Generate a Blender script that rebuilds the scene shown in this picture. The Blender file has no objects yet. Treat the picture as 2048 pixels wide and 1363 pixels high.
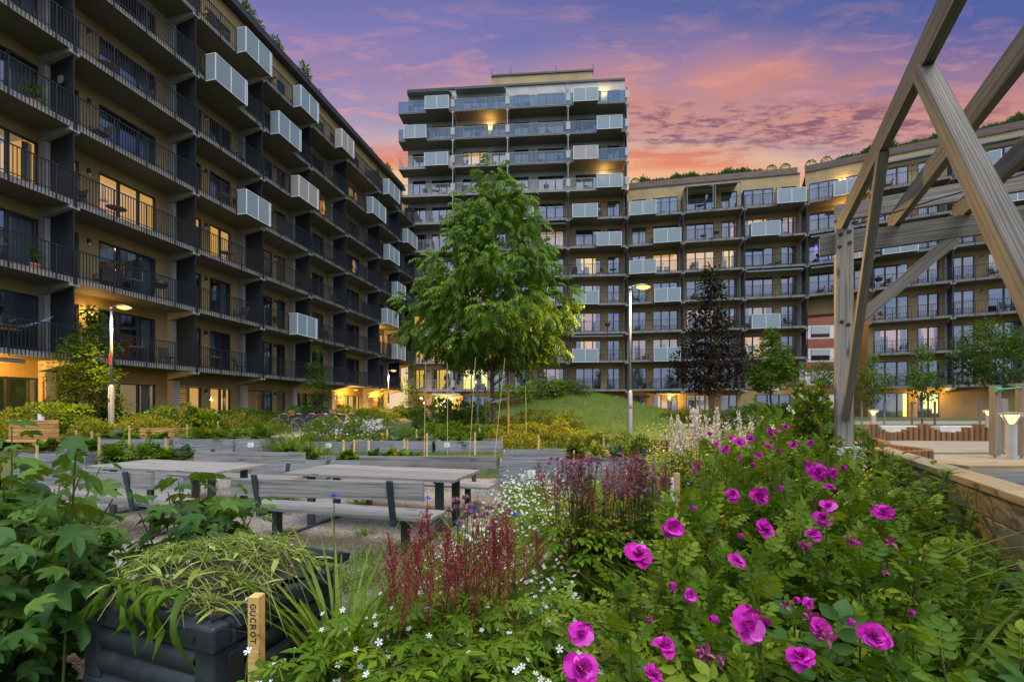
REAR = 1.25; SUN = 2.0; LAMPK = 3.0; EXPO = 0.45
import bpy, math, random
import numpy as np
from mathutils import Vector, Matrix, Euler
SC = bpy.context.scene
COL = SC.collection
R = math.radians
PI = math.pi
rnd = random.Random(7)
EYE = 1.6           # camera height (m)
FOC = 880.0         # focal length in photo pixels (2048 wide)

def at(px, py, d):
    return Vector(((px - 1024) / FOC * d, d, EYE + (818 - py) / FOC * d))

# ------------------------------------------------------------------ objects
def link(o):
    COL.objects.link(o)
    return o

LABELS = {}
def tag(o, label=None, cat=None, group=None, kind=None):
    if label:
        o['label'] = label
        LABELS.setdefault(label, []).append(o.name)
    if cat:
        o['category'] = cat
        o['kind'] = kind or 'thing'
    elif kind:
        o['kind'] = kind
    if group:
        o['group'] = group
    return o

def empty(name, loc=(0, 0, 0), rz=0.0):
    o = bpy.data.objects.new(name, None)
    link(o)
    o.location = loc
    o.rotation_euler = (0, 0, rz)
    o.empty_display_size = 0.1
    return o

def thing(name, label, cat, loc=(0, 0, 0), rz=0.0, group=None):
    return tag(empty(name, loc, rz), label, cat, group)

def inst(name, mesh, parent=None, loc=(0, 0, 0), rot=(0, 0, 0), scale=None):
    o = bpy.data.objects.new(name, mesh)
    link(o)
    if parent is not None:
        o.parent = parent
    o.location = loc
    o.rotation_euler = rot
    if scale is not None:
        o.scale = scale if hasattr(scale, '__len__') else (scale,) * 3
    return o

KIDS = {}
def dup(root, loc, rz, label=None, group=None, scale=None):
    r = root.copy(); COL.objects.link(r)
    r.location = loc; r.rotation_euler = (0, 0, rz)
    if scale is not None:
        r.scale = scale if hasattr(scale, '__len__') else (scale,) * 3
    tag(r, label, None, group)
    for ch in list(root.children):
        c = ch.copy(); COL.objects.link(c); c.parent = r
        for g in list(ch.children):
            d = g.copy(); COL.objects.link(d); d.parent = c
    return r

class MB:
    """collects faces and builds one mesh"""
    def __init__(s):
        s.v = []; s.f = []; s.m = []
    def add(s, vs, fs, mi=0):
        b = len(s.v)
        s.v.extend([tuple(p) for p in vs])
        for f in fs:
            s.f.append(tuple(b + i for i in f)); s.m.append(mi)
        return s
    def quad(s, a, b, c, d, mi=0):
        return s.add([a, b, c, d], [(0, 1, 2, 3)], mi)
    def box(s, x0, x1, y0, y1, z0, z1, mi=0, mb=None):
        vs = [(x0, y0, z0), (x1, y0, z0), (x1, y1, z0), (x0, y1, z0), (x0, y0, z1), (x1, y0, z1), (x1, y1, z1), (x0, y1, z1)]
        fs = [(0, 1, 5, 4), (1, 2, 6, 5), (2, 3, 7, 6), (3, 0, 4, 7), (4, 5, 6, 7)]
        s.add(vs, fs, mi)
        return s.add([vs[0], vs[3], vs[2], vs[1]], [(0, 1, 2, 3)], mi if mb is None else mb)
    def obox(s, c, ax, ay, az, mi=0):
        c = Vector(c); ax = Vector(ax); ay = Vector(ay); az = Vector(az)
        vs = [c - ax - ay - az, c + ax - ay - az, c + ax + ay - az, c - ax + ay - az, c - ax - ay + az, c + ax - ay + az, c + ax + ay + az, c - ax + ay + az]
        return s.add(vs, [(0, 1, 5, 4), (1, 2, 6, 5), (2, 3, 7, 6), (3, 0, 4, 7), (4, 5, 6, 7), (0, 3, 2, 1)], mi)
    def bar(s, p0, p1, w, h, up=(0, 0, 1), mi=0):
        p0 = Vector(p0); p1 = Vector(p1)
        d = (p1 - p0)
        L = d.length
        d.normalize()
        sd = d.cross(Vector(up))
        if sd.length < 1e-5:
            sd = d.cross(Vector((0, 1, 0)))
        sd.normalize()
        u = sd.cross(d)
        return s.obox((p0 + p1) / 2, d * L / 2, sd * w / 2, u * h / 2, mi)
    def tube(s, pts, rad, n=8, mi=0, cap=True):
        pts = [Vector(p) for p in pts]
        k = len(pts)
        if not hasattr(rad, '__len__'):
            rad = [rad] * k
        b = len(s.v)
        ref = None
        for i, p in enumerate(pts):
            d = (pts[min(i + 1, k - 1)] - pts[max(i - 1, 0)])
            if d.length < 1e-9:
                d = Vector((0, 0, 1))
            d.normalize()
            if ref is None:
                ref = d.orthogonal().normalized()
            a = (ref - d * ref.dot(d))
            a = a.normalized() if a.length > 1e-5 else d.orthogonal().normalized()
            ref = a
            c = d.cross(a)
            for j in range(n):
                t = 2 * PI * j / n
                s.v.append(tuple(p + (a * math.cos(t) + c * math.sin(t)) * rad[i]))
        for i in range(k - 1):
            for j in range(n):
                q = (j + 1) % n
                s.f.append((b + i * n + j, b + i * n + q, b + (i + 1) * n + q, b + (i + 1) * n + j)); s.m.append(mi)
        if cap:
            s.f.append(tuple(b + j for j in range(n))[::-1]); s.m.append(mi)
            s.f.append(tuple(b + (k - 1) * n + j for j in range(n))); s.m.append(mi)
        return s
    def lathe(s, prof, n=16, c=(0, 0, 0), mi=0):
        b = len(s.v); k = len(prof)
        for (r, z) in prof:
            for j in range(n):
                t = 2 * PI * j / n
                s.v.append((c[0] + r * math.cos(t), c[1] + r * math.sin(t), c[2] + z))
        for i in range(k - 1):
            for j in range(n):
                q = (j + 1) % n
                s.f.append((b + i * n + j, b + i * n + q, b + (i + 1) * n + q, b + (i + 1) * n + j)); s.m.append(mi)
        return s
    def mesh(s, name, mats, smooth=False):
        me = bpy.data.meshes.new(name)
        me.from_pydata(s.v, [], s.f)
        for m in (mats if isinstance(mats, (list, tuple)) else [mats]):
            me.materials.append(m)
        me.polygons.foreach_set('material_index', s.m)
        if smooth:
            me.polygons.foreach_set('use_smooth', [True] * len(s.f))
        me.update()
        return me
    def build(s, name, mats, parent=None, loc=(0, 0, 0), rot=(0, 0, 0), smooth=False, bevel=0):
        o = inst(name, s.mesh(name, mats, smooth), parent, loc, rot)
        if bevel:
            b = o.modifiers.new('bevel', 'BEVEL'); b.width = bevel; b.segments = 2; b.limit_method = 'ANGLE'
        return o

def beam(name, p0, p1, w, h, mat, parent=None, up=(0, 0, 1), bevel=0.006, off=(0, 0, 0)):
    """a timber of its own, long axis on local X so the grain runs along it; w sideways, h upwards"""
    p0 = Vector(p0) - Vector(off); p1 = Vector(p1) - Vector(off)
    d = p1 - p0; L = d.length; d.normalize()
    sd = Vector(up).cross(d)
    if sd.length < 1e-4:
        sd = Vector((0, 1, 0)).cross(d)
    sd.normalize(); u = d.cross(sd)
    mb = MB()
    n = max(1, int(L / .6))
    for i in range(1):
        mb.box(-L / 2, L / 2, -w / 2, w / 2, -h / 2, h / 2)
    o = mb.build(name, mat, parent, bevel=bevel)
    M = Matrix((d, sd, u)).transposed().to_4x4()
    o.rotation_euler = M.to_euler()
    o.location = (p0 + p1) / 2
    return o

# ------------------------------------------------------------------ leaf / petal scattering (numpy)
class LB:
    def __init__(s):
        s.V = []; s.F = []; s.A = []; s.Mi = []; s.n = 0
    def add(s, tpl, pos, M, rv=None, mi=0):
        """tpl=(verts k*3, tris t*3); pos N*3; M N*3*3 (columns are the axes, scaled)"""
        tv, tf = tpl
        N = len(pos)
        if N == 0:
            return s
        V = np.einsum('nij,kj->nki', M, tv) + pos[:, None, :]
        k = len(tv)
        F = tf[None, :, :] + (np.arange(N) * k)[:, None, None] + s.n
        s.V.append(V.reshape(-1, 3)); s.F.append(F.reshape(-1, 3))
        if rv is None:
            rv = RNG.random(N)
        s.A.append(np.repeat(rv, k)); s.Mi.append(np.full(N * len(tf), mi, np.int32))
        s.n += N * k
        return s
    def raw(s, V, F, rv=0.5, mi=0):
        V = np.asarray(V, float); F = np.asarray(F, int)
        s.V.append(V); s.F.append(F + s.n); s.A.append(np.full(len(V), rv)); s.Mi.append(np.full(len(F), mi, np.int32)); s.n += len(V)
        return s
    def tube(s, pts, rad, n=5, rv=.5, mi=0):
        mb = MB(); mb.tube(pts, rad, n, cap=False)
        F = []
        for f in mb.f:
            F += [(f[0], f[1], f[2]), (f[0], f[2], f[3])]
        return s.raw(mb.v, F, rv, mi)
    def mesh(s, name, mats, smooth=True):
        V = np.concatenate(s.V).astype(np.float32); F = np.concatenate(s.F).astype(np.int32)
        me = bpy.data.meshes.new(name)
        me.vertices.add(len(V)); me.vertices.foreach_set('co', V.ravel())
        me.loops.add(F.size); me.loops.foreach_set('vertex_index', F.ravel())
        me.polygons.add(len(F)); me.polygons.foreach_set('loop_start', np.arange(0, F.size, 3, dtype=np.int32))
        for m in (mats if isinstance(mats, (list, tuple)) else [mats]):
            me.materials.append(m)
        me.polygons.foreach_set('material_index', np.concatenate(s.Mi))
        if smooth:
            me.polygons.foreach_set('use_smooth', np.ones(len(F), bool))
        me.update(calc_edges=True)
        a = me.attributes.new('vary', 'FLOAT', 'POINT'); a.data.foreach_set('value', np.concatenate(s.A).astype(np.float32))
        return me
    def build(s, name, mats, parent=None, loc=(0, 0, 0), rot=(0, 0, 0), smooth=True):
        return inst(name, s.mesh(name, mats, smooth), parent, loc, rot)

RNG = np.random.default_rng(11)

def nrm(a):
    return a / np.maximum(np.linalg.norm(a, axis=-1, keepdims=True), 1e-9)

def frames(d, up, sc, jit=0.0):
    """axes matrix: Y along d, Z near up, scaled by sc (N or N*3)"""
    d = nrm(d + RNG.normal(0, jit, d.shape)) if jit else nrm(d)
    x = nrm(np.cross(d, up + 1e-4)); z = np.cross(x, d)
    M = np.stack([x, d, z], axis=-1)
    sc = np.asarray(sc, float)
    if sc.ndim == 1:
        sc = np.repeat(sc[:, None], 3, 1)
    return M * sc[:, None, :]

def leaf_t(width=.5, n=3, fold=.12, droop=.15, peak=.45, curl=0.0):
    """pointed leaf, length 1 on Y, folded at the midrib"""
    v = [(0, 0, 0)]; f = []
    ys = [(i + 1) / (n + 1) for i in range(n)]
    def prof(y):
        return (math.sin(PI * y ** (math.log(.5) / math.log(peak)))) ** .85
    for y in ys:
        w = width / 2 * prof(y); z = -droop * y * y
        v += [(-w, y, z + fold * w * 2), (0, y, z), (w, y, z + fold * w * 2 + curl * w)]
    v.append((0, 1, -droop))
    f += [(0, 2, 1), (0, 3, 2)]
    for i in range(n - 1):
        a = 1 + i * 3; b = a + 3
        f += [(a, a + 1, b + 1), (a, b + 1, b), (a + 1, a + 2, b + 2), (a + 1, b + 2, b + 1)]
    a = 1 + (n - 1) * 3; t = len(v) - 1
    f += [(a, a + 1, t), (a + 1, a + 2, t)]
    return np.array(v, float), np.array(f, int)

def join_t(parts):
    """parts: list of (tpl, 4x4 Matrix)"""
    V = []; F = []; n = 0
    for (tv, tf), M in parts:
        A = np.array(M)
        V.append(tv @ A[:3, :3].T + A[:3, 3]); F.append(tf + n); n += len(tv)
    return np.concatenate(V), np.concatenate(F)

def place(x, y, z, rz=0, rx=0, ry=0, s=1):
    return Matrix.Translation((x, y, z)) @ Euler((rx, ry, rz)).to_matrix().to_4x4() @ Matrix.Diagonal((s, s, s, 1))

def strip_t(pts, w0=.012):
    """thin ribbon stem (two crossed triangles strips) along pts"""
    V = []; F = []
    k = len(pts)
    for i, p in enumerate(pts):
        w = w0 * (1 - .5 * i / (k - 1))
        V += [(p[0] - w, p[1], p[2]), (p[0] + w, p[1], p[2])]
    for i in range(k - 1):
        a = 2 * i
        F += [(a, a + 1, a + 3), (a, a + 3, a + 2)]
    return np.array(V, float), np.array(F, int)

def pinnate_t(pairs=3, lw=.55, ll=.42, droop=.3, hang=.2, n=2, ang=62, taper=.2, stem=.012):
    """a compound leaf, length 1: pairs of leaflets and a terminal one on a drooping stalk"""
    parts = []
    def pt(y):
        return (0, y, -droop * y * y)
    parts.append((strip_t([pt(y) for y in (0, .35, .7)], stem), Matrix.Identity(4)))
    lt = leaf_t(lw, n, .14, .18)
    for i in range(pairs):
        y = .22 + .5 * i / max(1, pairs - 1)
        s = ll * (1 - taper * abs(i / max(1, pairs - 1) - .5))
        for sd in (-1, 1):
            p = pt(y)
            parts.append((lt, place(p[0], p[1], p[2], rz=-sd * R(ang + 6 * (pairs - 1 - i) / pairs), rx=-hang * .6 - .12 * ((i * 7 + sd) % 3), s=s)))
    p = pt(.74)
    parts.append((lt, place(p[0], p[1], p[2], rx=-droop - hang * .5, s=ll * 1.02)))
    return join_t(parts)

def lobed_t(lobes=((0, 1.0), (42, .88), (-42, .88), (95, .58), (-95, .58)), rim=.5, cup=.18, droop=.25):
    """palmate leaf; stalk end at origin, centre at y=.3"""
    ang = []
    L = sorted(lobes)
    for i, (a, r) in enumerate(L):
        ang.append((a - 12, r * .80)); ang.append((a, r)); ang.append((a + 12, r * .80))
        if i < len(L) - 1:
            b, q = L[i + 1]
            ang.append(((a + b) / 2, rim * min(1, (r + q) / 1.7)))
    ang = [(-160, .32)] + ang + [(160, .32)]
    V = [(0, .3, 0.0)]; F = []
    for a, r in ang:
        x = math.sin(R(a)) * r * .62; y = .3 + math.cos(R(a)) * r * .7
        main = any(abs(a - q[0]) < 1 for q in L)
        V.append((x, y, (-.03 if main else .05) - droop * (x * x + (y - .3) ** 2) + (0 if main else cup * .1)))
    for i in range(1, len(V) - 1):
        F.append((0, i + 1, i))
    F.append((0, 1, len(V) - 1))
    V.append((-.012, .0, -.3)); V.append((.012, 0, -.3))
    F.append((0, len(V) - 2, len(V) - 1))
    return np.array(V, float), np.array(F, int)

def star_t(petals=5, w=.55, notch=.12, cup=.25):
    """open flower, radius 1, facing +Z"""
    V = []; F = []
    for k in range(petals):
        a = 2 * PI * k / petals
        c, s_ = math.cos(a), math.sin(a)
        loc = [(0, 0, 0), (.45, -w * .35, cup * .5), (.95, -w * .5, cup), (1 - notch, 0, cup * .85), (.95, w * .5, cup), (.45, w * .35, cup * .5)]
        b = len(V)
        V += [(x * c - y * s_, x * s_ + y * c, z) for x, y, z in loc]
        F += [(b, b + 1, b + 3), (b + 1, b + 2, b + 3), (b, b + 3, b + 5), (b + 3, b + 4, b + 5)]
    return np.array(V, float), np.array(F, int)

def blade_t(n=4, w=.03, bend=.5):
    """grass blade: length 1 rising on Y(axis) bending to +Z"""
    V = []; F = []
    for i in range(n + 1):
        t = i / n
        ww = w * (1 - t ** 1.6) + .001
        V += [(-ww, t * (1 - .25 * bend * t), bend * t * t), (ww, t * (1 - .25 * bend * t), bend * t * t)]
    for i in range(n):
        a = 2 * i
        F += [(a, a + 1, a + 3), (a, a + 3, a + 2)]
    return np.array(V, float), np.array(F, int)

# ------------------------------------------------------------------ materials
class NT:
    def __init__(s, name):
        s.m = bpy.data.materials.new(name); s.m.use_nodes = True
        s.t = s.m.node_tree; s.t.nodes.clear()
        s.out = s.t.nodes.new('ShaderNodeOutputMaterial')
    def n(s, typ, ins=None, **kw):
        nd = s.t.nodes.new('ShaderNode' + typ)
        for k, v in kw.items():
            setattr(nd, k, v)
        for k, v in (ins or {}).items():
            if isinstance(v, bpy.types.NodeSocket):
                s.t.links.new(v, nd.inputs[k])
            else:
                nd.inputs[k].default_value = v
        return nd
    def ramp(s, fac, stops, interp='LINEAR'):
        nd = s.n('ValToRGB', {'Fac': fac}); cr = nd.color_ramp; cr.interpolation = interp
        while len(cr.elements) < len(stops):
            cr.elements.new(.5)
        for e, (p, c) in zip(cr.elements, stops):
            e.position = p; e.color = (*c, 1) if len(c) == 3 else c
        return nd.outputs['Color']
    def coord(s, scale=(1, 1, 1), kind='Object', rot=(0, 0, 0)):
        tc = s.n('TexCoord')
        mp = s.n('Mapping', {'Vector': tc.outputs[kind], 'Scale': scale, 'Rotation': rot})
        return mp.outputs['Vector']
    def noise(s, vec, scale=5, detail=4, rough=.6, dist=0):
        return s.n('TexNoise', {'Vector': vec, 'Scale': scale, 'Detail': detail, 'Roughness': rough, 'Distortion': dist}).outputs['Fac']
    def mix(s, fac, a, b, mode='MIX'):
        nd = s.n('Mix', data_type='RGBA', blend_type=mode)
        for i, v in ((0, fac), (6, a), (7, b)):
            if isinstance(v, bpy.types.NodeSocket):
                s.t.links.new(v, nd.inputs[i])
            else:
                nd.inputs[i].default_value = v if i == 0 else ((*v, 1) if len(v) == 3 else v)
        return nd.outputs[2]
    def math(s, op, a, b=0.0, clamp=False):
        nd = s.n('Math', operation=op, use_clamp=clamp)
        for i, v in ((0, a), (1, b)):
            if isinstance(v, bpy.types.NodeSocket):
                s.t.links.new(v, nd.inputs[i])
            else:
                nd.inputs[i].default_value = v
        return nd.outputs[0]
    def bump(s, h, strength=.3, dist=.01):
        return s.n('Bump', {'Height': h, 'Strength': strength, 'Distance': dist}).outputs['Normal']
    def pr(s, color, rough=.6, bump=None, metal=0.0, spec=.5, **ins):
        nd = s.n('BsdfPrincipled')
        d = {'Base Color': color, 'Roughness': rough, 'Metallic': metal, 'Specular IOR Level': spec}
        d.update(ins)
        for k, v in d.items():
            if isinstance(v, bpy.types.NodeSocket):
                s.t.links.new(v, nd.inputs[k])
            elif k == 'Base Color' or k == 'Emission Color':
                nd.inputs[k].default_value = (*v, 1)
            else:
                nd.inputs[k].default_value = v
        if bump is not None:
            s.t.links.new(bump, nd.inputs['Normal'])
        return nd.outputs['BSDF']
    def done(s, sh):
        s.t.links.new(sh, s.out.inputs['Surface'])
        return s.m

def m_plain(name, col, rough=.6, metal=0.0, var=.12, scale=6, bump=.15, spec=.5):
    t = NT(name); c = t.coord()
    n = t.noise(c, scale, 5)
    lo = tuple(x * (1 - var) for x in col); hi = tuple(min(1, x * (1 + var)) for x in col)
    cc = t.ramp(n, [(.3, lo), (.7, hi)])
    r = t.n('MapRange', {'Value': n, 'From Min': .3, 'From Max': .7, 'To Min': rough * .85, 'To Max': min(1, rough * 1.15)}).outputs[0]
    return t.done(t.pr(cc, r, t.bump(t.noise(c, scale * 8, 3), bump, .004) if bump else None, metal, spec))

def m_brick(name, c1, c2, mortar, bw=.28, bh=.065):
    t = NT(name)
    tc = t.n('TexCoord')
    sp = t.n('SeparateXYZ', {'Vector': tc.outputs['Object']})
    cb = t.n('CombineXYZ', {'X': t.math('ADD', sp.outputs['X'], sp.outputs['Y']), 'Y': sp.outputs['Z'], 'Z': 0.0})
    br = t.n('TexBrick', {'Vector': cb.outputs[0], 'Color1': (*c1, 1), 'Color2': (*c2, 1), 'Mortar': (*mortar, 1), 'Scale': 1.0, 'Mortar Size': .007, 'Mortar Smooth': .3, 'Bias': 0.0, 'Brick Width': bw, 'Row Height': bh})
    big = t.noise(tc.outputs['Object'], .7, 4)
    col = t.mix(.55, br.outputs['Color'], t.ramp(big, [(.3, tuple(x * .75 for x in c1)), (.7, tuple(min(1, x * 1.2) for x in c2))]))
    h = t.math('SUBTRACT', 1.0, br.outputs['Fac'])
    return t.done(t.pr(col, .62, t.bump(h, .5, .008)))

def m_wood(name, cols, rough=.75, ring=14.0, along=1.2, knots=True, bump=.25):
    """grain along local X"""
    t = NT(name)
    tc = t.n('TexCoord'); oi = t.n('ObjectInfo')
    off = t.n('VectorMath', {0: tc.outputs['Object'], 1: t.n('VectorMath', {0: (7.3, 3.1, 5.7), 'Scale': oi.outputs['Random']}, operation='SCALE').outputs[0]}, operation='ADD').outputs[0]
    v = t.n('Mapping', {'Vector': off, 'Scale': (along, ring, ring)}).outputs[0]
    g1 = t.noise(v, 1.0, 3, .55, 1.2)
    v2 = t.n('Mapping', {'Vector': off, 'Scale': (along * 3, ring * 12, ring * 12)}).outputs[0]
    g2 = t.noise(v2, 1.0, 3, .6)
    w = t.n('TexWave', {'Vector': t.n('Mapping', {'Vector': off, 'Scale': (along * .35, ring * .8, ring * .8)}).outputs[0], 'Scale': 1.6, 'Distortion': 8.0, 'Detail': 2.5, 'Detail Scale': 1.2}, wave_type='BANDS', bands_direction='Y').outputs['Fac']
    s = t.math('ADD', t.math('MULTIPLY', g1, .45), t.math('ADD', t.math('MULTIPLY', w, .3), t.math('MULTIPLY', g2, .35)))
    col = t.ramp(s, [(.28, cols[0]), (.52, cols[1]), (.8, cols[2])])
    if knots:
        vo = t.n('TexVoronoi', {'Vector': t.n('Mapping', {'Vector': off, 'Scale': (1.6, 5.5, 5.5)}).outputs[0], 'Scale': 1.0}).outputs['Distance']
        k = t.ramp(vo, [(.07, (1, 1, 1)), (.15, (0, 0, 0))])
        col = t.mix(t.math('MULTIPLY', k, .7), col, tuple(x * .35 for x in cols[0]))
    tint = t.mix(t.math('MULTIPLY', oi.outputs['Random'], .5), col, cols[0])
    return t.done(t.pr(tint, rough, t.bump(t.math('ADD', s, t.math('MULTIPLY', g2, .5)), bump, .004), spec=.25))

def m_leaf(name, stops, rough=.55, trans=.34, noise=6.0, spec=.2):
    """leaf: colour varies per leaf (its own random value) and in clumps"""
    t = NT(name)
    at_ = t.n('Attribute', attribute_name='vary')
    tc = t.n('TexCoord')
    nz = t.noise(tc.outputs['Object'], noise, 3)
    f = t.math('ADD', t.math('MULTIPLY', at_.outputs['Fac'], .62), t.math('MULTIPLY', nz, .38))
    k = len(stops)
    col = t.ramp(f, [(.15 + .7 * i / (k - 1), c) for i, c in enumerate(stops)])
    fine = t.noise(tc.outputs['Object'], 70, 3)
    col = t.mix(t.math('MULTIPLY', fine, .35), col, tuple(x * .55 for x in stops[0]))
    a = t.pr(col, rough, t.bump(fine, .35, .004), spec=spec)
    tr = t.n('BsdfTranslucent', {'Color': t.mix(.45, col, (.22, .36, .01), 'MIX')}).outputs[0]
    mx = t.n('MixShader', {'Fac': trans})
    t.t.links.new(a, mx.inputs[1]); t.t.links.new(tr, mx.inputs[2])
    return t.done(mx.outputs[0])

def m_petal(name, stops, trans=.25):
    t = NT(name)
    at_ = t.n('Attribute', attribute_name='vary')
    k = len(stops)
    col = t.ramp(at_.outputs['Fac'], [(i / (k - 1), c) for i, c in enumerate(stops)])
    a = t.pr(col, .6, spec=.2)
    tr = t.n('BsdfTranslucent', {'Color': col}).outputs[0]
    mx = t.n('MixShader', {'Fac': trans})
    t.t.links.new(a, mx.inputs[1]); t.t.links.new(tr, mx.inputs[2])
    return t.done(mx.outputs[0])

def m_emit(name, col, strength, noise=0.0, sampling='AUTO'):
    t = NT(name)
    c = (*col, 1)
    e = t.n('Emission', {'Color': c, 'Strength': strength})
    m = t.done(e.outputs[0])
    try:
        m.cycles.emission_sampling = sampling
    except Exception:
        pass
    return m

def m_glass(name, tint, refl=.22, rough=.02):
    """coated window pane: mirror-like share over a clear pane"""
    t = NT(name)
    lw = t.n('LayerWeight', {'Blend': .35}).outputs['Fresnel']
    f = t.math('ADD', t.math('MULTIPLY', lw, .75), refl, True)
    bmp = t.bump(t.noise(t.coord(), .9, 1), .06, .03)
    g = t.n('BsdfGlossy', {'Color': (.74, .84, 1, 1), 'Roughness': rough, 'Normal': bmp}).outputs[0]
    tr = t.n('BsdfTransparent', {'Color': (*tint, 1)}).outputs[0]
    mx = t.n('MixShader', {'Fac': f})
    t.t.links.new(tr, mx.inputs[1]); t.t.links.new(g, mx.inputs[2])
    return t.done(mx.outputs[0])

def m_frost(name, col, alpha=.75):
    t = NT(name)
    d = t.pr(col, .22, t.bump(t.noise(t.coord(), 2, 1), .05, .02), spec=.6)
    tl = t.n('BsdfTranslucent', {'Color': (*col, 1)}).outputs[0]
    m1 = t.n('MixShader', {'Fac': .4}); t.t.links.new(d, m1.inputs[1]); t.t.links.new(tl, m1.inputs[2])
    tr = t.n('BsdfTransparent', {'Color': (.85, .93, .95, 1)}).outputs[0]
    m2 = t.n('MixShader', {'Fac': alpha}); t.t.links.new(tr, m2.inputs[1]); t.t.links.new(m1.outputs[0], m2.inputs[2])
    return t.done(m2.outputs[0])

M = {}
M['brick_tan'] = m_brick('tan_brick', (.29, .205, .085), (.37, .27, .115), (.15, .11, .055), .3, .07)
M['brick_grey'] = m_brick('grey_brick', (.33, .34, .335), (.41, .42, .415), (.22, .225, .22), .3, .07)
M['brick_white'] = m_brick('pale_brick', (.55, .48, .38), (.62, .55, .45), (.36, .31, .25), .3, .07)
M['brick_red'] = m_brick('red_brick', (.26, .07, .045), (.34, .10, .06), (.25, .18, .15), .25, .075)
M['concrete'] = m_plain('concrete', (.33, .32, .30), .8, var=.18, scale=2.5)
M['concrete_l'] = m_plain('pale_concrete', (.5, .49, .46), .8, var=.14, scale=3)
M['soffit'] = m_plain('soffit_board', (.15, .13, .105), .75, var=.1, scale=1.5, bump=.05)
M['metal_dark'] = m_plain('dark_powder_coat', (.014, .018, .023), .5, var=.1, scale=4, bump=.05, spec=.35)
M['metal_pale'] = m_plain('pale_powder_coat', (.33, .33, .33), .45, var=.06, scale=4, bump=.03)
M['metal_galv'] = m_plain('galvanised_steel', (.30, .31, .33), .42, metal=.5, var=.12, scale=9, bump=.05)
M['frame_dark'] = m_plain('window_frame_paint', (.022, .024, .026), .4, var=.08, scale=5, bump=0)
M['frame_white'] = m_plain('white_aluminium', (.70, .73, .75), .38, var=.05, scale=5, bump=0)
M['glass'] = m_glass('window_glass', (.55, .63, .68), .22)
M['glass_rail'] = m_glass('railing_glass', (.42, .54, .62), .03)
M['glass_lamp'] = m_glass('clear_glass', (.9, .93, .92), .05)
M['frost'] = m_frost('frosted_glass', (.36, .45, .50), .86)
M['frost_pink'] = m_frost('frosted_glass_pinkish', (.50, .47, .45), .86)
M['curtain'] = m_plain('white_curtain', (.46, .49, .52), .9, var=.06, scale=3, bump=0)
M['room_dark'] = m_plain('unlit_room', (.22, .22, .23), .9, var=.25, scale=1.2, bump=0)
M['furn_dark'] = m_plain('room_furniture', (.06, .05, .045), .7, var=.3, scale=2, bump=0)
M['lit_warm'] = m_emit('lit_room_warm', (1.0, .48, .10), 1.0, sampling='NONE')
M['lit_yellow'] = m_emit('lit_room_yellow', (1.0, .56, .08), 1.25, sampling='NONE')
M['lit_pink'] = m_emit('lit_room_pink', (1.0, .50, .32), .55, sampling='NONE')
M['lit_dim'] = m_emit('lit_room_dim', (1.0, .62, .32), .35, sampling='NONE')
M['lit_purple'] = m_emit('lit_room_purple', (.30, .16, 1.0), .9, sampling='NONE')
M['lit_green'] = m_emit('lit_room_green', (.62, .60, .10), .38, sampling='NONE')
M['lit_hall'] = m_emit('lit_hall', (1.0, .80, .16), 1.9, sampling='NONE')
M['bulb'] = m_emit('lamp_bulb', (1.0, .43, .065), 3.4, sampling='NONE')
M['led'] = m_emit('lamp_led', (1.0, .56, .18), 2.6, sampling='NONE')
M['bulb_off'] = m_plain('opal_glass', (.75, .75, .72), .3, var=.03, bump=0)
M['plastic_white'] = m_plain('white_plastic', (.68, .69, .70), .4, var=.04, bump=0)
M['wood_grey'] = m_wood('weathered_grey_timber', [(.085, .082, .078), (.205, .198, .188), (.35, .34, .325)], ring=22)
M['wood_planter'] = m_wood('grey_planter_board', [(.125, .135, .145), (.20, .21, .22), (.29, .295, .30)])
M['wood_beam'] = m_wood('weathered_beam', [(.085, .075, .063), (.20, .18, .152), (.33, .30, .26)], ring=20, along=1.0, bump=.4)
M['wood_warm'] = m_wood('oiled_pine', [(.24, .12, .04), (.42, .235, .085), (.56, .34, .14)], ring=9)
M['wood_wall'] = m_wood('yellowish_planks', [(.19, .135, .07), (.35, .265, .15), (.49, .39, .24)], ring=14)
M['wood_log'] = m_wood('brown_log', [(.09, .045, .02), (.18, .095, .045), (.27, .155, .075)], ring=10)
M['wood_stake'] = m_wood('fresh_pine', [(.42, .29, .12), (.58, .42, .19), (.70, .53, .27)], ring=25, knots=False)
M['wood_dark'] = m_wood('dark_roof_boards', [(.07, .05, .04), (.13, .095, .075), (.2, .15, .12)], ring=9)
M['steel_blue'] = m_plain('dark_painted_steel', (.022, .034, .044), .4, var=.1, scale=5, bump=.05)
M['bin'] = m_plain('black_bin_plastic', (.018, .023, .029), .42, var=.5, scale=7, bump=.2)
M['black'] = m_plain('black_rubber', (.014, .014, .015), .6, bump=.05)
M['asphalt'] = m_plain('asphalt', (.095, .085, .08), .9, var=.25, scale=14, bump=.5)
M['paving'] = m_plain('paving', (.20, .17, .14), .85, var=.18, scale=3, bump=.3)
M['sand'] = m_plain('playground_sand', (.20, .172, .13), .95, var=.22, scale=7, bump=.6)
M['soil'] = m_plain('soil', (.048, .036, .025), .95, var=.4, scale=14, bump=.8)
M['red'] = m_plain('red_paint', (.55, .06, .03), .5, bump=0)
M['green'] = m_plain('green_paint', (.03, .22, .08), .4, bump=0)
M['blue'] = m_plain('blue_paint', (.03, .07, .35), .4, bump=0)
M['card'] = m_plain('white_card', (.66, .67, .66), .7, var=.04, bump=0)
M['ink'] = m_plain('black_ink', (.02, .018, .015), .7, bump=0)
M['awning'] = m_plain('grey_awning', (.17, .20, .23), .7, var=.05, bump=0)
M['wicker'] = m_plain('dark_wicker', (.05, .045, .04), .7, var=.3, scale=40, bump=.3)
M['teak'] = m_plain('teak', (.22, .12, .06), .6, var=.2, scale=9)
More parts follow.
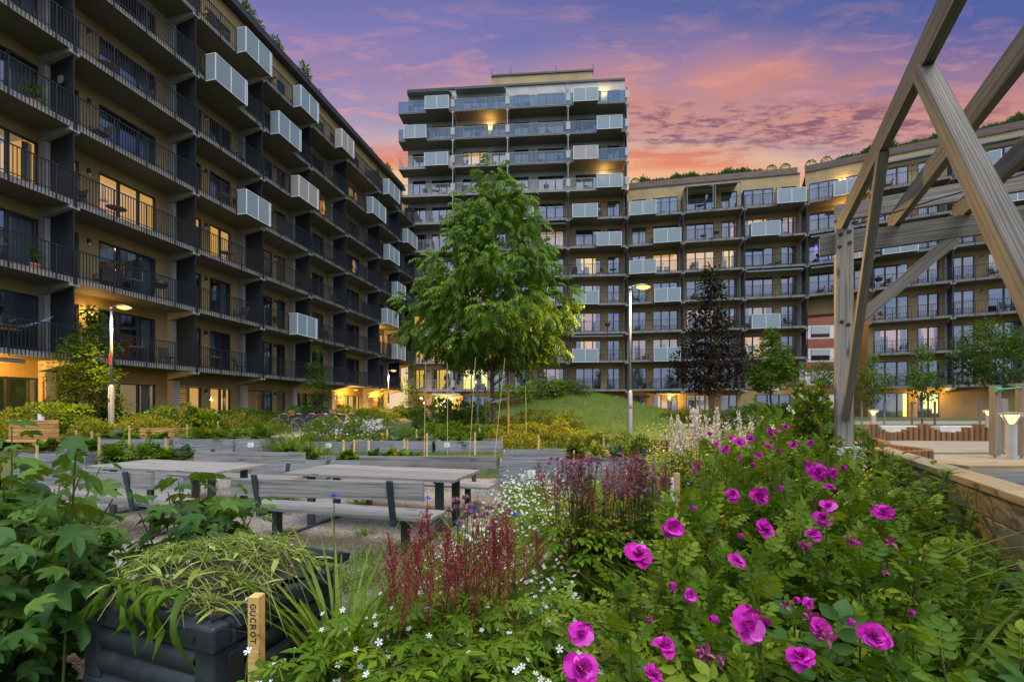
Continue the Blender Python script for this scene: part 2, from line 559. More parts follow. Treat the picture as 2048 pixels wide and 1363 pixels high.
M['terracotta'] = m_plain('terracotta', (.33, .13, .07), .8)
M['skin'] = m_plain('skin', (.48, .29, .20), .5, var=.05, bump=0)
M['cloth_dark'] = m_plain('dark_cloth', (.03, .03, .04), .85, var=.2, bump=0)
M['hair'] = m_plain('brown_hair', (.06, .035, .02), .6, bump=0)
M['yellow'] = m_plain('yellow_paint', (.6, .42, .03), .5, bump=0)
# ================================================================== BUILDINGS
WY = 1.6                    # facade wall stands this far behind the balcony fronts
def slab_z(k):
    return 3.5 + 3 * (k - 1)
SL = 0.22
ROOMM = {'dark': 'room_dark', 'warm': 'lit_warm', 'yellow': 'lit_yellow', 'pink': 'lit_pink', 'dim': 'lit_dim', 'purple': 'lit_purple', 'green': 'lit_green', 'hall': 'lit_hall'}
_wc = {}
def win_parts(w, h, n, var, curt, seed):
    k0 = ('f', round(w, 2), round(h, 2), n)
    if k0 not in _wc:
        b = MB(); fr = .065
        b.box(0, w, 0, .09, 0, fr + .02); b.box(0, w, 0, .09, h - fr, h)
        cuts = [0, w]
        b.box(0, fr, 0, .09, fr + .02, h - fr); b.box(w - fr, w, 0, .09, fr + .02, h - fr)
        p = MB(); xs = [fr]
        for i in range(1, n):
            x = w * i / n
            if n == 3 and i == 2:
                x = w * .68
            b.box(x - .055, x + .055, -.006, .085, fr + .02, h - fr); xs += [x - .055, x + .055]
        xs.append(w - fr)
        for i in range(0, len(xs), 2):
            p.quad((xs[i], .05, fr), (xs[i + 1], .05, fr), (xs[i + 1], .05, h - fr), (xs[i], .05, h - fr))
        # handle
        if n > 1:
            x = w / n if n == 2 else w * .68
            b.box(x - .045, x - .02, -.05, -.006, 1.0, 1.14)
        _wc[k0] = (b.mesh('window_frame', M['frame_dark']), p.mesh('window_pane', M['glass']))
    k1 = ('r', round(w, 2), round(h, 2), var, seed % 4)
    if k1 not in _wc:
        q = random.Random(seed % 4 + 17)
        r = MB(); x0, x1, y0, y1, z0, z1 = -.35, w + .35, .14, 2.6, -.02, h + .2
        r.quad((x0, y1, z0), (x1, y1, z0), (x1, y1, z1), (x0, y1, z1))
        r.quad((x0, y0, z0), (x0, y1, z0), (x0, y1, z1), (x0, y0, z1))
        r.quad((x1, y1, z0), (x1, y0, z0), (x1, y0, z1), (x1, y1, z1))
        r.quad((x0, y0, z0), (x1, y0, z0), (x1, y1, z0), (x0, y1, z0), 1)
        r.quad((x0, y1, z1), (x1, y1, z1), (x1, y0, z1), (x0, y0, z1))
        a = q.uniform(.1, w * .5)
        r.box(a, a + q.uniform(.8, 1.5), 1.4, 2.3, 0, .42, 1); r.box(a, a + q.uniform(.8, 1.5), 2.3, 2.5, .4, .85, 1)
        a = q.uniform(0, w - .5)
        r.box(a, a + q.uniform(.4, .8), 2.3, 2.55, 0, q.uniform(1.2, 2.0), 1)
        a = q.uniform(.2, w - .4)
        r.box(a, a + .7, 2.56, 2.59, 1.2, 1.75, 1)
        r.tube([(w * .45, 1.3, h + .2), (w * .45, 1.3, h - .45)], .012, 4, 1)
        mats = [M[ROOMM[var]], M['furn_dark']]
        if var != 'dark':
            r.lathe([(.02, h - .42), (.16, h - .62), (.15, h - .64), (.0, h - .6)], 8, (w * .45, 1.3, 0), 2); mats.append(M['bulb_off'])
        _wc[k1] = r.mesh('room', mats)
    cm = None
    if curt:
        k2 = ('c', round(w, 2), round(h, 2), curt)
        if k2 not in _wc:
            c = MB()
            def drape(a, bb):
                m = max(8, int((bb - a) / .03))
                pv = [(a + (bb - a) * i / m, .24 + .03 * math.sin(i * .9) + .012 * math.sin(i * .37 + 1)) for i in range(m + 1)]
                for (xa, ya), (xb, yb) in zip(pv, pv[1:]):
                    c.quad((xa, ya, .04), (xb, yb, .04), (xb, yb, h - .03), (xa, ya, h - .03))
            if curt == 1: drape(.05, w - .05)
            elif curt == 2: drape(.04, w * .22); drape(w * .80, w - .04)
            elif curt == 3: drape(.04, w * .42)
            elif curt == 4: drape(w * .6, w - .04)
            elif curt == 5:
                nn = int((h - .5) / .05)
                for i in range(nn):
                    z = h - .05 - i * .05
                    c.quad((.07, .20, z), (w - .07, .20, z), (w - .07, .225, z - .035), (.07, .225, z - .035))
            _wc[k2] = c.mesh('curtain', M['curtain'], True)
        cm = _wc[k2]
    return _wc[k0] + (_wc[k1], cm)

def rail_mesh(b, x0, x1, y, zt, zb, style, gap=None, bars_up=True):
    """bars, posts and top rail from x0 to x1 along the slab edge; gap=(a,b) is left open for a glass screen"""
    segs = [(x0, x1)]
    if gap:
        segs = [(x0, gap[0] - .02), (gap[1] + .02, x1)]
    for a, c in segs:
        if c - a < .15:
            continue
        b.box(a, c, y - .03, y + .02, zt - .035, zt, 0)
        if style == 'glass':
            npn = max(1, round((c - a) / 1.3)); w = (c - a) / npn
            for i in range(npn):
                b.box(a + i * w + .015, a + (i + 1) * w - .015, y - .012, y + .0, zb + .12, zt - .036, 1)
            for i in range(npn + 1):
                x = min(max(a + i * w, a + .02), c - .02)
                b.box(x - .02, x + .02, y + .005, y + .05, zb, zt - .036, 0)
            b.box(a, c, y - .02, y + .02, zb + .06, zb + .1, 0)
            continue
        n = max(2, int((c - a) / .112))
        for i in range(n + 1):
            x = a + .02 + (c - a - .04) * i / n
            post = i % 12 == 0 or i == n
            w = .02 if post else .0065
            d = .03 if post else .022
            b.box(x - w, x + w, y - d, y + d * .5, zb - (.05 if post else 0), zt - .036, 0)
        b.box(a, c, y - .012, y + .012, zb + .28, zb + .31, 0)

def facade(root, fx, bays, k0, k1, wins, lit, boxes, style, wallmat, wall_mats, top_z, seed, base_z=.5, skip=None, nowin=None, sl_depth=WY, lamp_lit=(), l1_rail=None, cloth=0.0, kinds=None, extend_last=0, merge=()):
    """fx=(x, y, rz): the facade line in the root's frame. Bays: (x0, x1). wins[bay] = [(x, w, panes)] + lamp x"""
    q = random.Random(seed)
    loc = (fx[0], fx[1], 0); rz = fx[2]
    nowin = nowin or (lambda b, k: False); skip = skip or (lambda b, k: False)
    wall = MB()
    stuff_frames = []
    for bi, (x0, x1) in enumerate(bays):
        wl, lampx = wins[bi]
        for k in range(k0, k1 + 1):
            if skip(bi, k) and skip(bi, k) != 'nobalc':
                continue
            zf = base_z if k == 0 else slab_z(k) + SL
            zc = slab_z(k + 1) if k < k1 else top_z
            mi = wallmat(bi, k)
            wz = zf + 2.32
            cur = x0
            ws = [] if nowin(bi, k) else [(x0 + wx, ww, n) for wx, ww, n in wl]
            for wx, ww, n in ws:
                wall.quad((cur, WY, zf), (wx, WY, zf), (wx, WY, zc), (cur, WY, zc), mi)
                wall.quad((wx, WY, wz), (wx + ww, WY, wz), (wx + ww, WY, zc), (wx, WY, zc), mi)
                wall.quad((wx, WY, zf), (wx, WY + .14, zf), (wx, WY + .14, wz), (wx, WY, wz), mi)
                wall.quad((wx + ww, WY + .14, zf), (wx + ww, WY, zf), (wx + ww, WY, wz), (wx + ww, WY + .14, wz), mi)
                wall.quad((wx, WY + .14, wz), (wx + ww, WY + .14, wz), (wx + ww, WY, wz), (wx, WY, wz), mi)
                cur = wx + ww
            wall.quad((cur, WY, zf), (x1, WY, zf), (x1, WY, zc), (cur, WY, zc), mi)
            for wi, (wx, ww, n) in enumerate(ws):
                var = lit.get((bi, k, wi), 'dark')
                sd = q.randrange(1000)
                cu = q.choice([1, 1, 2, 2, 3, 4, 0, 0, 5]) if var == 'dark' else q.choice([2, 2, 0])
                if var in ('hall', 'green'): cu = 0
                fm, pm, rm, cm = win_parts(ww, 2.3, n, var, cu, sd)
                a = R(rz * 0)
                if bi in merge:
                    p3 = to_root(fx, wx, WY + .03, zf + .01)[0]
                    for me in (fm, pm, rm, cm):
                        if me: stuff_frames.append((me, p3))
                    continue
                f = inst('window', fm, root, *to_root(fx, wx, WY + .03, zf + .01))
                inst('pane', pm, f); inst('room', rm, f)
                if cm: inst('curtain', cm, f)
            # wall lamp
            if lampx is not None and not nowin(bi, k):
                on = (bi, k) in lamp_lit
                if '_lamp' not in _wc:
                    b = MB(); b.box(-.05, .05, -.09, 0, 0, .2, 0); b.box(-.04, .04, -.08, -.012, -.07, -.001, 1)
                    _wc['_lamp'] = (b.mesh('wall_lamp', [M['frame_dark'], M['bulb_off']]), b.mesh('wall_lamp_on', [M['frame_dark'], M['bulb']]))
                inst('wall_lamp', _wc['_lamp'][1 if on else 0], root, *to_root(fx, x0 + lampx, WY - .002, zf + 2.02))
                if on:
                    lamp_points.append((root, fx, x0 + lampx, WY - .2, zf + 1.98))
    if stuff_frames:
        mats = []; sm = MB(); c0, s0 = math.cos(fx[2]), math.sin(fx[2])
        for me, p3 in stuff_frames:
            ix = []
            for m in me.materials:
                if m not in mats: mats.append(m)
                ix.append(mats.index(m))
            bb = len(sm.v)
            sm.v += [(p3[0] + v.co.x * c0 - v.co.y * s0, p3[1] + v.co.x * s0 + v.co.y * c0, p3[2] + v.co.z) for v in me.vertices]
            for pg in me.polygons:
                sm.f.append(tuple(bb + i for i in pg.vertices)); sm.m.append(ix[pg.material_index])
        tag(sm.build('far_window', mats, root), kind='stuff')
    wall.build('wall', wall_mats, root, loc, (0, 0, rz))
    # balconies
    for bi, (x0, x1) in enumerate(bays):
        for k in range(max(1, k0), k1 + 1):
            if skip(bi, k):
                continue
            z = slab_z(k); gap = boxes.get((bi, k)); st = style(bi, k)
            b = MB(); e = .0
            sx0 = x0 - (.55 if bi == 0 and extend_last else 0)
            L = x1 - sx0
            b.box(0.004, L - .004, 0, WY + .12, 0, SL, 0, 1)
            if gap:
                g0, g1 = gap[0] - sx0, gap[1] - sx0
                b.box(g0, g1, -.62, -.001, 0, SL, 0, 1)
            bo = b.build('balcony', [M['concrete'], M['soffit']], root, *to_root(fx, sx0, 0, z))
            rm = [M['metal_pale'] if st in ('pale', 'glass') else M['metal_dark'], M['glass_rail']]
            parts = [(.02, L - .02)]
            if gap: parts = [p for p in ((.02, g0 - .02), (g1 + .02, L - .02)) if p[1] - p[0] > .15]
            r = MB()
            for pi, (pa, pb) in enumerate(parts):
                if pi == 1:
                    r.build('railing', rm, bo); r = MB()
                rail_mesh(r, pa, pb, -.035, SL + 1.08, 0 if st != 'glass' else .05, st)
            if bi == 0 and extend_last:
                for i in range(12):
                    r.box(.0, .02, .05 + i * .13, .065 + i * .13, .05, SL + 1.04, 0)
                r.box(0, .025, -.03, WY, SL + 1.045, SL + 1.08, 0)
            if r.v: r.build('railing', rm, bo)
            # concrete bracket and column at the far boundary
            c = MB()
            zc = (slab_z(k + 1) - z) if k < k1 else top_z - z
            yb = WY - .35
            vs = [(L - .17, -.02, 0), (L + .17, -.02, 0), (L + .17, WY, 0), (L - .17, WY, 0), (L - .17, -.02, -.12), (L + .17, -.02, -.12), (L + .17, WY, -.42), (L - .17, WY, -.42)]
            if k == k1: vs = [(x, y, min(z_, 0)) for x, y, z_ in vs]
            c.add([(x, y, z_ - .003) for x, y, z_ in vs], [(0, 4, 5, 1), (1, 5, 6, 2), (3, 7, 4, 0), (4, 7, 6, 5)])
            if k < k1:
                c.box(L - .16, L + .16, yb, WY - .003, SL + .002, zc - .42 if k < k1 else zc - .02)
            c.build('bracket', M['concrete'], bo)
            d = MB()
            if k == k1: zc = min(zc, 2.1)
            dl = 1.2 if st != 'glass' else .25
            if kinds == 'long':
                d.box(L - .02, L + .02, .03, 1.2, SL + .05, zc - .13)
            else:
                d.box(L - .02, L + .02, .25, 1.2, SL + .05, zc - .2)
                d.tube([(L, .02, SL), (L, .02, zc - .1)], .045, 8, 1) if k < k1 else None
                if st in ('pale', 'glass'):
                    d.box(L - .2, L + .22, -.10, -.06, SL + .25, SL + 1.0, 1)
            d.build('divider', [M['metal_dark'], M['metal_pale'] if st in ('pale', 'glass') else M['metal_dark']], bo)
            if gap:
                s = MB(); w = g1 - g0; zt = SL + 1.12; zb = -.04
                cuts = [0, .47 * w, .94 * w, w] if kinds == 'long' else [0, .5 * w, w]
                for i in range(len(cuts) - 1):
                    s.box(g0 + cuts[i] + .02, g0 + cuts[i + 1] - .02, -.66, -.648, zb + .03, zt - .03, 1)
                for cx in cuts:
                    s.box(g0 + cx - .02, g0 + cx + .02, -.675, -.635, zb, zt, 0)
                for zz in (zb, zt - .03):
                    s.box(g0 + .02, g0 + w - .02, -.672, -.637, zz, zz + .03, 0)
                for xx in (g0, g0 + w):
                    s.box(xx - .008, xx + .008, -.634, -.02, zb + .03, zt - .03, 1)
                    for zz in (zb, zt - .03):
                        s.box(xx - .02, xx + .02, -.634, -.0, zz, zz + .03, 0)
                s.build('glass_screen', [M['frame_white'], M['frost_pink'] if q.random() < .12 else M['frost']], bo)
            if q.random() < cloth and not gap:
                a0 = q.uniform(.2, L * .5); a1 = min(L - .2, a0 + q.uniform(1.2, 2.4))
                cl = MB(); m = 14
                for i in range(m):
                    xa = a0 + (a1 - a0) * i / m; xb = a0 + (a1 - a0) * (i + 1) / m
                    cl.quad((xa, .03 + .012 * math.sin(i * 2.1), SL + .1), (xb, .03 + .012 * math.sin(i * 2.1 + 2.1), SL + .1), (xb, .03 + .012 * math.sin(i * 2.1 + 2.1), SL + 1.02), (xa, .03 + .012 * math.sin(i * 2.1), SL + 1.02))
                cl.build('privacy_cloth', M['cloth_dark'], bo)

def to_root(fx, x, y, z):
    c, s = math.cos(fx[2]), math.sin(fx[2])
    return (fx[0] + x * c - y * s, fx[1] + x * s + y * c, z), (0, 0, fx[2])

lamp_points = []
def W_(root, fx, x, y, z):
    """point of a facade frame in world space"""
    p, _ = to_root(fx, x, y, z)
    a = root.rotation_euler.z; c, s = math.cos(a), math.sin(a)
    return Vector((root.location.x + p[0] * c - p[1] * s, root.location.y + p[0] * s + p[1] * c, root.location.z + p[2]))

ZERO = (0, 0, 0)
# ------------------------------------------------------------------ 1. long tan block
LB1 = thing('apartment_building', 'long eight storey tan brick block with dark barred balconies and frosted glass screens', 'building', (-17, 17.1, 0), R(78))
lb_bays = [(-9.6, -4.7), (-4.7, 0), (0, 5.2), (5.2, 9.6), (9.6, 14.0), (14.0, 18.4), (18.4, 23.6), (23.6, 27.6), (27.6, 31.2)]
WA = ([(.15, 1.05, 1), (1.95, 2.5, 3)], 1.55)
WB = ([(.3, 1.45, 2), (2.3, 1.4, 2)], 2.02)
WC = ([(.35, 2.3, 3), (3.05, .8, 1)], 2.85)
WD = ([(.3, 1.7, 2), (2.75, 1.8, 2)], 2.35)
lb_w = [WA, WD, WA, WB, WC, WB, WA, WB, WB]
lb_lit = {(2, 3, 0): 'warm', (2, 3, 1): 'warm', (3, 3, 0): 'warm', (3, 3, 1): 'warm', (4, 3, 0): 'pink', (1, 0, 0): 'green', (1, 0, 1): 'green', (2, 0, 1): 'dim', (3, 0, 0): 'warm', (3, 0, 1): 'warm',
          (6, 0, 0): 'warm', (6, 0, 1): 'yellow', (6, 6, 1): 'warm', (7, 2, 0): 'yellow', (7, 0, 0): 'dim', (3, 6, 0): 'yellow', (7, 4, 1): 'dim', (8, 2, 0): 'warm', (4, 0, 0): 'dim', (5, 2, 0): 'dim', (1, 3, 1): 'dim', (5, 5, 1): 'warm'}
def front_x(px, yoff):
    """local x on the long block's plane yoff in front"""
    o = (-17 + yoff * .978, 17.1 - yoff * .208); u = (.2079, .9781)
    t = (px - 1024) / FOC
    return (t * o[1] - o[0]) / (u[0] - t * u[1])
lb_boxes = {}
for xl, xr, k in [(491, 544, 7), (430, 493, 6), (601, 637, 7), (557, 601, 6), (683, 711, 7), (492, 540, 4), (597, 636, 5), (777, 799, 7), (745, 772, 6), (778, 798, 5), (794, 814, 4), (774, 796, 3), (594, 633, 2), (794, 813, 2), (815, 834, 6)]:
    a, b = front_x(xl, .62), front_x(xr, .62)
    bi = max(range(len(lb_bays)), key=lambda i: min(b, lb_bays[i][1]) - max(a, lb_bays[i][0]))
    a = max(a, lb_bays[bi][0] + .2); b = min(b, lb_bays[bi][1] - .05)
    lb_boxes[(bi, k)] = (a, b)
def lb_skip(b, k):
    if b >= 8 and k <= 1: return True
    return False
facade(LB1, (0, 0, 0), lb_bays, 0, 7, lb_w, lb_lit, lb_boxes, lambda b, k: 'dark', lambda b, k: 0, [M['brick_tan']], 25.3, 5, .5, lb_skip,
       lamp_lit={(2, 1), (7, 2), (1, 0), (6, 0)}, cloth=.13, kinds='long', merge=(7, 8), nowin=lambda b, k: b == 0)
b = MB()
X0, X1 = lb_bays[0][0], lb_bays[-1][1]
b.box(X0, X1, 1.05, 12, 25.3, 25.55, 0); b.box(X0, X1, 1.2, 1.4, 25.552, 25.9, 0)
b.build('roof', M['frame_dark'], LB1)
b = MB()
b.quad((X1, WY, 3.5), (X1, 12, 3.5), (X1, 12, 25.3), (X1, WY, 25.3)); b.quad((X0, 12, 0), (X0, WY, 0), (X0, WY, 25.3), (X0, 12, 25.3)); b.quad((X1, 12, 0), (X0, 12, 0), (X0, 12, 25.3), (X1, 12, 25.3))
b.quad((27.6, WY, 0), (27.6, 9, 0), (27.6, 9, 6.5), (27.6, WY, 6.5))
b.build('side_wall', M['brick_tan'], LB1)
b = MB(); b.box(27.62, 31.2, WY, 9, 6.3, 6.48)
b.build('passage_soffit', M['concrete_l'], LB1)
# ground-floor columns carrying the first balconies
for (x0, x1) in lb_bays[1:8]:
    b = MB(); b.box(x1 - .17, x1 + .17, WY - .4, WY - .004, .3, 3.06)
    b.build('column', M['concrete'], LB1)
# awning-like canopy lamp boxes under first balcony
b = MB(); b.box(-2.2, -1.2, .5, .62, 3.25, 3.42, 0)
b.build('soffit_box', M['concrete_l'], LB1)

# ------------------------------------------------------------------ 2. tower
TR = thing('apartment_building', 'twelve storey grey tower with glass railed upper balconies and flat brown penthouse', 'building', (-11.75, 47.6, 0), R(-4.3))
tw_bays = [(0, 5.4), (5.4, 11.3), (11.3, 17.7), (17.7, 23.8)]
tw_w = [([(.55, 1.5, 2), (2.7, 2.5, 3)], 2.35), ([(.8, 2.8, 3), (4.1, 1.5, 2)], 3.85), ([(.6, 1.6, 2), (3.2, 2.8, 3)], 2.7), ([(.9, 2.7, 3), (4.3, 1.3, 2)], 3.95)]
tw_lit = {(1, 9, 0): 'warm', (0, 10, 1): 'dim', (3, 7, 0): 'warm', (2, 6, 1): 'pink', (3, 5, 0): 'yellow', (3, 4, 0): 'dim', (3, 2, 0): 'warm', (0, 2, 0): 'yellow', (0, 2, 1): 'warm', (0, 1, 0): 'yellow', (0, 1, 1): 'yellow',
          (1, 1, 0): 'hall', (0, 4, 1): 'warm', (0, 3, 0): 'warm', (2, 1, 1): 'dim', (3, 3, 0): 'pink', (2, 4, 1): 'dim', (1, 3, 0): 'yellow', (2, 10, 1): 'dim', (0, 0, 1): 'hall', (1, 4, 0): 'warm'}
def twx(px, y=-.62):
    u = (math.cos(R(-4.3)), math.sin(R(-4.3))); o = (-11.75 - y * u[1], 47.6 + y * u[0]); t = (px - 1024) / FOC
    return (t * o[1] - o[0]) / (u[0] - t * u[1])
tw_boxes = {}
for xl, xr, k in [(850, 897, 11), (1147, 1196, 11), (808, 852, 10), (1194, 1244, 10), (849, 896, 9), (1147, 1196, 9), (1194, 1244, 8), (1019, 1067, 7), (1145, 1195, 7), (1194, 1243, 6), (1146, 1197, 4), (1145, 1196, 2)]:
    a, b = twx(xl), twx(xr)
    bi = max(range(4), key=lambda i: min(b, tw_bays[i][1]) - max(a, tw_bays[i][0]))
    tw_boxes[(bi, k)] = (max(a, tw_bays[bi][0] + .05), min(b, tw_bays[bi][1] - .05))
def tw_style(b, k):
    if k >= 10 or (k == 9 and b >= 2): return 'glass'
    if k >= 8 or b == 0: return 'pale'
    return 'dark'
def tw_mat(b, k):
    if k >= 8: return 0
    if k <= 1 and b <= 1: return 2
    return 1 if b >= 2 else (0 if k >= 6 else 2)
facade(TR, ZERO, tw_bays, 0, 11, tw_w, tw_lit, tw_boxes, tw_style, tw_mat, [M['brick_grey'], M['brick_tan'], M['brick_white']], 37.0, 21, .8,
       lamp_lit={(1, 10), (3, 11), (3, 8)}, extend_last=1)
b = MB(); W = 23.8
b.quad((W, WY, 0), (W, 14, 0), (W, 14, 37), (W, WY, 37)); b.quad((0, 14, 0), (0, WY, 0), (0, WY, 37), (0, 14, 37)); b.quad((W, 14, 0), (0, 14, 0), (0, 14, 37), (W, 14, 37))
b.build('side_wall', M['brick_grey'], TR)
b = MB(); b.box(-.06, W + .06, WY - .12, 14.05, 37.0, 37.22)
b.build('roof', M['frame_dark'], TR)
b = MB(); b.box(9.3, 20.6, 3.2, 12, 37.22, 39.4); b.build('penthouse', M['brick_tan'], TR)
b = MB(); b.box(9.2, 20.7, 3.1, 12.1, 39.4, 39.6)
for x in (9.25, 11.4, 16.5, 20.65):
    b.tube([(x, 3.2, 39.5), (x, 3.2, 40.2)], .04, 6)
b.build('penthouse_roof', M['frame_dark'], TR)
b = MB()
for (x0, x1, k, z) in [(.1, 5.0, 11, 36.3), (5.5, 11.0, 11, 36.4)]:
    b.box(x0, x1, .9, 1.58, z, z + .14); b.box(x0 + .1, x1 - .1, .5, .9, z - .12, z - .09)
b.build('awning', M['awning'], TR)
for bx_ in ((11.6, 17.5, .2, .5, 21.2, 21.35), (18.0, 23.4, .1, .5, 9.22, 9.36)):
    b = MB(); b.box(*bx_); b.build('awning', M['awning'], TR)
# rain pipe
b = MB(); b.tube([(17.7, WY - .1, .5), (17.7, WY - .1, 36.9)], .06, 8); b.build('rain_pipe', M['metal_galv'], TR)
# entrance canopy at the foot of the tower
b = MB(); b.box(3.2, 6.2, -.4, 1.5, 3.1, 3.3); b.build('entrance_canopy', M['concrete_l'], TR)

# ------------------------------------------------------------------ 3. curved wing
WG = thing('apartment_building', 'curved eight storey ochre brick wing with planted roof edge and archway passage', 'building', (12.0, 45.8, 0), R(-10.9))
w_bays = [(.15, 5.5), (5.5, 11.3), (11.3, 16.9)]
w_w = [([(.45, 1.45, 2), (2.6, 2.5, 3)], 2.2), ([(.6, 2.75, 3), (4.05, 1.5, 2)], 3.7), ([(.3, 2.85, 3), (3.85, 1.45, 2)], 3.45)]
w_lit = {(0, 5, 1): 'warm', (1, 5, 0): 'warm', (1, 5, 1): 'yellow', (2, 6, 0): 'warm', (2, 6, 1): 'pink', (1, 3, 0): 'pink', (2, 2, 0): 'warm', (0, 2, 1): 'dim', (0, 2, 0): 'dim', (2, 3, 0): 'dim', (0, 4, 1): 'dark', (2, 0, 1): 'hall', (0, 0, 1): 'warm', (1, 0, 0): 'dim'}  # third-row pink window is a reflection, put in as room glow
def wgx(px, y=-.62):
    u = (math.cos(R(-10.9)), math.sin(R(-10.9))); o = (12.0 - y * u[1], 45.8 + y * u[0]); t = (px - 1024) / FOC
    return (t * o[1] - o[0]) / (u[0] - t * u[1])
w_boxes = {}
for xl, xr, k in [(1259, 1312, 7), (1555, 1612, 7), (1308, 1362, 6), (1503, 1560, 6), (1259, 1312, 5), (1309, 1361, 4), (1504, 1560, 3), (1308, 1361, 2)]:
    a, b = wgx(xl), wgx(xr)
    bi = max(range(3), key=lambda i: min(b, w_bays[i][1]) - max(a, w_bays[i][0]))
    w_boxes[(bi, k)] = (max(a, w_bays[bi][0] + .05), min(b, w_bays[bi][1] - .05))
facade(WG, ZERO, w_bays, 0, 7, w_w, w_lit, w_boxes, lambda b, k: 'dark', lambda b, k: 0, [M['brick_tan']], 25.2, 33, .8,
       skip=lambda b, k: 'nobalc' if (b == 2 and k == 1) else False, nowin=lambda b, k: b == 2 and k <= 1)
a2 = R(-16.0)
c_, s_ = math.cos(R(10.9)), math.sin(R(10.9))
def to_local(X, Y):
    dx, dy = X - 12.0, Y - 45.8
    return dx * c_ - dy * s_, dx * s_ + dy * c_
fx2 = (*to_local(28.6, 42.6), a2)
r_bays = [(0.02, 5.0), (5.0, 10.5), (10.5, 15.4), (15.4, 20.8)]
r_w = [([(.3, 2.4, 3), (3.3, 1.3, 2)], 3.0), ([(.45, 2.5, 3), (3.6, 1.5, 2)], 3.3), ([(.4, 1.5, 2), (2.75, 2.0, 2)], 2.35), ([(.45, 2.5, 3), (3.6, 1.5, 2)], 3.3)]
r_lit = {(0, 5, 0): 'purple', (1, 2, 0): 'pink', (1, 2, 1): 'pink', (1, 0, 1): 'hall', (2, 4, 1): 'dim', (0, 7, 1): 'dim'}
def r2x(px, y=-.62):
    a = R(-26.9); u = (math.cos(a), math.sin(a)); o = (28.6 - y * u[1], 42.6 + y * u[0]); t = (px - 1024) / FOC
    return (t * o[1] - o[0]) / (u[0] - t * u[1])
r_boxes = {(0, 7): (r2x(1668), r2x(1720)), (0, 5): (2.9, 4.9), (2, 7): (11.0, 13.2), (2, 6): (13.0, 15.3), (1, 5): (5.6, 8.0), (3, 4): (16, 18.2)}
facade(WG, fx2, r_bays, 0, 7, r_w, r_lit, r_boxes, lambda b, k: 'dark', lambda b, k: 0, [M['brick_tan']], 25.2, 44, .8,
       skip=lambda b, k: b == 0 and k <= 3, nowin=lambda b, k: k == 0 and b != 1, lamp_lit={(0, 7), (0, 6)})
# archway: soffit with down-lights, cheeks
b = MB(); b.box(.02, 5.0, 1.75, 11, 12.3, 12.49); b.build('archway_soffit', M['wood_warm'], WG, (fx2[0], fx2[1], 0), (0, 0, a2))
b = MB(); b.box(.02, 5.0, WY, 1.74, 11.0, 12.49); b.build('archway_lintel', M['brick_tan'], WG, (fx2[0], fx2[1], 0), (0, 0, a2))
b = MB(); b.quad((5.0, 11, 0), (5.0, WY, 0), (5.0, WY, 12.3), (5.0, 11, 12.3)); b.quad((0, WY, 0), (0, 11, 0), (0, 11, 12.3), (0, WY, 12.3))
b.build('archway_cheek', M['brick_tan'], WG, (fx2[0], fx2[1], 0), (0, 0, a2))
for i, (x, y) in enumerate([(1.4, 5.5), (2.0, 4.0), (2.7, 2.9)]):
    b = MB(); b.lathe([(0, 0), (.16, 0), (.16, -.05)], 10, (0, 0, 0), 0); b.lathe([(.15, -.04), (.0, -.04)], 10, (0, 0, 0), 1)
    (lx, ly, lz), rt = to_root(fx2, x, y, 12.29)
    b.build('downlight', [M['frame_dark'], M['bulb']], WG, (lx, ly, lz))
    lamp_points.append((WG, fx2, x, y, 12.0))
# end column under first floor, side screens
b = MB(); b.box(16.45, 16.9, .6, 1.5, .5, 6.48); b.build('column', M['concrete'], WG)
b = MB()
for k in (2, 3): b.box(16.91, 16.95, -.02, 1.4, slab_z(k), slab_z(k) + 1.3)
b.box(11.32, 11.36, -.02, 1.4, 3.5, 4.85)
b.build('side_screen', M['metal_dark'], WG)
# parapet of dark boards with rooftop body
for (fx, xa, xb) in ((ZERO, .3, 16.9), (fx2, .05, 20.8)):
    b = MB(); b.box(xa, xb, WY + .5, WY + .6, 25.2, 26.15); b.build('parapet', M['wood_dark'], WG, (fx[0], fx[1], 0), (0, 0, fx[2]))
    b = MB(); b.box(xa, xb, WY - .08, WY + .1, 25.2, 25.3); b.build('roof_edge', M['frame_dark'], WG, (fx[0], fx[1], 0), (0, 0, fx[2]))
    b = MB(); b.box(xa, xb, WY + .1, 12, 25.0, 25.19); b.build('roof', M['soffit'], WG, (fx[0], fx[1], 0), (0, 0, fx[2]))
    b = MB(); b.box(xa + 4, xb - 2, 6, 11, 25.2, 27.3); b.build('roof_house', M['brick_tan'], WG, (fx[0], fx[1], 0), (0, 0, fx[2]))
b = MB(); b.quad((20.8, WY, 0), (20.8, 12, 0), (20.8, 12, 25.2), (20.8, WY, 25.2)); b.quad((20.8, 12, 0), (5.0, 12, 0), (5.0, 12, 25.2), (20.8, 12, 25.2))
b.build('side_wall', M['brick_tan'], WG, (fx2[0], fx2[1], 0), (0, 0, a2))
b = MB(); b.quad((16.9, 12, 0), (.2, 12, 0), (.2, 12, 25.2), (16.9, 12, 25.2)); b.quad((16.9, WY, 0), (16.9, 12, 0), (16.9, 12, 12.4), (16.9, WY, 12.4))
b.build('side_wall', M['brick_tan'], WG)
b = MB()   # awnings
b.box(5.8, 10.9, .9, 1.55, 24.45, 24.6)
for x0, x1 in ((5.8, 8.3), (8.5, 10.9)):
    b.add([(x0, .9, 24.5), (x1, .9, 24.5), (x1, -.35, 24.05), (x0, -.35, 24.05), (x0, .9, 24.46), (x1, .9, 24.46), (x1, -.35, 24.0), (x0, -.35, 24.0)], [(0, 1, 2, 3), (4, 7, 6, 5), (3, 2, 6, 7), (0, 3, 7, 4), (1, 5, 6, 2)])
for x in (5.85, 8.3, 8.5, 10.85): b.box(x - .03, x + .03, -.3, -.25, 21.72, 24.02)
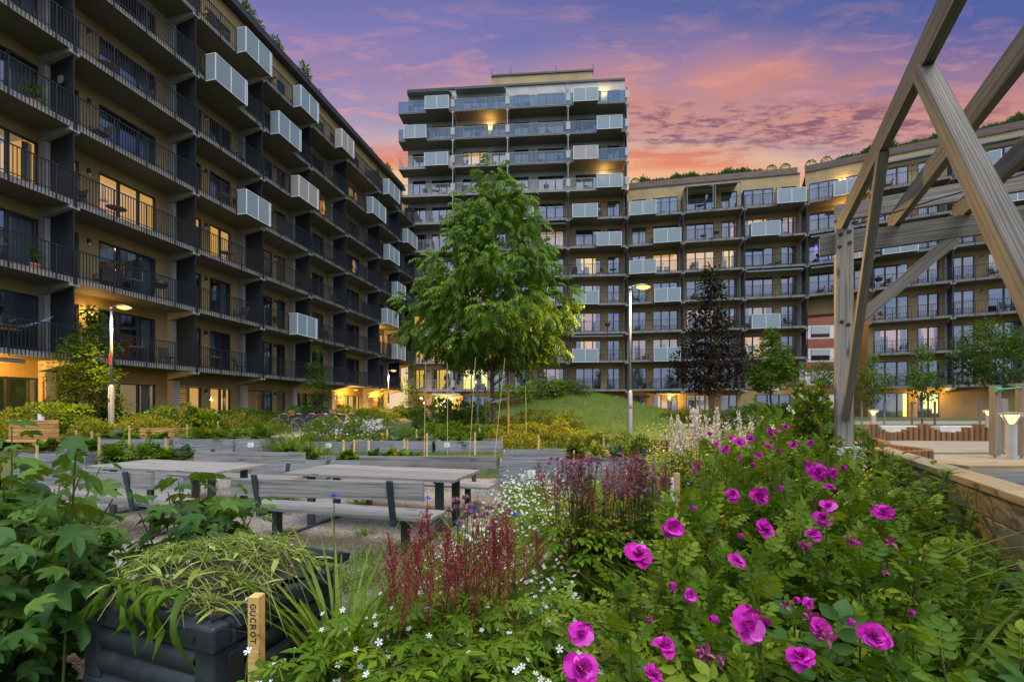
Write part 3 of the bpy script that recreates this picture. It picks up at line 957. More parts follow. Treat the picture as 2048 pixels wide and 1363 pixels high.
b.build('awning', M['awning'], WG)
b = MB(); b.box(11.5, 16.6, .1, .42, 15.2, 15.36); b.build('awning', M['awning'], WG)
for bx_ in ((.3, 4.6, .1, .42, 18.2, 18.36), (.3, 4.6, .1, .42, 15.2, 15.36), (5.2, 10.2, 0.9, 1.5, 24.3, 24.5), (10.8, 15.2, .9, 1.5, 24.3, 24.5)):
    b = MB(); b.box(*bx_); b.build('awning', M['awning'], WG, (fx2[0], fx2[1], 0), (0, 0, a2))
# glazed lobby doors in the blank bay at ground level
fm, pm, rm, cm = win_parts(3.2, 2.3, 3, 'hall', 0, 1)
f = inst('lobby_door', fm, WG, (12.8, WY - .1, .81)); inst('pane', pm, f); inst('lobby', rm, f, (0, .04, 0))
b = MB(); b.box(14.3, 15.0, WY - .06, WY - .003, 3.5, 3.75); b.build('door_sign', M['card'], WG)
# entrance lamp of bays
b = MB(); b.box(3.0, 6.0, .3, 1.5, 3.2, 3.35); b.build('entrance_canopy', M['concrete'], WG)

# ------------------------------------------------------------------ 4. brick office seen through the archway
OB = thing('office_building', 'red brick office building with white window bands seen through archway', 'building', (27, 66, 0), R(-10))
b = MB()
for k in range(5):
    z = .5 + k * 3.3
    b.box(-8, 30, 0, .3, z, z + 1.3)
b.box(-8, 30, .3, 14, .2, 17); b.box(-8, 30, 0, .3, 17, 18)
b.build('wall', M['brick_red'], OB)
for k in range(5):
    z = .5 + k * 3.3 + 1.3
    b = MB(); b.box(-8, 30, .05, .29, z, z + 2.0); b.build('window_band', M['frame_white'], OB)
for k in range(5):
    z = .5 + k * 3.3 + 1.55
    for i in range(10):
        x = -3 + i * 3.2
        b = MB(); b.box(x, x + 2.4, .0, .045, z, z + 1.5, 0)
        for j in range(12 + (i * 7 + k * 3) % 8):
            zz = z + 1.48 - j * .07
            b.box(x + .04, x + 2.36, -.03, -.005, zz - .045, zz, 1)
        b.build('window', [M['glass_rail'] if (i + k) % 3 else M['frame_dark'], M['plastic_white']], OB)
# ================================================================== GROUND
def sm(t):
    t = np.clip(t, 0, 1); return t * t * (3 - 2 * t)
def gz(x, y):
    x = np.asarray(x, float); y = np.asarray(y, float)
    a = .5 * sm((y - 8.2) / 3.8) + .4 * sm((y - 20) / 24)
    r = .45 * sm((x - (-.2 + .3 * np.clip(y, 0, 9))) / 1.4) * sm((x + .5) / .8)
    base = np.maximum(a, r)
    m = 2.05 * np.exp(-((x - 3.0) / 6.4) ** 2 - ((y - 25.0) / 4.8) ** 2)
    return base + m
def g1(x, y):
    return float(gz(x, y))
def lines(a, b, step, far):
    inner = np.arange(a, b + 1e-6, step)
    out = [inner[-1] + (far - b) * (i / 12.0) ** 3 for i in range(1, 13)]
    neg = [inner[0] - (far + a) * (i / 12.0) ** 3 for i in range(12, 0, -1)]
    return np.array(neg + list(inner) + out)
def grid_mesh(xs, ys, zoff, name, mat, rot=0.0, org=(0, 0), mask=None):
    X, Y = np.meshgrid(xs, ys)
    c, s = math.cos(rot), math.sin(rot)
    WX = org[0] + X * c - Y * s; WYY = org[1] + X * s + Y * c
    Z = gz(WX, WYY) + zoff
    nx, ny = len(xs), len(ys)
    V = np.stack([WX, WYY, Z], -1).reshape(-1, 3)
    i = np.arange((ny - 1) * (nx - 1)); q = (i // (nx - 1)) * nx + i % (nx - 1)
    F = np.stack([q, q + 1, q + nx + 1, q + nx], -1)
    if mask is not None:
        cx = V[F].mean(1); F = F[mask(cx[:, 0], cx[:, 1])]
    me = bpy.data.meshes.new(name)
    me.from_pydata(V.tolist(), [], F.tolist())
    me.materials.append(mat)
    me.polygons.foreach_set('use_smooth', [True] * len(F))
    return inst(name, me)

t = NT('ground_cover'); c = t.coord()
n1 = t.noise(c, .8, 6, .65); n2 = t.noise(c, 22, 4, .7)
gcol = t.mix(n2, t.ramp(n1, [(.35, (.035, .05, .014)), (.55, (.055, .085, .02)), (.7, (.075, .07, .03))]), (.03, .045, .012))
M['ground'] = t.done(t.pr(gcol, .95, t.bump(n2, .8, .03)))
t = NT('lawn'); c = t.coord()
n1 = t.noise(c, .9, 5, .6); n2 = t.noise(c, 30, 4, .7)
gcol = t.mix(t.math('MULTIPLY', n2, .6), t.ramp(n1, [(.35, (.022, .055, .006)), (.62, (.045, .09, .010)), (.75, (.075, .10, .016))]), (.015, .034, .004))
M['lawn'] = t.done(t.pr(gcol, .95, t.bump(n2, .9, .03)))
t = NT('gravel'); c = t.coord()
vo = t.n('TexVoronoi', {'Vector': c, 'Scale': 55.0}); vo2 = t.n('TexVoronoi', {'Vector': c, 'Scale': 140.0})
sp = t.n('SeparateColor', {'Color': vo.outputs['Color']})
stone = t.ramp(sp.outputs[0], [(0, (.10, .085, .075)), (.35, (.185, .16, .145)), (.7, (.26, .228, .21)), (1, (.37, .34, .325))])
patch = t.noise(c, .9, 6, .65)
dirt = t.ramp(patch, [(.42, (0, 0, 0)), (.62, (1, 1, 1))])
col = t.mix(t.math('MULTIPLY', dirt, .55), t.mix(.25, stone, vo2.outputs['Color'], 'SOFT_LIGHT'), (.085, .07, .045))
M['gravel'] = t.done(t.pr(col, .9, t.bump(t.math('SUBTRACT', 1.0, vo.outputs['Distance']), .9, .012)))

tag(grid_mesh(lines(-26, 30, .5, 900), lines(-6, 50, .5, 900), 0, 'ground', M['ground']), kind='structure')
tag(grid_mesh(np.arange(-7, 12.01, .35), np.arange(14, 36.01, .35), .012, 'grass_mound', M['lawn'],
              mask=lambda x, y: ((x - 3) / 9.5) ** 2 + ((y - 24.5) / 8.5) ** 2 < 1), kind='structure')
tag(grid_mesh(np.arange(-10, .6, .4), np.arange(2.6, 9.6, .4), .006, 'gravel', M['gravel']), kind='structure')
tag(grid_mesh(np.arange(-10, 11, .5), np.arange(-1.8, 1.81, .4), .010, 'path', M['paving'], R(60), (-8.0, 21.2)), kind='structure')
tag(grid_mesh(np.arange(-3, 5, .5), np.arange(-1.1, 1.11, .4), .014, 'asphalt_path', M['asphalt'], R(18), (-6.4, 24.5)), kind='structure')
tag(grid_mesh(np.arange(6.6, 24, .5), np.arange(6.3, 16, .5), .006, 'sand', M['sand']), kind='structure')
tag(grid_mesh(np.arange(9, 44, .6), np.arange(-2.2, 2.3, .45), .010, 'pavement', M['paving'], R(2), (4, 30)), kind='structure')

# ================================================================== TABLES
def frame_xy(cx, cy, rz):
    c, s = math.cos(rz), math.sin(rz)
    return lambda a, b: (cx + a * c - b * s, cy + a * s + b * c)
def picnic(cx, cy, rz, label):
    t = thing('picnic_table', label, 'picnic table', (cx, cy, 0), rz, 'grey timber picnic tables on the gravel')
    L = 2.45
    top = empty('tabletop'); top.parent = t
    for i in range(6):
        y = -.475 + (i + .5) * .95 / 6
        beam('plank', (-L / 2, y, .735), (L / 2, y, .735), .145, .036, M['wood_grey'], top)
    for sg in (-1, 1):
        seat = empty('seat'); seat.parent = t
        for j in range(2):
            y = sg * (.86 + j * .215)
            beam('plank', (-L / 2 - .03, y, .44), (L / 2 + .03, y, .44), .200, .036, M['wood_grey'], seat)
        bk = beam('backrest', (-L / 2, sg * 1.262, .70), (L / 2, sg * 1.262, .757), .036, .197, M['wood_grey'], t)
        for sx in (-1, 1):
            x = sx * .86
            b = MB()
            b.bar((x, sg * .97, 0.02), (x, sg * .97, .415), .10, .07, (1, 0, 0))
            b.build('leg', M['steel_blue'], t, bevel=.006)
            b = MB()
            b.bar((x, sg * 1.03, .40), (x, sg * 1.26, .395), .06, .05)
            b.bar((x, sg * 1.225, .38), (x, sg * 1.315, .86), .07, .03, (0, 1, 0))
            b.build('back_support', M['steel_blue'], t, bevel=.006)
    for sx in (-1, 1):
        b = MB()
        for sg in (-1, 1):
            b.bar((sx * .95, sg * .27, .02), (sx * .95, sg * .27, .70), .045, .11, (1, 0, 0))
        b.bar((sx * .95, -.4, .70), (sx * .95, .4, .70), .06, .03)
        b.build('leg', M['steel_blue'], t, bevel=.006)
        b = MB(); b.bar((sx * .905, -1.05, .015), (sx * .905, 1.05, .015), .06, .03)
        b.build('ground_rail', M['steel_blue'], t)
    return t
picnic(-1.76, 6.04, R(-15), 'grey timber picnic table with bench backs, whole in view in front of planter boxes')
picnic(-5.09, 6.72, R(-15), 'grey timber picnic table half hidden behind the large currant bush')

# ================================================================== PLANTER BOXES
def planter(x0, x1, y, dep, h, label, rz=0.0, card=None, zt=None):
    zg = g1((x0 + x1) / 2, y) - .03
    t = thing('planter_box', label, 'planter', (x0, y, zg), rz, 'grey pallet collar planter boxes')
    L = x1 - x0
    n = 2 if h > .3 else 1
    bh = (h + .03) / n
    for i in range(n):
        z = bh * (i + .5)
        beam('board', (0, .012, z), (L, .012, z), .024, bh - .008, M['wood_planter'], t, bevel=.003)
        beam('board', (0, dep - .012, z), (L, dep - .012, z), .024, bh - .008, M['wood_planter'], t, bevel=.003)
        beam('board', (.012, .026, z), (.012, dep - .026, z), .024, bh - .012, M['wood_planter'], t, bevel=.003)
        beam('board', (L - .012, .026, z), (L - .012, dep - .026, z), .024, bh - .012, M['wood_planter'], t, bevel=.003)
    for x in (0, L):
        b = MB()
        for i in range(n):
            for j in range(3):
                z = bh * i + .04 + j * (bh - .06) / 3
                b.box(x - .07 if x else .002, x - .002 if x else .07, -.006, -.001, z, z + .028)
                b.tube([(x, -.006, z - .005), (x, -.006, z + .035)], .009, 6)
        b.build('corner_hinge', M['metal_galv'], t)
    b = MB()
    m = 8
    def sz(i, j): return h - .09 + .025 * math.sin(i * 2.3 + j * 1.7)
    for i in range(m):
        for j in range(3):
            X = [.026 + (L - .052) * (i + e) / m for e in (0, 1)]; Y = [.026 + (dep - .052) * (j + e) / 3 for e in (0, 1)]
            b.quad((X[0], Y[0], sz(i, j)), (X[1], Y[0], sz(i + 1, j)), (X[1], Y[1], sz(i + 1, j + 1)), (X[0], Y[1], sz(i, j + 1)))
    b.build('soil', M['soil'], t)
    if card is not None:
        b = MB(); b.box(card - .075, card + .075, -.006, -.002, h * .55, h * .55 + .12)
        for i in range(3): b.box(card - .05, card + .05 - .02 * i, -.0075, -.0065, h * .55 + .025 + i * .027, h * .55 + .031 + i * .027, 1)
        b.build('label_card', [M['card'], M['metal_galv']], t)
    return t
planter(-.24, .98, 8.6, .8, .56, 'tall grey planter box with a centred white card behind the white daisies', card=.62)
planter(1.04, 2.55, 8.85, .8, .5, 'grey planter box with a black marked white card behind purple masterwort', card=1.28)
planter(-.2, 1.5, 10.1, .8, .36, 'low grey planter box with bare soil behind the tall carded box', card=None)
planter(-5.45, -3.9, 9.2, .8, .46, 'grey planter box between the two picnic table backrests', card=None)
planter(-3.82, -1.85, 9.25, .8, .44, 'long grey planter box behind the nearer picnic table with leafy kale', card=None)
planter(-5.45, -4.2, 11.4, .8, .3, 'low grey planter box with two white cards near the long grasses', card=.7)
planter(-4.1, -2.1, 11.5, .8, .3, 'low grey planter box filled with blue green cabbages', card=None)
planter(-2.0, -.25, 11.5, .8, .3, 'low grey planter box beside the red poppy', card=.3)
planter(-11.5, -8.8, 11.3, .8, .38, 'long grey planter box with a white card left of the blue corner hinge', card=2.2)
planter(-8.7, -7.15, 11.3, .8, .38, 'grey planter box with bright feathery herbs under the lamp strip', card=None)
planter(-7.05, -6.35, 11.2, 1.1, .40, 'short grey planter box with one white card near the parked bicycles', card=.4)
planter(-11.1, -9.6, 9.9, .9, .4, 'grey planter box with strawberry leaves behind the currant bush', card=None)
planter(-8.5, -6.5, 8.7, .9, .44, 'grey planter box with blue hinge at the far end of the half hidden table', card=None)

# ================================================================== NAME STAKES AND CANES
def stake(px, pt, d, zb, label, w=.034, lean=0.0):
    p = at(px, pt, d)
    h = p.z - zb
    t = thing('name_stake', label, 'stake', (p.x - lean * h, d, zb), rnd.uniform(-.5, .5), 'pale pine name stakes in the vegetable beds')
    b = MB()
    b.add([(-w / 2, -w / 2, -.15), (w / 2, -w / 2, -.15), (w / 2, w / 2, -.15), (-w / 2, w / 2, -.15), (lean * h - w / 2, -w / 2, h), (lean * h + w / 2, -w / 2, h), (lean * h + w / 2, w / 2, h), (lean * h - w / 2, w / 2, h)],
          [(0, 1, 5, 4), (1, 2, 6, 5), (2, 3, 7, 6), (3, 0, 4, 7), (4, 5, 6, 7)])
    o = b.build('stake_post', M['wood_stake'], t)
    b = MB()
    for i in range(5):
        z = h - .05 - i * .022
        x = lean * z
        b.box(x - w * .28, x + w * .25, -w / 2 - .0015, -w / 2 - .0008, z - .004, z + .004)
        if i % 2: b.box(x - w * .28, x - w * .16, -w / 2 - .0015, -w / 2 - .0008, z - .004, z + .016)
    b.build('scribble', M['ink'], t)
    return t
ST = [(74, 890, 9.0, 'with the widest head beside the currant shoot'), (152, 848 + 12, 10.6, 'just right of the slatted bench back'), (184, 862, 10.6, 'behind the strawberry planter'), (198, 874, 10.0, 'in front of the strawberry planter'),
      (259, 850, 10.4, 'rising from the round leafy clump'), (332, 876, 10.0, 'in front of the white planter card'), (374, 848, 12.0, 'behind the feathery herbs'), (436, 842, 12.0, 'between two leafy bushes under the long block'),
      (584, 872, 11.6, 'among the long curved grasses'), (687, 879, 9.7, 'standing alone between the two backrests'), (708, 878, 11.2, 'half sunk in the tall flowering bush'), (737, 880, 9.9, 'first above the nearer backrest'),
      (744, 878, 11.8, 'close behind another, low'), (763, 880, 11.6, 'lowest beside the kale'), (774, 858, 12.0, 'pale and tall against the asphalt path'), (808, 878, 9.9, 'above the middle of the nearer backrest'),
      (815, 880, 11.0, 'tucked behind its darker twin'), (833, 858, 12.0, 'leaning slightly by the golden shrubs'), (854, 866, 9.9, 'tallest above the nearer backrest'), (950, 864, 9.9, 'at the right above the nearer backrest'), (959, 856, 12.2, 'behind the tree trunk stakes'),
      (1077, 870, 11.4, 'by itself in the golden shrub'), (1207, 868, 11.4, 'small one beside the lamp post foot')]
for i, (px, pt, d, tx) in enumerate(ST):
    stake(px, pt, d, g1((px - 1024) / FOC * d, d), 'pale pine stake ' + tx)
stake(1148, 900, 9.0, .2, 'pale pine stake leaning far to the right over the bare soil box', lean=-.0)
p = at(1352, 945, 4.2)
t = thing('label_stake', 'yellow pine stake with a white plastic strip standing among the rose leaves', 'stake', (p.x, 4.2, .35), .1)
b = MB(); b.box(-.02, .03, -.02, .02, -.1, p.z - .35); b.build('stake_post', M['wood_stake'], t)
b = MB(); b.box(-.052, -.022, -.012, .012, .3, p.z - .40); b.build('marker_strip', M['plastic_white'], t)
for px0, y0, px1, y1, d, tx in [(851, 725, 848, 905, 11.0, 'upright at the far end of the row'), (894, 725, 895, 900, 11.2, 'upright, second in the row'), (951, 715, 938, 905, 11.0, 'leaning slightly beside the tree stakes'), (1010, 715, 988, 905, 10.8, 'leaning most, right of the trunk'), (1051, 772, 1052, 850, 12.5, 'short and straight in front of the mound')]:
    a = at(px0, y0, d); bb = at(px1, y1, d)
    t = MB(); t.tube([bb - Vector((0, 0, .3)), (a + bb) / 2 + Vector((.006, 0, 0)), a], [.008, .007, .005], 6)
    o = t.build('bamboo_cane', M['wood_stake'])
    tag(o, 'thin bamboo cane ' + tx, 'cane', 'bamboo canes in the beds')

# hand-lettered stake in the foreground
d = 1.75; p = at(513, 1187, d)
t = thing('name_stake', 'thick yellow pine stake in the foreground hand lettered GUCROT', 'stake', (p.x, d, 0), R(-2))
b = MB(); w = .0215
b.box(-w, w, -w, w, -.1, p.z - .006)
b.add([(-w, -w, p.z - .006), (w, -w, p.z - .006), (w, w, p.z - .006), (-w, w, p.z - .006), (-w + .006, -w + .006, p.z), (w - .006, -w + .006, p.z), (w - .006, w - .006, p.z), (-w + .006, w - .006, p.z)], [(4, 5, 6, 7), (0, 1, 5, 4), (1, 2, 6, 5), (2, 3, 7, 6), (3, 0, 4, 7)])
m_st = m_wood('ochre_pine', [(.40, .25, .075), (.56, .36, .12), (.66, .46, .18)], ring=28, knots=False)
o = b.build('stake_post', m_st, t)
def stroke(b, pts, r=.0019):
    """marker-pen stroke laid on the face; letters run down the stake"""
    for (x0, z0), (x1, z1) in zip(pts, pts[1:]):
        b.bar((x0, 0, z0), (x1, 0, z1), .0012, r * 2, (1, 0, .001))
def letter_strokes(ch):
    G = {'G': [[(.9, .8), (.5, 1), (.15, .8), (.0, .45), (.2, .1), (.55, 0), (.9, .2), (.9, .5), (.55, .5)]], 'U': [[(0, 1), (.02, .3), (.25, 0), (.6, .05), (.8, .35), (.85, 1)]],
         'C': [[(.85, .9), (.4, 1), (.08, .6), (.1, .2), (.45, 0), (.85, .12)]], 'R': [[(0, 0), (.05, 1), (.6, .95), (.75, .7), (.5, .5), (.08, .48)], [(.3, .48), (.85, 0)]],
         'O': [[(.45, 1), (.1, .75), (.05, .3), (.4, 0), (.8, .25), (.85, .7), (.45, 1)]], 'T': [[(0, 1), (.95, .97)], [(.47, 1), (.5, 0)]]}
    return G[ch]
b = MB(); z = p.z - .030; cw = .027
for ch in 'GUCROT':
    for st in letter_strokes(ch):
        # text direction runs down (-z), letter tops point to +x
        stroke(b, [(-.011 + v * .022, z - u * .022) for u, v in st])
    z -= cw
b.build('lettering', M['ink'], t, (0, -w - .0012, 0))

# ================================================================== LAMPS
def street_lamp(x, y, top, armdir, label, low=1.7, band=False, power=450, wide=132):
    zg = g1(x, y) - .05
    H = top - zg
    t = thing('street_lamp', label, 'street lamp', (x, y, zg), 0, 'curved arm street lamps')
    b = MB(); b.lathe([(.085, 0), (.085, low - .06), (.06, low), (.048, low + .02)], 16)
    b.box(-.03, .03, -.089, -.084, low - .6, low - .45, 1)
    b.build('pole_sleeve', [M['metal_galv'], M['black']], t, smooth=True)
    b = MB(); b.tube([(0, 0, low - .02), (0, 0, H)], [.05, .036], 14)
    b.build('pole', M['metal_galv'], t, smooth=True)
    ax = armdir
    b = MB(); b.tube([(0, 0, H - .12), (0, 0, H - .02)], .055, 12); b.tube([(0, 0, H - .06), (ax * .12, 0, H + .02), (ax * .26, 0, H + .03)], [.028, .026, .03], 10)
    b.build('arm', M['metal_galv'], t, smooth=True)
    b = MB(); n = 14; k = 6
    for i in range(k + 1):
        u = i / k; r = .145 * math.sin(PI * (u * .86 + .09)) ** .8
        for j in range(n):
            a = 2 * PI * j / n
            b.v.append((ax * (.16 + .56 * u), r * math.cos(a), H + .02 - .05 * u * u + (r * .55 * math.sin(a) if math.sin(a) > 0 else r * .12 * math.sin(a))))
    for i in range(k):
        for j in range(n):
            q = (j + 1) % n; b.f.append((i * n + j, i * n + q, (i + 1) * n + q, (i + 1) * n + j)); b.m.append(0)
    b.build('lamp_head', M['metal_galv'], t, smooth=True)
    b = MB(); b.lathe([(0, -.075), (.06, -.06), (.115, -.02), (.12, 0.0)], 14)
    o = b.build('lamp_lens', M['bulb'], t, (ax * .46, 0, H - .015), smooth=True); o.scale = (2.0, 1.25, 1.1)
    if band:
        b = MB(); b.box(-.045, .05, -.058, -.05, low + .75, low + 1.1); b.build('red_notice', M['red'], t)
    lights.append((Vector((x + ax * .46, y, top - .16)), power, (1, .57, .14), wide))
    return t
lights = []
street_lamp(4.02, 15.0, 5.78, 1, 'tall grey street lamp with glowing head beside the leafy central tree', low=1.75, power=1050, wide=172)
street_lamp(-14.3, 15.7, 5.25, 1, 'grey street lamp with red notice on its pole before the long block', low=2.0, band=True, power=750)
street_lamp(-10.55, 37.5, 4.9, 1, 'distant small street lamp by the archway under the long block', low=1.3, power=900)
def bollard(x, y, label, h=1.1, power=60):
    zg = g1(x, y) - .02
    t = thing('bollard_light', label, 'bollard light', (x, y, zg), 0, 'glowing funnel topped bollard lights')
    b = MB(); b.lathe([(.085, 0), (.085, h - .24), (.0, h - .24)], 18); b.build('post', M['metal_pale'], t, smooth=False)
    b = MB()
    for a in (0, PI / 2, PI, 3 * PI / 2):
        c, s = math.cos(a), math.sin(a)
        b.bar((.08 * c, .08 * s, h - .24), (.19 * c, .19 * s, h - .03), .03, .02, (0, 0, 1))
    b.lathe([(.20, h - .03), (.205, h), (.0, h + .012)], 20); b.lathe([(0.0, h - .031), (.2, h - .03)], 20)
    b.build('cap', M['metal_pale'], t)
    b = MB(); b.lathe([(.03, h - .235), (.055, h - .2), (.165, h - .05), (.13, h - .045), (.03, h - .2)], 18); b.build('light_cone', M['led'], t, smooth=True)
    lights.append((Vector((x, y, zg + h - .12)), power, (1, .66, .3), 'point'))
bollard(10.5, 9.25, 'nearest glowing bollard light standing in the sand by the climbing frame posts', power=26)
bollard(19.7, 18.2, 'small bollard light on grass behind the log palisade', power=25)
bollard(15.2, 18.5, 'bollard light behind the wooden pergola post and log palisade', power=25)
bollard(13.2, 19.4, 'bollard light left of the white flowering climber', power=40)

# ================================================================== PERGOLA
PA = Vector((3.92, 5.2, 0)); av = Vector((-.4787, -.878, 0)); cv = Vector((.878, -.4787, 0))
PG = thing('pergola', 'big weathered timber pergola of posts, beams, rafters and diagonal braces', 'pergola', (PA.x, PA.y, .4))
po = PG.location.copy()
def pg(name, p0, p1, w, h, up=(0, 0, 1)):
    return beam(name, p0, p1, w, h, M['wood_beam'], PG, up, .008, po)
Z = lambda v, z: Vector((v.x, v.y, z))
P2 = PA + av * 4.56
for q in (PA, P2, PA + cv * 4.2, P2 + cv * 4.2):
    b = MB(); b.box(-.15, .15, -.15, .15, -.2, .765); o = b.build('footing', M['concrete_l'], PG, (q.x - po.x, q.y - po.y, 0), (0, 0, R(-28.6)), bevel=.01)
    pg('post', Z(q, 1.17), Z(q, 3.715), .165, .165, (cv.x, cv.y, 0))
for q in (PA - av * .145, P2 - av * .145):
    pg('cross_beam', Z(q - cv * .22, 3.6), Z(q + cv * 4.5, 3.6), .07, .235)
for s in (0, .52, 1.1, 1.7, 2.3, 2.9, 3.5, 4.1):
    pg('rafter', Z(PA + cv * s - av * .42, 3.825), Z(PA + cv * s + av * 5.6, 3.825), .06, .205)
for q in (PA - av * .3, P2 - av * .1):
    pg('purlin', Z(q - cv * .05, 4.03), Z(q + cv * 4.4, 4.03), .06, .2)
pg('brace', Z(PA + av * .10, 1.5), Z(PA + av * 1.78, 3.74), .07, .10)
pg('brace', Z(P2 - av * .10, 1.42), Z(P2 - av * 1.80, 3.74), .085, .10)
pg('brace', Z(PA + cv * .08 - av * .145, 2.58), Z(PA + cv * 1.02 - av * .145, 3.50), .06, .13)
pg('brace', Z(P2 + cv * .08 - av * .145, 2.58), Z(P2 + cv * 1.02 - av * .145, 3.50), .06, .13)
def bolts(pts):
    for p in pts:
        b = MB(); b.lathe([(0, -.012), (.016, -.012), (.016, 0), (.024, 0), (.024, .003), (0, .004)], 8)
        b.build('bolt', M['black'], PG, Vector(p) - po, (PI / 2, 0, R(-28.6)))
for qd in (PA, P2):
    fc = qd + av * .0835
    bolts([Z(fc + cv * dx, z) for dx, z in ((-.04, 3.64), (.04, 3.66), (-.05, 3.50), (.045, 3.53), (-.03, 2.62), (.03, 2.58))])
b = MB(); b.tube([Vector(p) - po for p in (Z(PA + cv * .1 + av * .05, 3.74), Z(PA + cv * .7 + av * .3, 3.78), Z(PA + cv * 1.5 + av * .45, 3.86))], .008, 6); b.build('cable', M['black'], PG)

# ================================================================== TIMBER WALL, PLATFORM
def wl(d, off=0.0):
    return Vector((1.525 + .559 * (d), d, 0)) + cv * off
TW = thing('planter_wall', 'low yellowish plank retaining wall with a broad timber cap beside the roses', 'low wall', wl(3.0))
to = TW.location.copy()
for i in range(4):
    z = 1.045 - .085 - i * .165
    for d0, d1 in ((.6, 3.1), (3.105, 5.9)):
        beam('plank', Z(wl(d0, .03), z), Z(wl(d1, .03), z), .04, .152, M['wood_wall'], TW, bevel=.005, off=to)
for d0, d1 in ((.6, 2.75), (2.76, 5.95)):
    beam('cap_board', Z(wl(d0, .09), 1.075), Z(wl(d1, .09), 1.075), .21, .05, M['wood_wall'], TW, bevel=.006, off=to)
for dd in (1.2, 2.4, 3.6, 4.8):
    beam('support_post', Z(wl(dd, .10), .3), Z(wl(dd, .10), 1.045), .09, .09, M['wood_wall'], TW, (1, 0, 0), off=to)
PF = thing('timber_platform', 'stepped grey timber platform with a warmly lit top edge behind the plank wall', 'platform', (6.2, 4.2, .4))
fo = PF.location.copy()
beam('top_board', (4.05, 4.32, 1.07), (10, 4.32, 1.07), .24, .05, M['wood_wall'], PF, off=fo)
beam('top_board', (4.1, 4.07, 1.07), (10, 4.07, 1.07), .24, .05, M['wood_wall'], PF, off=fo)
for i in range(2):
    beam('riser', (3.95 - .1 * i, 3.96, .98 - i * .14), (10, 3.96, .98 - i * .14), .03, .13, M['wood_grey'], PF, off=fo)
for i in range(9):
    beam('deck_board', (3.72 - .06 * i, 3.86 - i * .15, .80), (10, 3.86 - i * .15, .80), .143, .03, M['wood_grey'], PF, off=fo)

# ================================================================== PLAYGROUND
def log_row(name, label, pts, r, hs, n):
    t = thing(name, label, 'palisade', (pts[0][0], pts[0][1], 0))
    L = [0]
    for a, b in zip(pts, pts[1:]): L.append(L[-1] + math.dist(a, b))
    for i in range(n):
        s = L[-1] * i / (n - 1)
        k = max(j for j in range(len(L) - 1) if L[j] <= s + 1e-9)
        u = (s - L[k]) / (L[k + 1] - L[k])
        x = pts[k][0] + (pts[k + 1][0] - pts[k][0]) * u; y = pts[k][1] + (pts[k + 1][1] - pts[k][1]) * u
        h = hs(i)
        b = MB(); rr = r * rnd.uniform(.9, 1.0)
        zg = g1(x, y) - .1
        # built along X so that the grain runs up the log
        b.tube([(0, 0, 0), (h + .1 - .012, 0, 0), (h + .1, 0, 0)], [rr, rr, rr - .012], 12)
        b.build('log', M['wood_log'], t, (x - pts[0][0], y - pts[0][1], zg), (0, -PI / 2, 0))
    return t
hh = [.28, .32, .42, .42, .55, .55, .55, .42, .36, .28, .26, .26, .28, .36, .44, .44, .56, .56, .42, .36, .28, .28, .26, .30, .44, .44, .56, .56, .44]
log_row('log_palisade', 'stepped brown log palisade along the back of the sand', [(11.6, 15.0), (13.5, 15.5), (16, 15.2), (18.5, 15.0), (21, 14.6)], .088, lambda i: hh[i % len(hh)] + .04, 56)
log_row('log_edging', 'low curved brown log edging at the near side of the sand', [(10.9, 13.6), (10.2, 12.2), (9.6, 11.2), (9.45, 10.5), (9.35, 9.9), (9.0, 9.5), (8.5, 9.4)], .085, lambda i: .27, 31)
log_row('log_edging', 'low orange lit log edging beside the pale astilbe', [(3.3, 11.6), (3.9, 11.3), (4.5, 11.5)], .075, lambda i: .36, 9)
CF = thing('climbing_bars', 'grey timber climbing frame posts joined by a green bar on the sand', 'climbing frame', (12.2, 10.3, g1(12.2, 10.3)))
for (px, pt, d) in ((1990, 770, 10.3), (2005, 797, 11.2), (2043, 766, 10.2)):
    p = at(px, pt, d)
    beam('post', (p.x, d, .52), (p.x, d, p.z), .14, .14, M['wood_beam'], CF, (1, 0, 0), off=CF.location)
    b = MB(); b.tube([(0, 0, -.1), (0, 0, .12)], .03, 8); b.build('post_foot', M['metal_galv'], CF, Vector((p.x, d, .5)) - CF.location)
p0, p1 = at(1990, 779, 10.25), at(2043, 775, 10.15)
b = MB(); b.tube([p0 - CF.location, p1 - CF.location], .025, 10); b.tube([p0 - CF.location - Vector((.05, .06, 0)), p0 - CF.location + Vector((.06, -.06, 0))], .06, 10); b.build('green_bar', M['green'], CF)

# slatted bench by the lamp, wooden crate planters
SB_ = thing('slat_bench', 'pale slatted timber bench back standing among the warm lit shrubs', 'bench', (-12.9, 11.9, g1(-12.9, 11.9)), R(-6))
for i in range(5):
    beam('slat', (-.8, 0, .30 + i * .115), (.72, 0, .30 + i * .115), .03, .10, M['wood_warm'], SB_)
beam('seat', (-.8, -.22, .26), (.72, -.22, .26), .36, .04, M['wood_warm'], SB_)
for x in (-.7, .62):
    b = MB(); b.box(x - .03, x + .03, -.36, .05, 0, .24); b.box(x - .03, x + .03, .017, .05, .24, .82); b.build('leg', M['steel_blue'], SB_)
t = thing('drink_carton', 'small white carton standing on the slatted bench back', 'carton', (-12.72, 11.9, g1(-12.9, 11.9) + .81))
b = MB(); b.box(-.04, .04, -.03, .03, 0, .10); b.box(-.09, -.045, -.02, .02, 0, .17); b.build('carton', M['plastic_white'], t)
CR = thing('wood_crate', 'small orange lit timber crate planter under the street lamp shrubs', 'crate', (-11.0, 13.6, g1(-11, 13.6)), R(-4))
for i in range(3):
    beam('board', (-.55, 0, .2 + i * .13), (.55, 0, .2 + i * .13), .03, .115, M['wood_warm'], CR)
    beam('board', (.55, .02, .2 + i * .13), (.55, .7, .2 + i * .13), .03, .115, M['wood_warm'], CR)
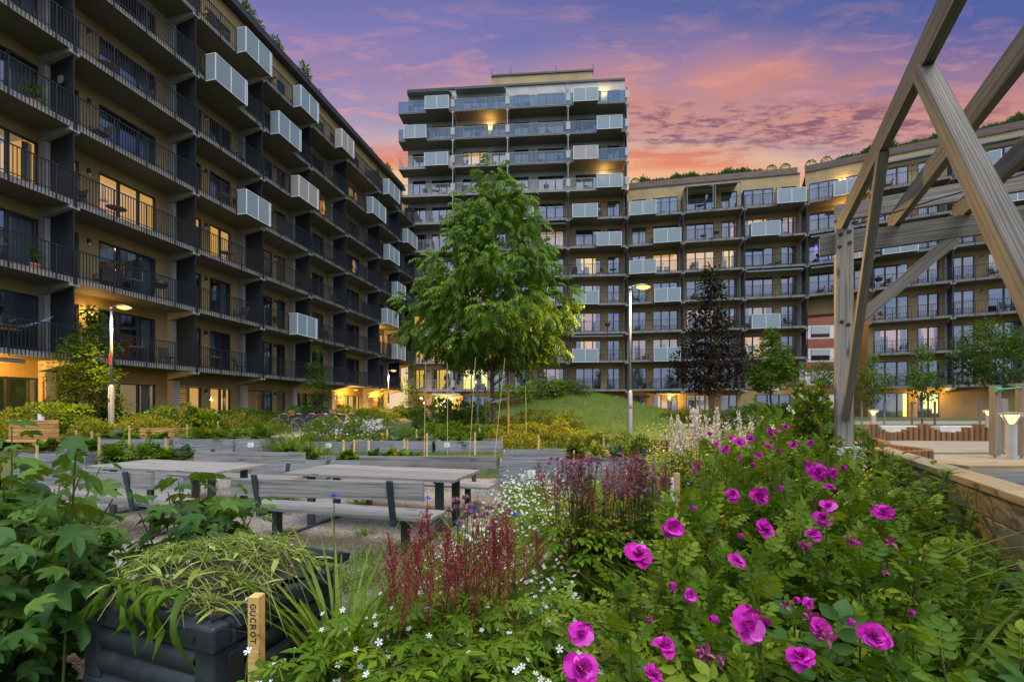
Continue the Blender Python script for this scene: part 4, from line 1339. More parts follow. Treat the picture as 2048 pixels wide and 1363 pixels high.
b = MB(); b.box(-.53, .53, .02, .7, 0, .42); b.build('soil', M['soil'], CR)
for (x0, x1, y, h, tx) in [(9.6, 12.6, 22.0, .5, 'grey concrete bed edge below the dense hedge'), (11.2, 14.2, 19.9, .35, 'long low concrete bed edge in front of the hedge'), (15.6, 17.2, 18.6, .4, 'pale concrete bench block behind the palisade'), (17.9, 19.5, 18.4, .4, 'second pale concrete bench block behind the palisade'), (-7.3, -6.4, 21.5, .5, 'single grey concrete block beside the path')]:
    b = MB(); z = g1((x0 + x1) / 2, y)
    b.box(0, x1 - x0, 0, .4, -.1, h)
    o = b.build('concrete_block', M['concrete_l'], None, (x0, y, z), bevel=.015)
    tag(o, tx, 'concrete block')

# ================================================================== BICYCLES
def bicycle(x, y, rz, mat, label, basket=False, lean=.12):
    zg = g1(x, y) + .01
    t = thing('bicycle', label, 'bicycle', (x, y, zg), rz, 'bicycles parked in the rack')
    t.rotation_euler = (lean, 0, rz)
    r = .34
    for wx in (-.52, .52):
        b = MB(); n = 28
        pts = [(wx + r * math.cos(2 * PI * i / n), 0, r + r * math.sin(2 * PI * i / n)) for i in range(n + 1)]
        b.tube(pts, .018, 6, 0, False)
        w = b.build('wheel', M['black'], t, smooth=True)
        b = MB(); pts = [(wx + (r - .03) * math.cos(2 * PI * i / n), 0, r + (r - .03) * math.sin(2 * PI * i / n)) for i in range(n + 1)]
        b.tube(pts, .010, 5, 0, False)
        for i in range(14):
            a = 2 * PI * i / 14
            b.tube([(wx, 0.02 * (-1) ** i, r), (wx + (r - .03) * math.cos(a), 0, r + (r - .03) * math.sin(a))], .0022, 3, 0, False)
        b.tube([(wx, -.05, r), (wx, .05, r)], .02, 8)
        b.build('rim', M['metal_galv'], w)
        b = MB(); pts = [(wx + (r + .035) * math.cos(R(a)), 0, r + (r + .035) * math.sin(R(a))) for a in range(20, 190, 15)]
        b.tube(pts, .014, 5); b.build('mudguard', mat, t)
    bb_, hd, st_ = (-.08, 0, .30), (.36, 0, .74), (-.22, 0, .76)
    b = MB()
    b.tube([bb_, hd], .02, 8); b.tube([bb_, st_], .018, 8); b.tube([st_, (.33, 0, .82)], .017, 8)
    for s in (-.05, .05):
        b.tube([bb_, (-.52, s, r)], .011, 6); b.tube([(-.20, 0, .70), (-.52, s, r)], .010, 6); b.tube([(.38, s * .7, .66), (.52, s, r)], .013, 6)
    b.tube([hd, (.30, 0, .95)], .02, 8)
    b.build('frame', mat, t, smooth=True)
    b = MB(); b.tube([(.22, -.28, .97), (.32, -.12, 1.0), (.32, .12, 1.0), (.22, .28, .97)], .012, 6); b.tube([(.30, 0, .95), (.32, 0, 1.0)], .014, 6)
    b.tube([(.22, -.28, .97), (.12, -.29, .96)], .017, 6); b.tube([(.22, .28, .97), (.12, .29, .96)], .017, 6); b.build('handlebar', M['black'], t)
    b = MB(); b.tube([st_, (-.25, 0, .90)], .013, 6); b.add([(-.38, -.075, .92), (-.38, .075, .92), (-.25, .06, .945), (-.08, .018, .935), (-.08, -.018, .935), (-.25, -.06, .945), (-.36, 0, .89), (-.1, 0, .90)], [(0, 5, 2, 1), (5, 4, 3, 2), (1, 2, 6), (2, 3, 7, 6), (0, 6, 5), (5, 6, 7, 4), (0, 1, 6), (3, 4, 7)])
    b.build('saddle', M['black'], t)
    b = MB(); b.lathe([(0, -.01), (.09, -.01), (.09, .01), (0, .01)], 14); o = b.build('chainring', M['metal_galv'], t, (-.08, -.04, .30), (PI / 2, 0, 0))
    b = MB(); b.tube([(-.08, -.06, .30), (.03, -.09, .17)], .011, 5); b.tube([(-.08, .06, .30), (-.19, .09, .43)], .011, 5); b.box(-.02, .08, -.16, -.08, .155, .18); b.box(-.24, -.14, .08, .16, .42, .445); b.build('crank', M['metal_galv'], t)
    b = MB(); b.box(-.75, -.33, -.06, .06, .73, .745); b.tube([(-.7, -.05, .73), (-.54, -.05, r)], .006, 4); b.tube([(-.7, .05, .73), (-.54, .05, r)], .006, 4); b.build('carrier', M['black'], t)
    if basket:
        b = MB(); b.add([(.38, -.16, .78), (.62, -.16, .78), (.62, .16, .78), (.38, .16, .78), (.36, -.19, 1.0), (.66, -.19, 1.0), (.66, .19, 1.0), (.36, .19, 1.0)], [(0, 1, 5, 4), (1, 2, 6, 5), (2, 3, 7, 6), (3, 0, 4, 7), (0, 3, 2, 1)]); b.build('basket', M['teak'], t)
bx, by = -9.9, 21.9
bicycle(bx - .9, by - .6, R(200), M['black'], 'black bicycle at the near end of the rack, partly behind the shrub', lean=.1)
bicycle(bx - .35, by - .3, R(206), M['cloth_dark'], 'dark bicycle with brown front basket, second in the rack', True, lean=-.08)
bicycle(bx + .2, by - .75, R(212), M['metal_dark'], 'grey bicycle with its pale front wheel turned towards the path', lean=.12)
bicycle(bx + .75, by + .1, R(204), M['blue'], 'blue and white framed bicycle in the rack', lean=.06)
bicycle(bx + 1.35, by + .3, R(208), M['yellow'], 'yellowish bicycle with rear basket nearest the flowering bush', True, lean=.1)
bicycle(bx - .1, by + 1.1, R(196), M['red'], 'red bicycle standing behind the others in the rack', lean=-.05)
b = MB()
for i in range(6):
    x = -1.6 + i * .62
    b.tube([(x, 0, 0), (x, 0, .75), (x + .1, .0, .85), (x + .3, 0, .85), (x + .4, 0, .75), (x + .4, 0, 0)], .022, 8)
o = b.build('bicycle_rack', M['metal_galv'], None, (bx, by + .2, g1(bx, by)), (0, 0, R(20)), smooth=True); tag(o, 'galvanised hoop bicycle rack under the parked bicycles', 'bicycle rack')

# ================================================================== COMPOST BIN
CB = thing('compost_bin', 'black ribbed plastic compost bin overflowing with pulled weeds', 'compost bin', (-1.97, 2.07, .0), R(-19.7))
Wd, Dp, Hh = .80, .68, .74
def ribbed(L, name, loc, rz):
    b = MB(); nz = 48
    prof = []
    for i in range(nz + 1):
        z = .04 + (Hh - .17) * i / nz
        ph = (i / nz) * 5
        prof.append((-.030 * max(0, math.sin((ph % 1) * PI)) ** .7, z))
    for (y0, z0), (y1, z1) in zip(prof, prof[1:]):
        b.quad((.085, y0, z0), (L - .085, y0, z0), (L - .085, y1, z1), (.085, y1, z1))
    b.quad((.0, .02, 0), (L, .02, 0), (L, .02, Hh - .01), (0, .02, Hh - .01))
    o = b.build(name, M['bin'], CB, loc, (0, 0, rz), smooth=True)
ribbed(Wd, 'ribbed_panel', (0, 0, 0), 0)
ribbed(Dp, 'ribbed_panel', (Wd, 0, 0), PI / 2)
ribbed(Wd, 'ribbed_panel', (Wd, Dp, 0), PI)
ribbed(Dp, 'ribbed_panel', (0, Dp, 0), -PI / 2)
for x, y in ((0, 0), (Wd, 0), (Wd, Dp), (0, Dp)):
    b = MB(); sx = 1 if x == 0 else -1; sy = 1 if y == 0 else -1
    b.box(min(x - sx * .03, x + sx * .09), max(x - sx * .03, x + sx * .09), min(y - sy * .03, y + sy * .09), max(y - sy * .03, y + sy * .09), 0, .37)
    b.box(min(x - sx * .026, x + sx * .088), max(x - sx * .026, x + sx * .088), min(y - sy * .026, y + sy * .088), max(y - sy * .026, y + sy * .088), .374, Hh - .1)
    b.build('corner_post', M['bin'], CB, bevel=.012)
b = MB()
e = .035
for (x0, x1, y0, y1) in ((-e, Wd + e, -e, .05), (-e, Wd + e, Dp - .05, Dp + e), (-e, .05, .051, Dp - .051), (Wd - .05, Wd + e, .051, Dp - .051)):
    b.box(x0, x1, y0, y1, Hh - .115, Hh - .02)
b.build('rim', M['bin'], CB, bevel=.014)
for i in range(5):
    b = MB(); x = .1 + i * .145
    b.box(x, x + .055, -.043, -.036, Hh - .085, Hh - .065); b.build('vent_slot', M['black'], CB)
for i, yy in enumerate((.06, .30, .54)):
    b = MB(); b.box(Wd + .01, Wd + .06, yy, yy + .09, Hh - .05, Hh + .012); b.build('latch', M['bin'], CB, bevel=.008)
b = MB(); b.box(Wd + .034, Wd + .042, .03, .10, Hh - .30, Hh - .15); b.build('hand_hole', M['black'], CB)
b = MB()
b.obox((Wd * .52, Dp + .06, Hh + .02), (Wd * .5, 0, 0), (0, .012, .03), (0, -.05, .02))
b.build('lid_flap', M['bin'], CB, bevel=.008)

# privacy screens and front fences at the foot of the long block
for i, (a0, zt, w, tx) in enumerate([((85, 122), 2.35, 1.5, 'tall orange lit slat screen beside the lit column at the street lamp'), ((346, 377), 2.35, 1.3, 'brown slat privacy screen left of the lit glazed doors'), ((488, 515), 2.3, 1.2, 'brown slat privacy screen near the greenish curtained doors'), ((667, 689), 2.35, 1.6, 'glowing slat screen under the lit ground floor ceiling'), ((735, 755), 2.3, 1.2, 'dark red brown slat screen near the passage')]):
    a0, w = front_x(a0[0], -1.25), front_x(a0[1], -1.25) - front_x(a0[0], -1.25)
    p = W_(LB1, ZERO, a0, 1.25, .5)
    t = thing('slat_screen', tx, 'privacy screen', p, LB1.rotation_euler.z, 'slat privacy screens under the first balconies')
    n = int((zt - .1) / .12)
    for j in range(n):
        beam('slat', (0, 0, .12 + j * .12), (w, 0, .12 + j * .12), .022, .095, M['wood_warm'], t, bevel=0)
    for x in (.05, w - .05): beam('upright', (x, .04, 0), (x, .04, zt), .05, .05, M['wood_warm'], t, (1, 0, 0), bevel=0)
for i, (a0, w, tx) in enumerate([((-60, 58), 3.6, 'low dark board fence in front of the greenish lit doors'), ((86, 190), 2.6, 'low orange lit board fence beside the bushy shrub'), ((350, 428), 2.6, 'low brown board fence below the lit doors'), ((503, 553), 2.2, 'low dark board fence behind the bicycles'), ((692, 722), 2.6, 'low glowing board fence under the lit window')]):
    a0, w = front_x(a0[0], -.8), front_x(a0[1], -.8) - front_x(a0[0], -.8)
    p = W_(LB1, ZERO, a0, .8, .5)
    t = thing('board_fence', tx, 'low fence', p, LB1.rotation_euler.z, 'low board fences under the first balconies')
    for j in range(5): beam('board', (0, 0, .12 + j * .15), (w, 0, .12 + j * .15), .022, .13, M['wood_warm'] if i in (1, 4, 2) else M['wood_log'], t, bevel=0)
    for x in (.05, w - .05): beam('upright', (x, .04, 0), (x, .04, .85), .05, .05, M['wood_log'], t, (1, 0, 0), bevel=0)

# ================================================================== THINGS ON THE BALCONIES
ORD = ['ground', 'first', 'second', 'third', 'fourth', 'fifth', 'sixth', 'seventh', 'eighth', 'ninth', 'tenth', 'eleventh', 'twelfth']
def make_chair():
    t = thing('balcony_chair', None, 'chair')
    t['group'] = 'chairs on the balconies'
    b = MB(); b.box(-.26, .26, -.25, .25, .38, .44); b.build('seat', M['wicker'], t)
    b = MB(); b.add([(-.25, .20, .44), (.25, .20, .44), (.25, .33, .9), (-.25, .33, .9), (-.25, .24, .44), (.25, .24, .44), (.25, .37, .9), (-.25, .37, .9)], [(0, 1, 2, 3), (5, 4, 7, 6), (3, 2, 6, 7), (0, 3, 7, 4), (1, 5, 6, 2)]); b.build('backrest', M['wicker'], t)
    for sx in (-1, 1):
        for sy in (-1, 1):
            b = MB(); b.tube([(sx * .23, sy * .21, .38), (sx * .26, sy * .25, 0)], .016, 5); b.build('leg', M['metal_dark'], t)
        b = MB(); b.box(sx * .27 - .02, sx * .27 + .02, -.22, .26, .60, .63); b.box(sx * .27 - .015, sx * .27 + .015, -.22, -.18, .38, .60); b.build('armrest', M['wicker'], t)
    return t
def make_table():
    t = thing('balcony_table', None, 'table'); t['group'] = 'tables on the balconies'
    b = MB(); b.lathe([(0, .70), (.35, .70), (.36, .72), (.35, .735), (0, .735)], 18); b.build('tabletop', M['teak'], t)
    b = MB(); b.tube([(0, 0, .70), (0, 0, .05)], .03, 8); b.lathe([(.0, .06), (.22, .03), (.22, 0)], 14); b.build('pedestal', M['metal_dark'], t)
    return t
def make_grill():
    t = thing('kettle_grill', None, 'grill'); t['group'] = 'kettle grills on the balconies'
    b = MB(); b.lathe([(0, .60), (.2, .66), (.28, .80), (.29, .84)], 16); b.build('bowl', M['black'], t, smooth=True)
    b = MB(); b.lathe([(.295, .845), (.26, .98), (.14, 1.06), (0, 1.08)], 16); b.box(-.04, .04, -.012, .012, 1.08, 1.12); b.build('lid', M['black'], t, smooth=True)
    for a in (0, 2.1, 4.2):
        b = MB(); b.tube([(.16 * math.cos(a), .16 * math.sin(a), .66), (.3 * math.cos(a), .3 * math.sin(a), 0)], .013, 5); b.build('leg', M['metal_galv'], t)
    return t
def make_pot():
    t = thing('potted_plant', None, 'potted plant'); t['group'] = 'potted plants on the balconies'
    b = MB(); b.lathe([(0, 0), (.13, 0), (.18, .32), (.16, .32), (.15, .28), (0, .28)], 14); b.build('pot', M['terracotta'], t, smooth=True)
    L = LB(); n = 90
    th = RNG.uniform(0, 2 * PI, n); ph = RNG.uniform(.1, 1.35, n)
    d = np.stack([np.cos(th) * np.cos(ph), np.sin(th) * np.cos(ph), np.sin(ph)], -1)
    pos = d * RNG.uniform(.05, .28, (n, 1)) + np.array([0, 0, .34]) + np.array([0, 0, 1]) * RNG.uniform(0, .3, (n, 1))
    L.add(leaf_t(.35, 2), pos, frames(d, np.tile([0, 0, 1.], (n, 1)), RNG.uniform(.14, .26, n)))
    L.build('foliage', M['leaf_dark'], t)
    return t
def balcony_items():
    protos = [(make_chair(), 'dark wicker chair'), (make_table(), 'small round table'), (make_pot(), 'green potted plant'), (make_grill(), 'black kettle grill')]
    first = [True] * 4
    q = random.Random(99)
    blocks = [(LB1, ZERO, lb_bays, lb_boxes, 'long tan block', range(1, 7), range(1, 8)), (TR, ZERO, tw_bays, tw_boxes, 'grey tower', range(0, 4), range(2, 12)), (WG, ZERO, w_bays, w_boxes, 'curved wing left part', range(0, 3), range(1, 8)), (WG, fx2, r_bays, r_boxes, 'curved wing right part', range(0, 3), range(1, 8))]
    for root, fx, bays, boxes, nm, br, kr in blocks:
        for bi in br:
            for k in kr:
                if nm.endswith('right part') and bi == 0 and k <= 3: continue
                if nm.endswith('left part') and bi == 2 and k == 1: continue
                x0, x1 = bays[bi]
                taken = []
                for pi, pr in ((0, .62), (1, .3), (2, .34), (3, .12)):
                    if q.random() > pr: continue
                    for _ in range(6):
                        x = q.uniform(x0 + .5, x1 - .6)
                        if all(abs(x - u) > .75 for u in taken): break
                    else:
                        continue
                    taken.append(x)
                    p = W_(root, fx, x, q.uniform(.5, .95), slab_z(k) + SL)
                    lab = f"{protos[pi][1]} on the {ORD[k]} balcony row of the {nm}, {ORD[bi + (0 if nm == 'long tan block' else 1)]} bay"
                    rz = root.rotation_euler.z + fx[2] + q.choice([0, PI / 2, -PI / 2, PI, .4])
                    if first[pi]:
                        o = protos[pi][0]; o.location = p; o.rotation_euler = (0, 0, rz); tag(o, lab); first[pi] = False
                    else:
                        dup(protos[pi][0], p, rz, lab)
# dart board, hammocks, flags
p = W_(LB1, ZERO, 0 - .03, .62, slab_z(4) + SL + 1.75)
t = thing('dart_board', 'round dart board hung on the dark balcony divider', 'dart board', p, LB1.rotation_euler.z)
b = MB(); b.lathe([(0, 0), (.225, 0), (.225, .03), (0, .03)], 24); b.build('board', M['black'], t, (0, 0, 0), (0, -PI / 2, 0))
b = MB()
for i in range(20):
    a0, a1 = 2 * PI * i / 20, 2 * PI * (i + 1) / 20
    if i % 2: b.quad((.02 * math.cos(a0), .02 * math.sin(a0), 0), (.16 * math.cos(a0), .16 * math.sin(a0), 0), (.16 * math.cos(a1), .16 * math.sin(a1), 0), (.02 * math.cos(a1), .02 * math.sin(a1), 0))
b.build('segments', M['curtain'], t, (-.034, 0, 0), (0, -PI / 2, 0))
def hammock(bi_x0, x1, k, label, drop=.75, ztop=1.5):
    p = W_(LB1, ZERO, bi_x0, .75, slab_z(k) + SL)
    t = thing('hammock', label, 'hammock', p, LB1.rotation_euler.z)
    L = x1 - bi_x0; n = 26; m = 8
    V = []
    bl = MB(); wh = MB()
    def P(i, j):
        u = i / n; w = .55 * math.sin(PI * min(1, max(0, u))) ** .6 + .03
        s = (j / m - .5)
        return (u * L, s * w, ztop - drop * 4 * u * (1 - u) + .12 * abs(s) * 2 * math.sin(PI * u))
    for i in range(n):
        for j in range(m):
            (bl if j % 2 else wh).quad(P(i, j), P(i + 1, j), P(i + 1, j + 1), P(i, j + 1))
    wh.build('cloth', M['card'], t); bl.build('stripes', M['blue'], t)
hammock(-3.2, -.2, 1, 'blue and white striped hammock slung on the first balcony row')
hammock(-3.6, -1.2, 2, 'white and blue hanging chair cloth on the second balcony row', .5, 1.0)
def flag(root, fx, x, k, cols, label, w=.5):
    p = W_(root, fx, x, -.12, slab_z(k) + SL + 1.0)
    t = thing('hanging_flag', label, 'flag', p, root.rotation_euler.z + fx[2])
    b = MB(); n = len(cols)
    for i in range(n):
        for j in range(8):
            ya = .03 * math.sin(j * 1.1); yb = .03 * math.sin((j + 1) * 1.1)
            b.quad((i * w / n, ya, -j * .12), ((i + 1) * w / n, ya, -j * .12), ((i + 1) * w / n, yb, -(j + 1) * .12), (i * w / n, yb, -(j + 1) * .12), i)
    b.build('flag_cloth', [M[c] for c in cols], t)
flag(LB1, ZERO, 19.0, 4, ['red', 'yellow', 'green', 'blue'], 'rainbow striped flag hanging from a long block railing', .6)
flag(LB1, ZERO, 15.0, 5, ['red', 'yellow'], 'red and yellow cloth hanging from a long block railing', .4)
flag(TR, ZERO, 13.5, 7, ['red', 'yellow'], 'red and yellow streamer hanging on the grey tower', .25)

def person(p, rz):
    t = thing('person', 'seated person in dark top leaning forward on the fourth row balcony', 'person', p, rz)
    J = {'pelvis': (0, 0, .48), 'chest': (0, -.10, .82), 'neck': (0, -.16, 1.0), 'head': (0, -.20, 1.12), 'crown': (0, -.20, 1.23), 'lh': (-.10, 0, .48), 'lk': (-.14, -.44, .50), 'la': (-.13, -.42, .09), 'lt': (-.13, -.58, .04), 'rh': (.10, 0, .48), 'rk': (.14, -.44, .50), 'ra': (.13, -.42, .09), 'rt': (.13, -.58, .04),
         'ls': (-.18, -.12, .94), 'le': (-.24, -.18, .66), 'lw': (-.12, -.38, .58), 'lhd': (-.08, -.46, .57), 'rs': (.18, -.12, .94), 're': (.24, -.18, .66), 'rw': (.12, -.38, .58), 'rhd': (.08, -.46, .57)}
    rad = dict(pelvis=.15, chest=.15, neck=.055, head=.085, crown=.07, lh=.09, lk=.065, la=.04, lt=.035, rh=.09, rk=.065, ra=.04, rt=.035, ls=.06, le=.042, lw=.03, lhd=.035, rs=.06, re=.042, rw=.03, rhd=.035)
    E = [('pelvis', 'chest'), ('chest', 'neck'), ('neck', 'head'), ('head', 'crown'), ('pelvis', 'lh'), ('lh', 'lk'), ('lk', 'la'), ('la', 'lt'), ('pelvis', 'rh'), ('rh', 'rk'), ('rk', 'ra'), ('ra', 'rt'), ('chest', 'ls'), ('ls', 'le'), ('le', 'lw'), ('lw', 'lhd'), ('chest', 'rs'), ('rs', 're'), ('re', 'rw'), ('rw', 'rhd')]
    def skin(name, keys, mat, grow):
        ks = [k for k in J if k in keys]; me = bpy.data.meshes.new(name)
        me.from_pydata([J[k] for k in ks], [(ks.index(a), ks.index(b)) for a, b in E if a in ks and b in ks], [])
        me.materials.append(mat)
        o = inst(name, me, t); md = o.modifiers.new('skin', 'SKIN')
        for i, k in enumerate(ks): me.skin_vertices[0].data[i].radius = (rad[k] * grow,) * 2
        me.skin_vertices[0].data[0].use_root = True
        sb = o.modifiers.new('smooth', 'SUBSURF'); sb.levels = 1; sb.render_levels = 2
        return o
    skin('body', set(J), M['skin'], 1.0)
    skin('sweater', {'pelvis', 'chest', 'ls', 'le', 'lw', 'rs', 're', 'rw'}, M['cloth_dark'], 1.14)
    b = MB(); b.lathe([(0, .105), (.07, .09), (.10, .03), (.102, -.02), (.09, -.06)], 14, (0, -.185, 1.15)); b.build('hair', M['hair'], t, smooth=True)
    c = thing('balcony_stool', 'dark low stool under the seated person', 'stool', p, rz)
    b = MB(); b.box(-.22, .22, -.2, .2, .30, .35); b.build('seat', M['wicker'], c)
    for sx in (-1, 1):
        for sy in (-1, 1):
            b = MB(); b.box(sx * .19 - .02, sx * .19 + .02, sy * .17 - .02, sy * .17 + .02, 0, .299); b.build('leg', M['wicker'], c)
person(W_(WG, fx2, 2.55, .75, slab_z(4) + SL), WG.rotation_euler.z + a2 - 1.2)
# ================================================================== PLANT MATERIALS
M['leaf_dark'] = m_leaf('leaf_dark', [(.014, .038, .006), (.034, .080, .010), (.07, .13, .018)])
M['leaf_mid'] = m_leaf('leaf_mid', [(.03, .075, .006), (.08, .165, .010), (.17, .26, .022)])
M['leaf_tree'] = m_leaf('leaf_walnut', [(.03, .075, .004), (.085, .18, .009), (.19, .31, .02)], noise=1.1, rough=.45)
M['leaf_rose'] = m_leaf('leaf_rose', [(.03, .075, .004), (.09, .175, .008), (.23, .30, .02)], noise=3.5, rough=.48)
M['leaf_astilbe'] = m_leaf('leaf_astilbe', [(.04, .095, .005), (.105, .20, .010), (.21, .31, .02)], noise=4)
M['leaf_currant'] = m_leaf('leaf_currant', [(.022, .068, .016), (.055, .14, .028), (.14, .25, .035)], noise=3, rough=.55)
M['leaf_purple'] = m_leaf('leaf_copper', [(.006, .003, .005), (.014, .006, .010), (.030, .012, .018)], trans=.08)
M['leaf_gold_lamplit'] = m_leaf('leaf_gold_lamplit', [(.13, .15, .010), (.28, .26, .018), (.42, .36, .03)])  # yellow lamplight on the shrubs put into the leaf colour; some herbs share it
M['leaf_olive_lamplit'] = m_leaf('leaf_olive_lamplit', [(.05, .075, .008), (.11, .14, .014), (.20, .20, .02)])  # leaf colour yellowed to carry the warm lamplight on the shrubs
M['leaf_kale'] = m_leaf('leaf_kale', [(.04, .085, .06), (.08, .14, .11), (.14, .21, .17)])
M['grass'] = m_leaf('grass_blades', [(.04, .09, .006), (.11, .20, .012), (.23, .30, .03)], noise=2)
M['weeds'] = m_leaf('wilted_stems', [(.09, .10, .02), (.22, .30, .04), (.42, .47, .13)], trans=.2)
M['stem'] = m_leaf('stem_green', [(.03, .05, .012), (.07, .10, .02), (.12, .10, .03)], trans=.1)
M['stem_red'] = m_leaf('stem_red', [(.10, .02, .015), (.16, .04, .025), (.2, .07, .03)], trans=.1)
M['bark'] = m_plain('bark', (.085, .062, .045), .9, var=.35, scale=9, bump=.8)
M['bark_pale'] = m_plain('pale_bark', (.16, .135, .11), .9, var=.3, scale=9, bump=.6)
M['pet_rose'] = m_petal('petal_rose', [(.24, .002, .14), (.42, .005, .28), (.54, .022, .40), (.62, .09, .50)], .16)
M['pet_old'] = m_petal('petal_wilted', [(.14, .03, .05), (.30, .03, .17), (.36, .14, .16)])
M['pet_white'] = m_petal('petal_white', [(.62, .64, .60), (.80, .82, .80)])
M['pet_red'] = m_petal('floret_red', [(.11, .006, .016), (.23, .012, .035), (.36, .05, .085)], .15)
M['pet_dusky'] = m_petal('floret_dusky', [(.17, .06, .09), (.32, .15, .21), (.46, .28, .36)], .15)
M['pet_cream'] = m_petal('floret_cream', [(.58, .46, .36), (.76, .66, .52), (.82, .76, .66)], .2)
M['pet_blue'] = m_petal('petal_blue', [(.015, .03, .35), (.04, .09, .62)], .15)
M['pet_poppy'] = m_petal('petal_poppy', [(.55, .02, .01), (.7, .06, .02)], .2)
M['stamen'] = m_petal('stamen', [(.55, .34, .05), (.7, .5, .12)], .1)
balcony_items()

UP = np.array([0, 0, 1.])
def dome_pts(n, R_, H, lumps=9, spread=.34):
    """leaf places and outward directions of a bushy dome"""
    th = RNG.uniform(0, 2 * PI, lumps); cz = RNG.uniform(.15, .85, lumps); rr = np.sqrt(1 - (cz * .9) ** 2) * RNG.uniform(.45, .8, lumps)
    C = np.stack([np.cos(th) * rr * R_, np.sin(th) * rr * R_, cz * H * .85], -1)
    k = RNG.integers(0, lumps, n)
    d = nrm(RNG.normal(0, 1, (n, 3)) + UP * .55)
    rad = RNG.uniform(.55, 1.0, n) ** .6
    pos = C[k] + d * (rad * spread)[:, None] * np.array([R_, R_, H * .75])
    pos[:, 2] = np.maximum(pos[:, 2], .03)
    return pos, d
T_leaf = leaf_t(.5, 2); T_narrow = leaf_t(.2, 2, .1, .3); T_round = leaf_t(.78, 2, .1, .12); T_leaf3 = leaf_t(.56, 3, .14, .2)
T_pinn = pinnate_t(4, .36, .40, .5, .9, 2, 55)
T_pinn_small = pinnate_t(4, .42, .30, .3, .3, 1, 60)
T_rose = pinnate_t(4, .54, .33, .32, .25, 3, 62, .3, .010)
def jag_t():
    """serrated, divided leaf of the astilbes"""
    tip = leaf_t(.42, 2, .12, .25)
    sub = join_t([(tip, place(0, .45, -.03, s=.55)), (tip, place(0, .26, 0, rz=R(52), s=.42)), (tip, place(0, .26, 0, rz=R(-52), s=.42)), (tip, place(0, .1, 0, rz=R(66), s=.34)), (tip, place(0, .1, 0, rz=R(-66), s=.34)), (strip_t([(0, 0, 0), (0, .25, 0), (0, .5, -.02)], .012), Matrix.Identity(4))])
    return join_t([(sub, place(0, .42, -.06, rx=-.25, s=.62)), (sub, place(0, .36, -.03, rz=R(62), rx=-.15, s=.5)), (sub, place(0, .36, -.03, rz=R(-62), rx=-.15, s=.5)), (strip_t([(0, 0, 0), (0, .22, 0), (0, .45, -.05)], .012), Matrix.Identity(4))])
T_jag = jag_t()
T_lobe = lobed_t()
T_star = star_t()
T_blade = blade_t(4, .022, .55)

def shrub_mesh(R_, H, n, tpl, size, mat, lumps=9, spread=.36, stems=7, extra=None):
    L = LB()
    pos, d = dome_pts(n, R_, H, lumps, spread)
    L.add(tpl, pos, frames(d + RNG.normal(0, .35, (n, 3)), np.tile(UP, (n, 1)) + RNG.normal(0, .3, (n, 3)), RNG.uniform(.7, 1.25, n) * size))
    for i in range(stems):
        a = RNG.uniform(0, 2 * PI); r = RNG.uniform(.1, .6) * R_
        L.tube([(0.08 * math.cos(a), .08 * math.sin(a), -.1), (.5 * r * math.cos(a), .5 * r * math.sin(a), H * .4), (r * math.cos(a), r * math.sin(a), H * RNG.uniform(.6, .85))], [.016, .011, .005], 5, .3, 1)
    mats = [mat, M['bark']]
    if extra:
        extra(L, R_, H); mats.append(extra.mat)
    return L.mesh('foliage', mats)
def put(name, mesh, x, y, label, cat, group=None, s=1.0, sz=None, dz=-.05, rz=None):
    o = inst(name, mesh, None, (x, y, g1(x, y) + dz), (0, 0, rnd.uniform(0, 6.28) if rz is None else rz), (s, s, sz or s))
    return tag(o, label, cat, group)

# ------------------------------------------------------------------ shrubs
V_mid = [shrub_mesh(.9, 1.0, 1500, T_leaf, .11, M['leaf_mid']) for _ in range(3)]
V_ol = [shrub_mesh(.95, .85, 1800, T_leaf, .085, M['leaf_olive_lamplit'], 12) for _ in range(3)]
V_dk = [shrub_mesh(.9, 1.0, 1600, T_leaf, .10, M['leaf_dark'], 11) for _ in range(2)]
V_gd = [shrub_mesh(.8, .8, 1900, T_leaf, .075, M['leaf_gold_lamplit'], 11) for _ in range(2)]
rs = random.Random(5)
k = 0
for row, (off, hs) in enumerate([(-.7, 1.0), (-2.1, .9), (-3.4, .75)]):
    x = -6.5
    while x < 26.5:
        p = W_(LB1, ZERO, x, off + rs.uniform(-.3, .3), 0)
        if not (row >= 1 and 4.0 < x < 8.0 and p.x > -13) and not (row == 2 and x > 7) and p.y > 9:
            v = rs.choice(V_ol + V_mid[:1] + V_dk[:1]) if row else rs.choice(V_dk + V_mid + V_ol)
            put('shrub', v, p.x, p.y, 'low bushy shrub in the warm lit planting strip at the foot of the long block', 'shrub', 'shrubs along the foot of the long block', rs.uniform(.9, 1.2), rs.uniform(.95, 1.3) * hs)
        x += rs.uniform(1.15, 1.6)
def at_s(name, mesh, px, d, s, sz, label, cat='shrub', group=None):
    put(name, mesh, (px - 1024) / FOC * d, d, label, cat, group, s, sz * (1.2 if name == 'shrub' and d < 21 else 1))
MG = 'shrubs on and around the grass mound'
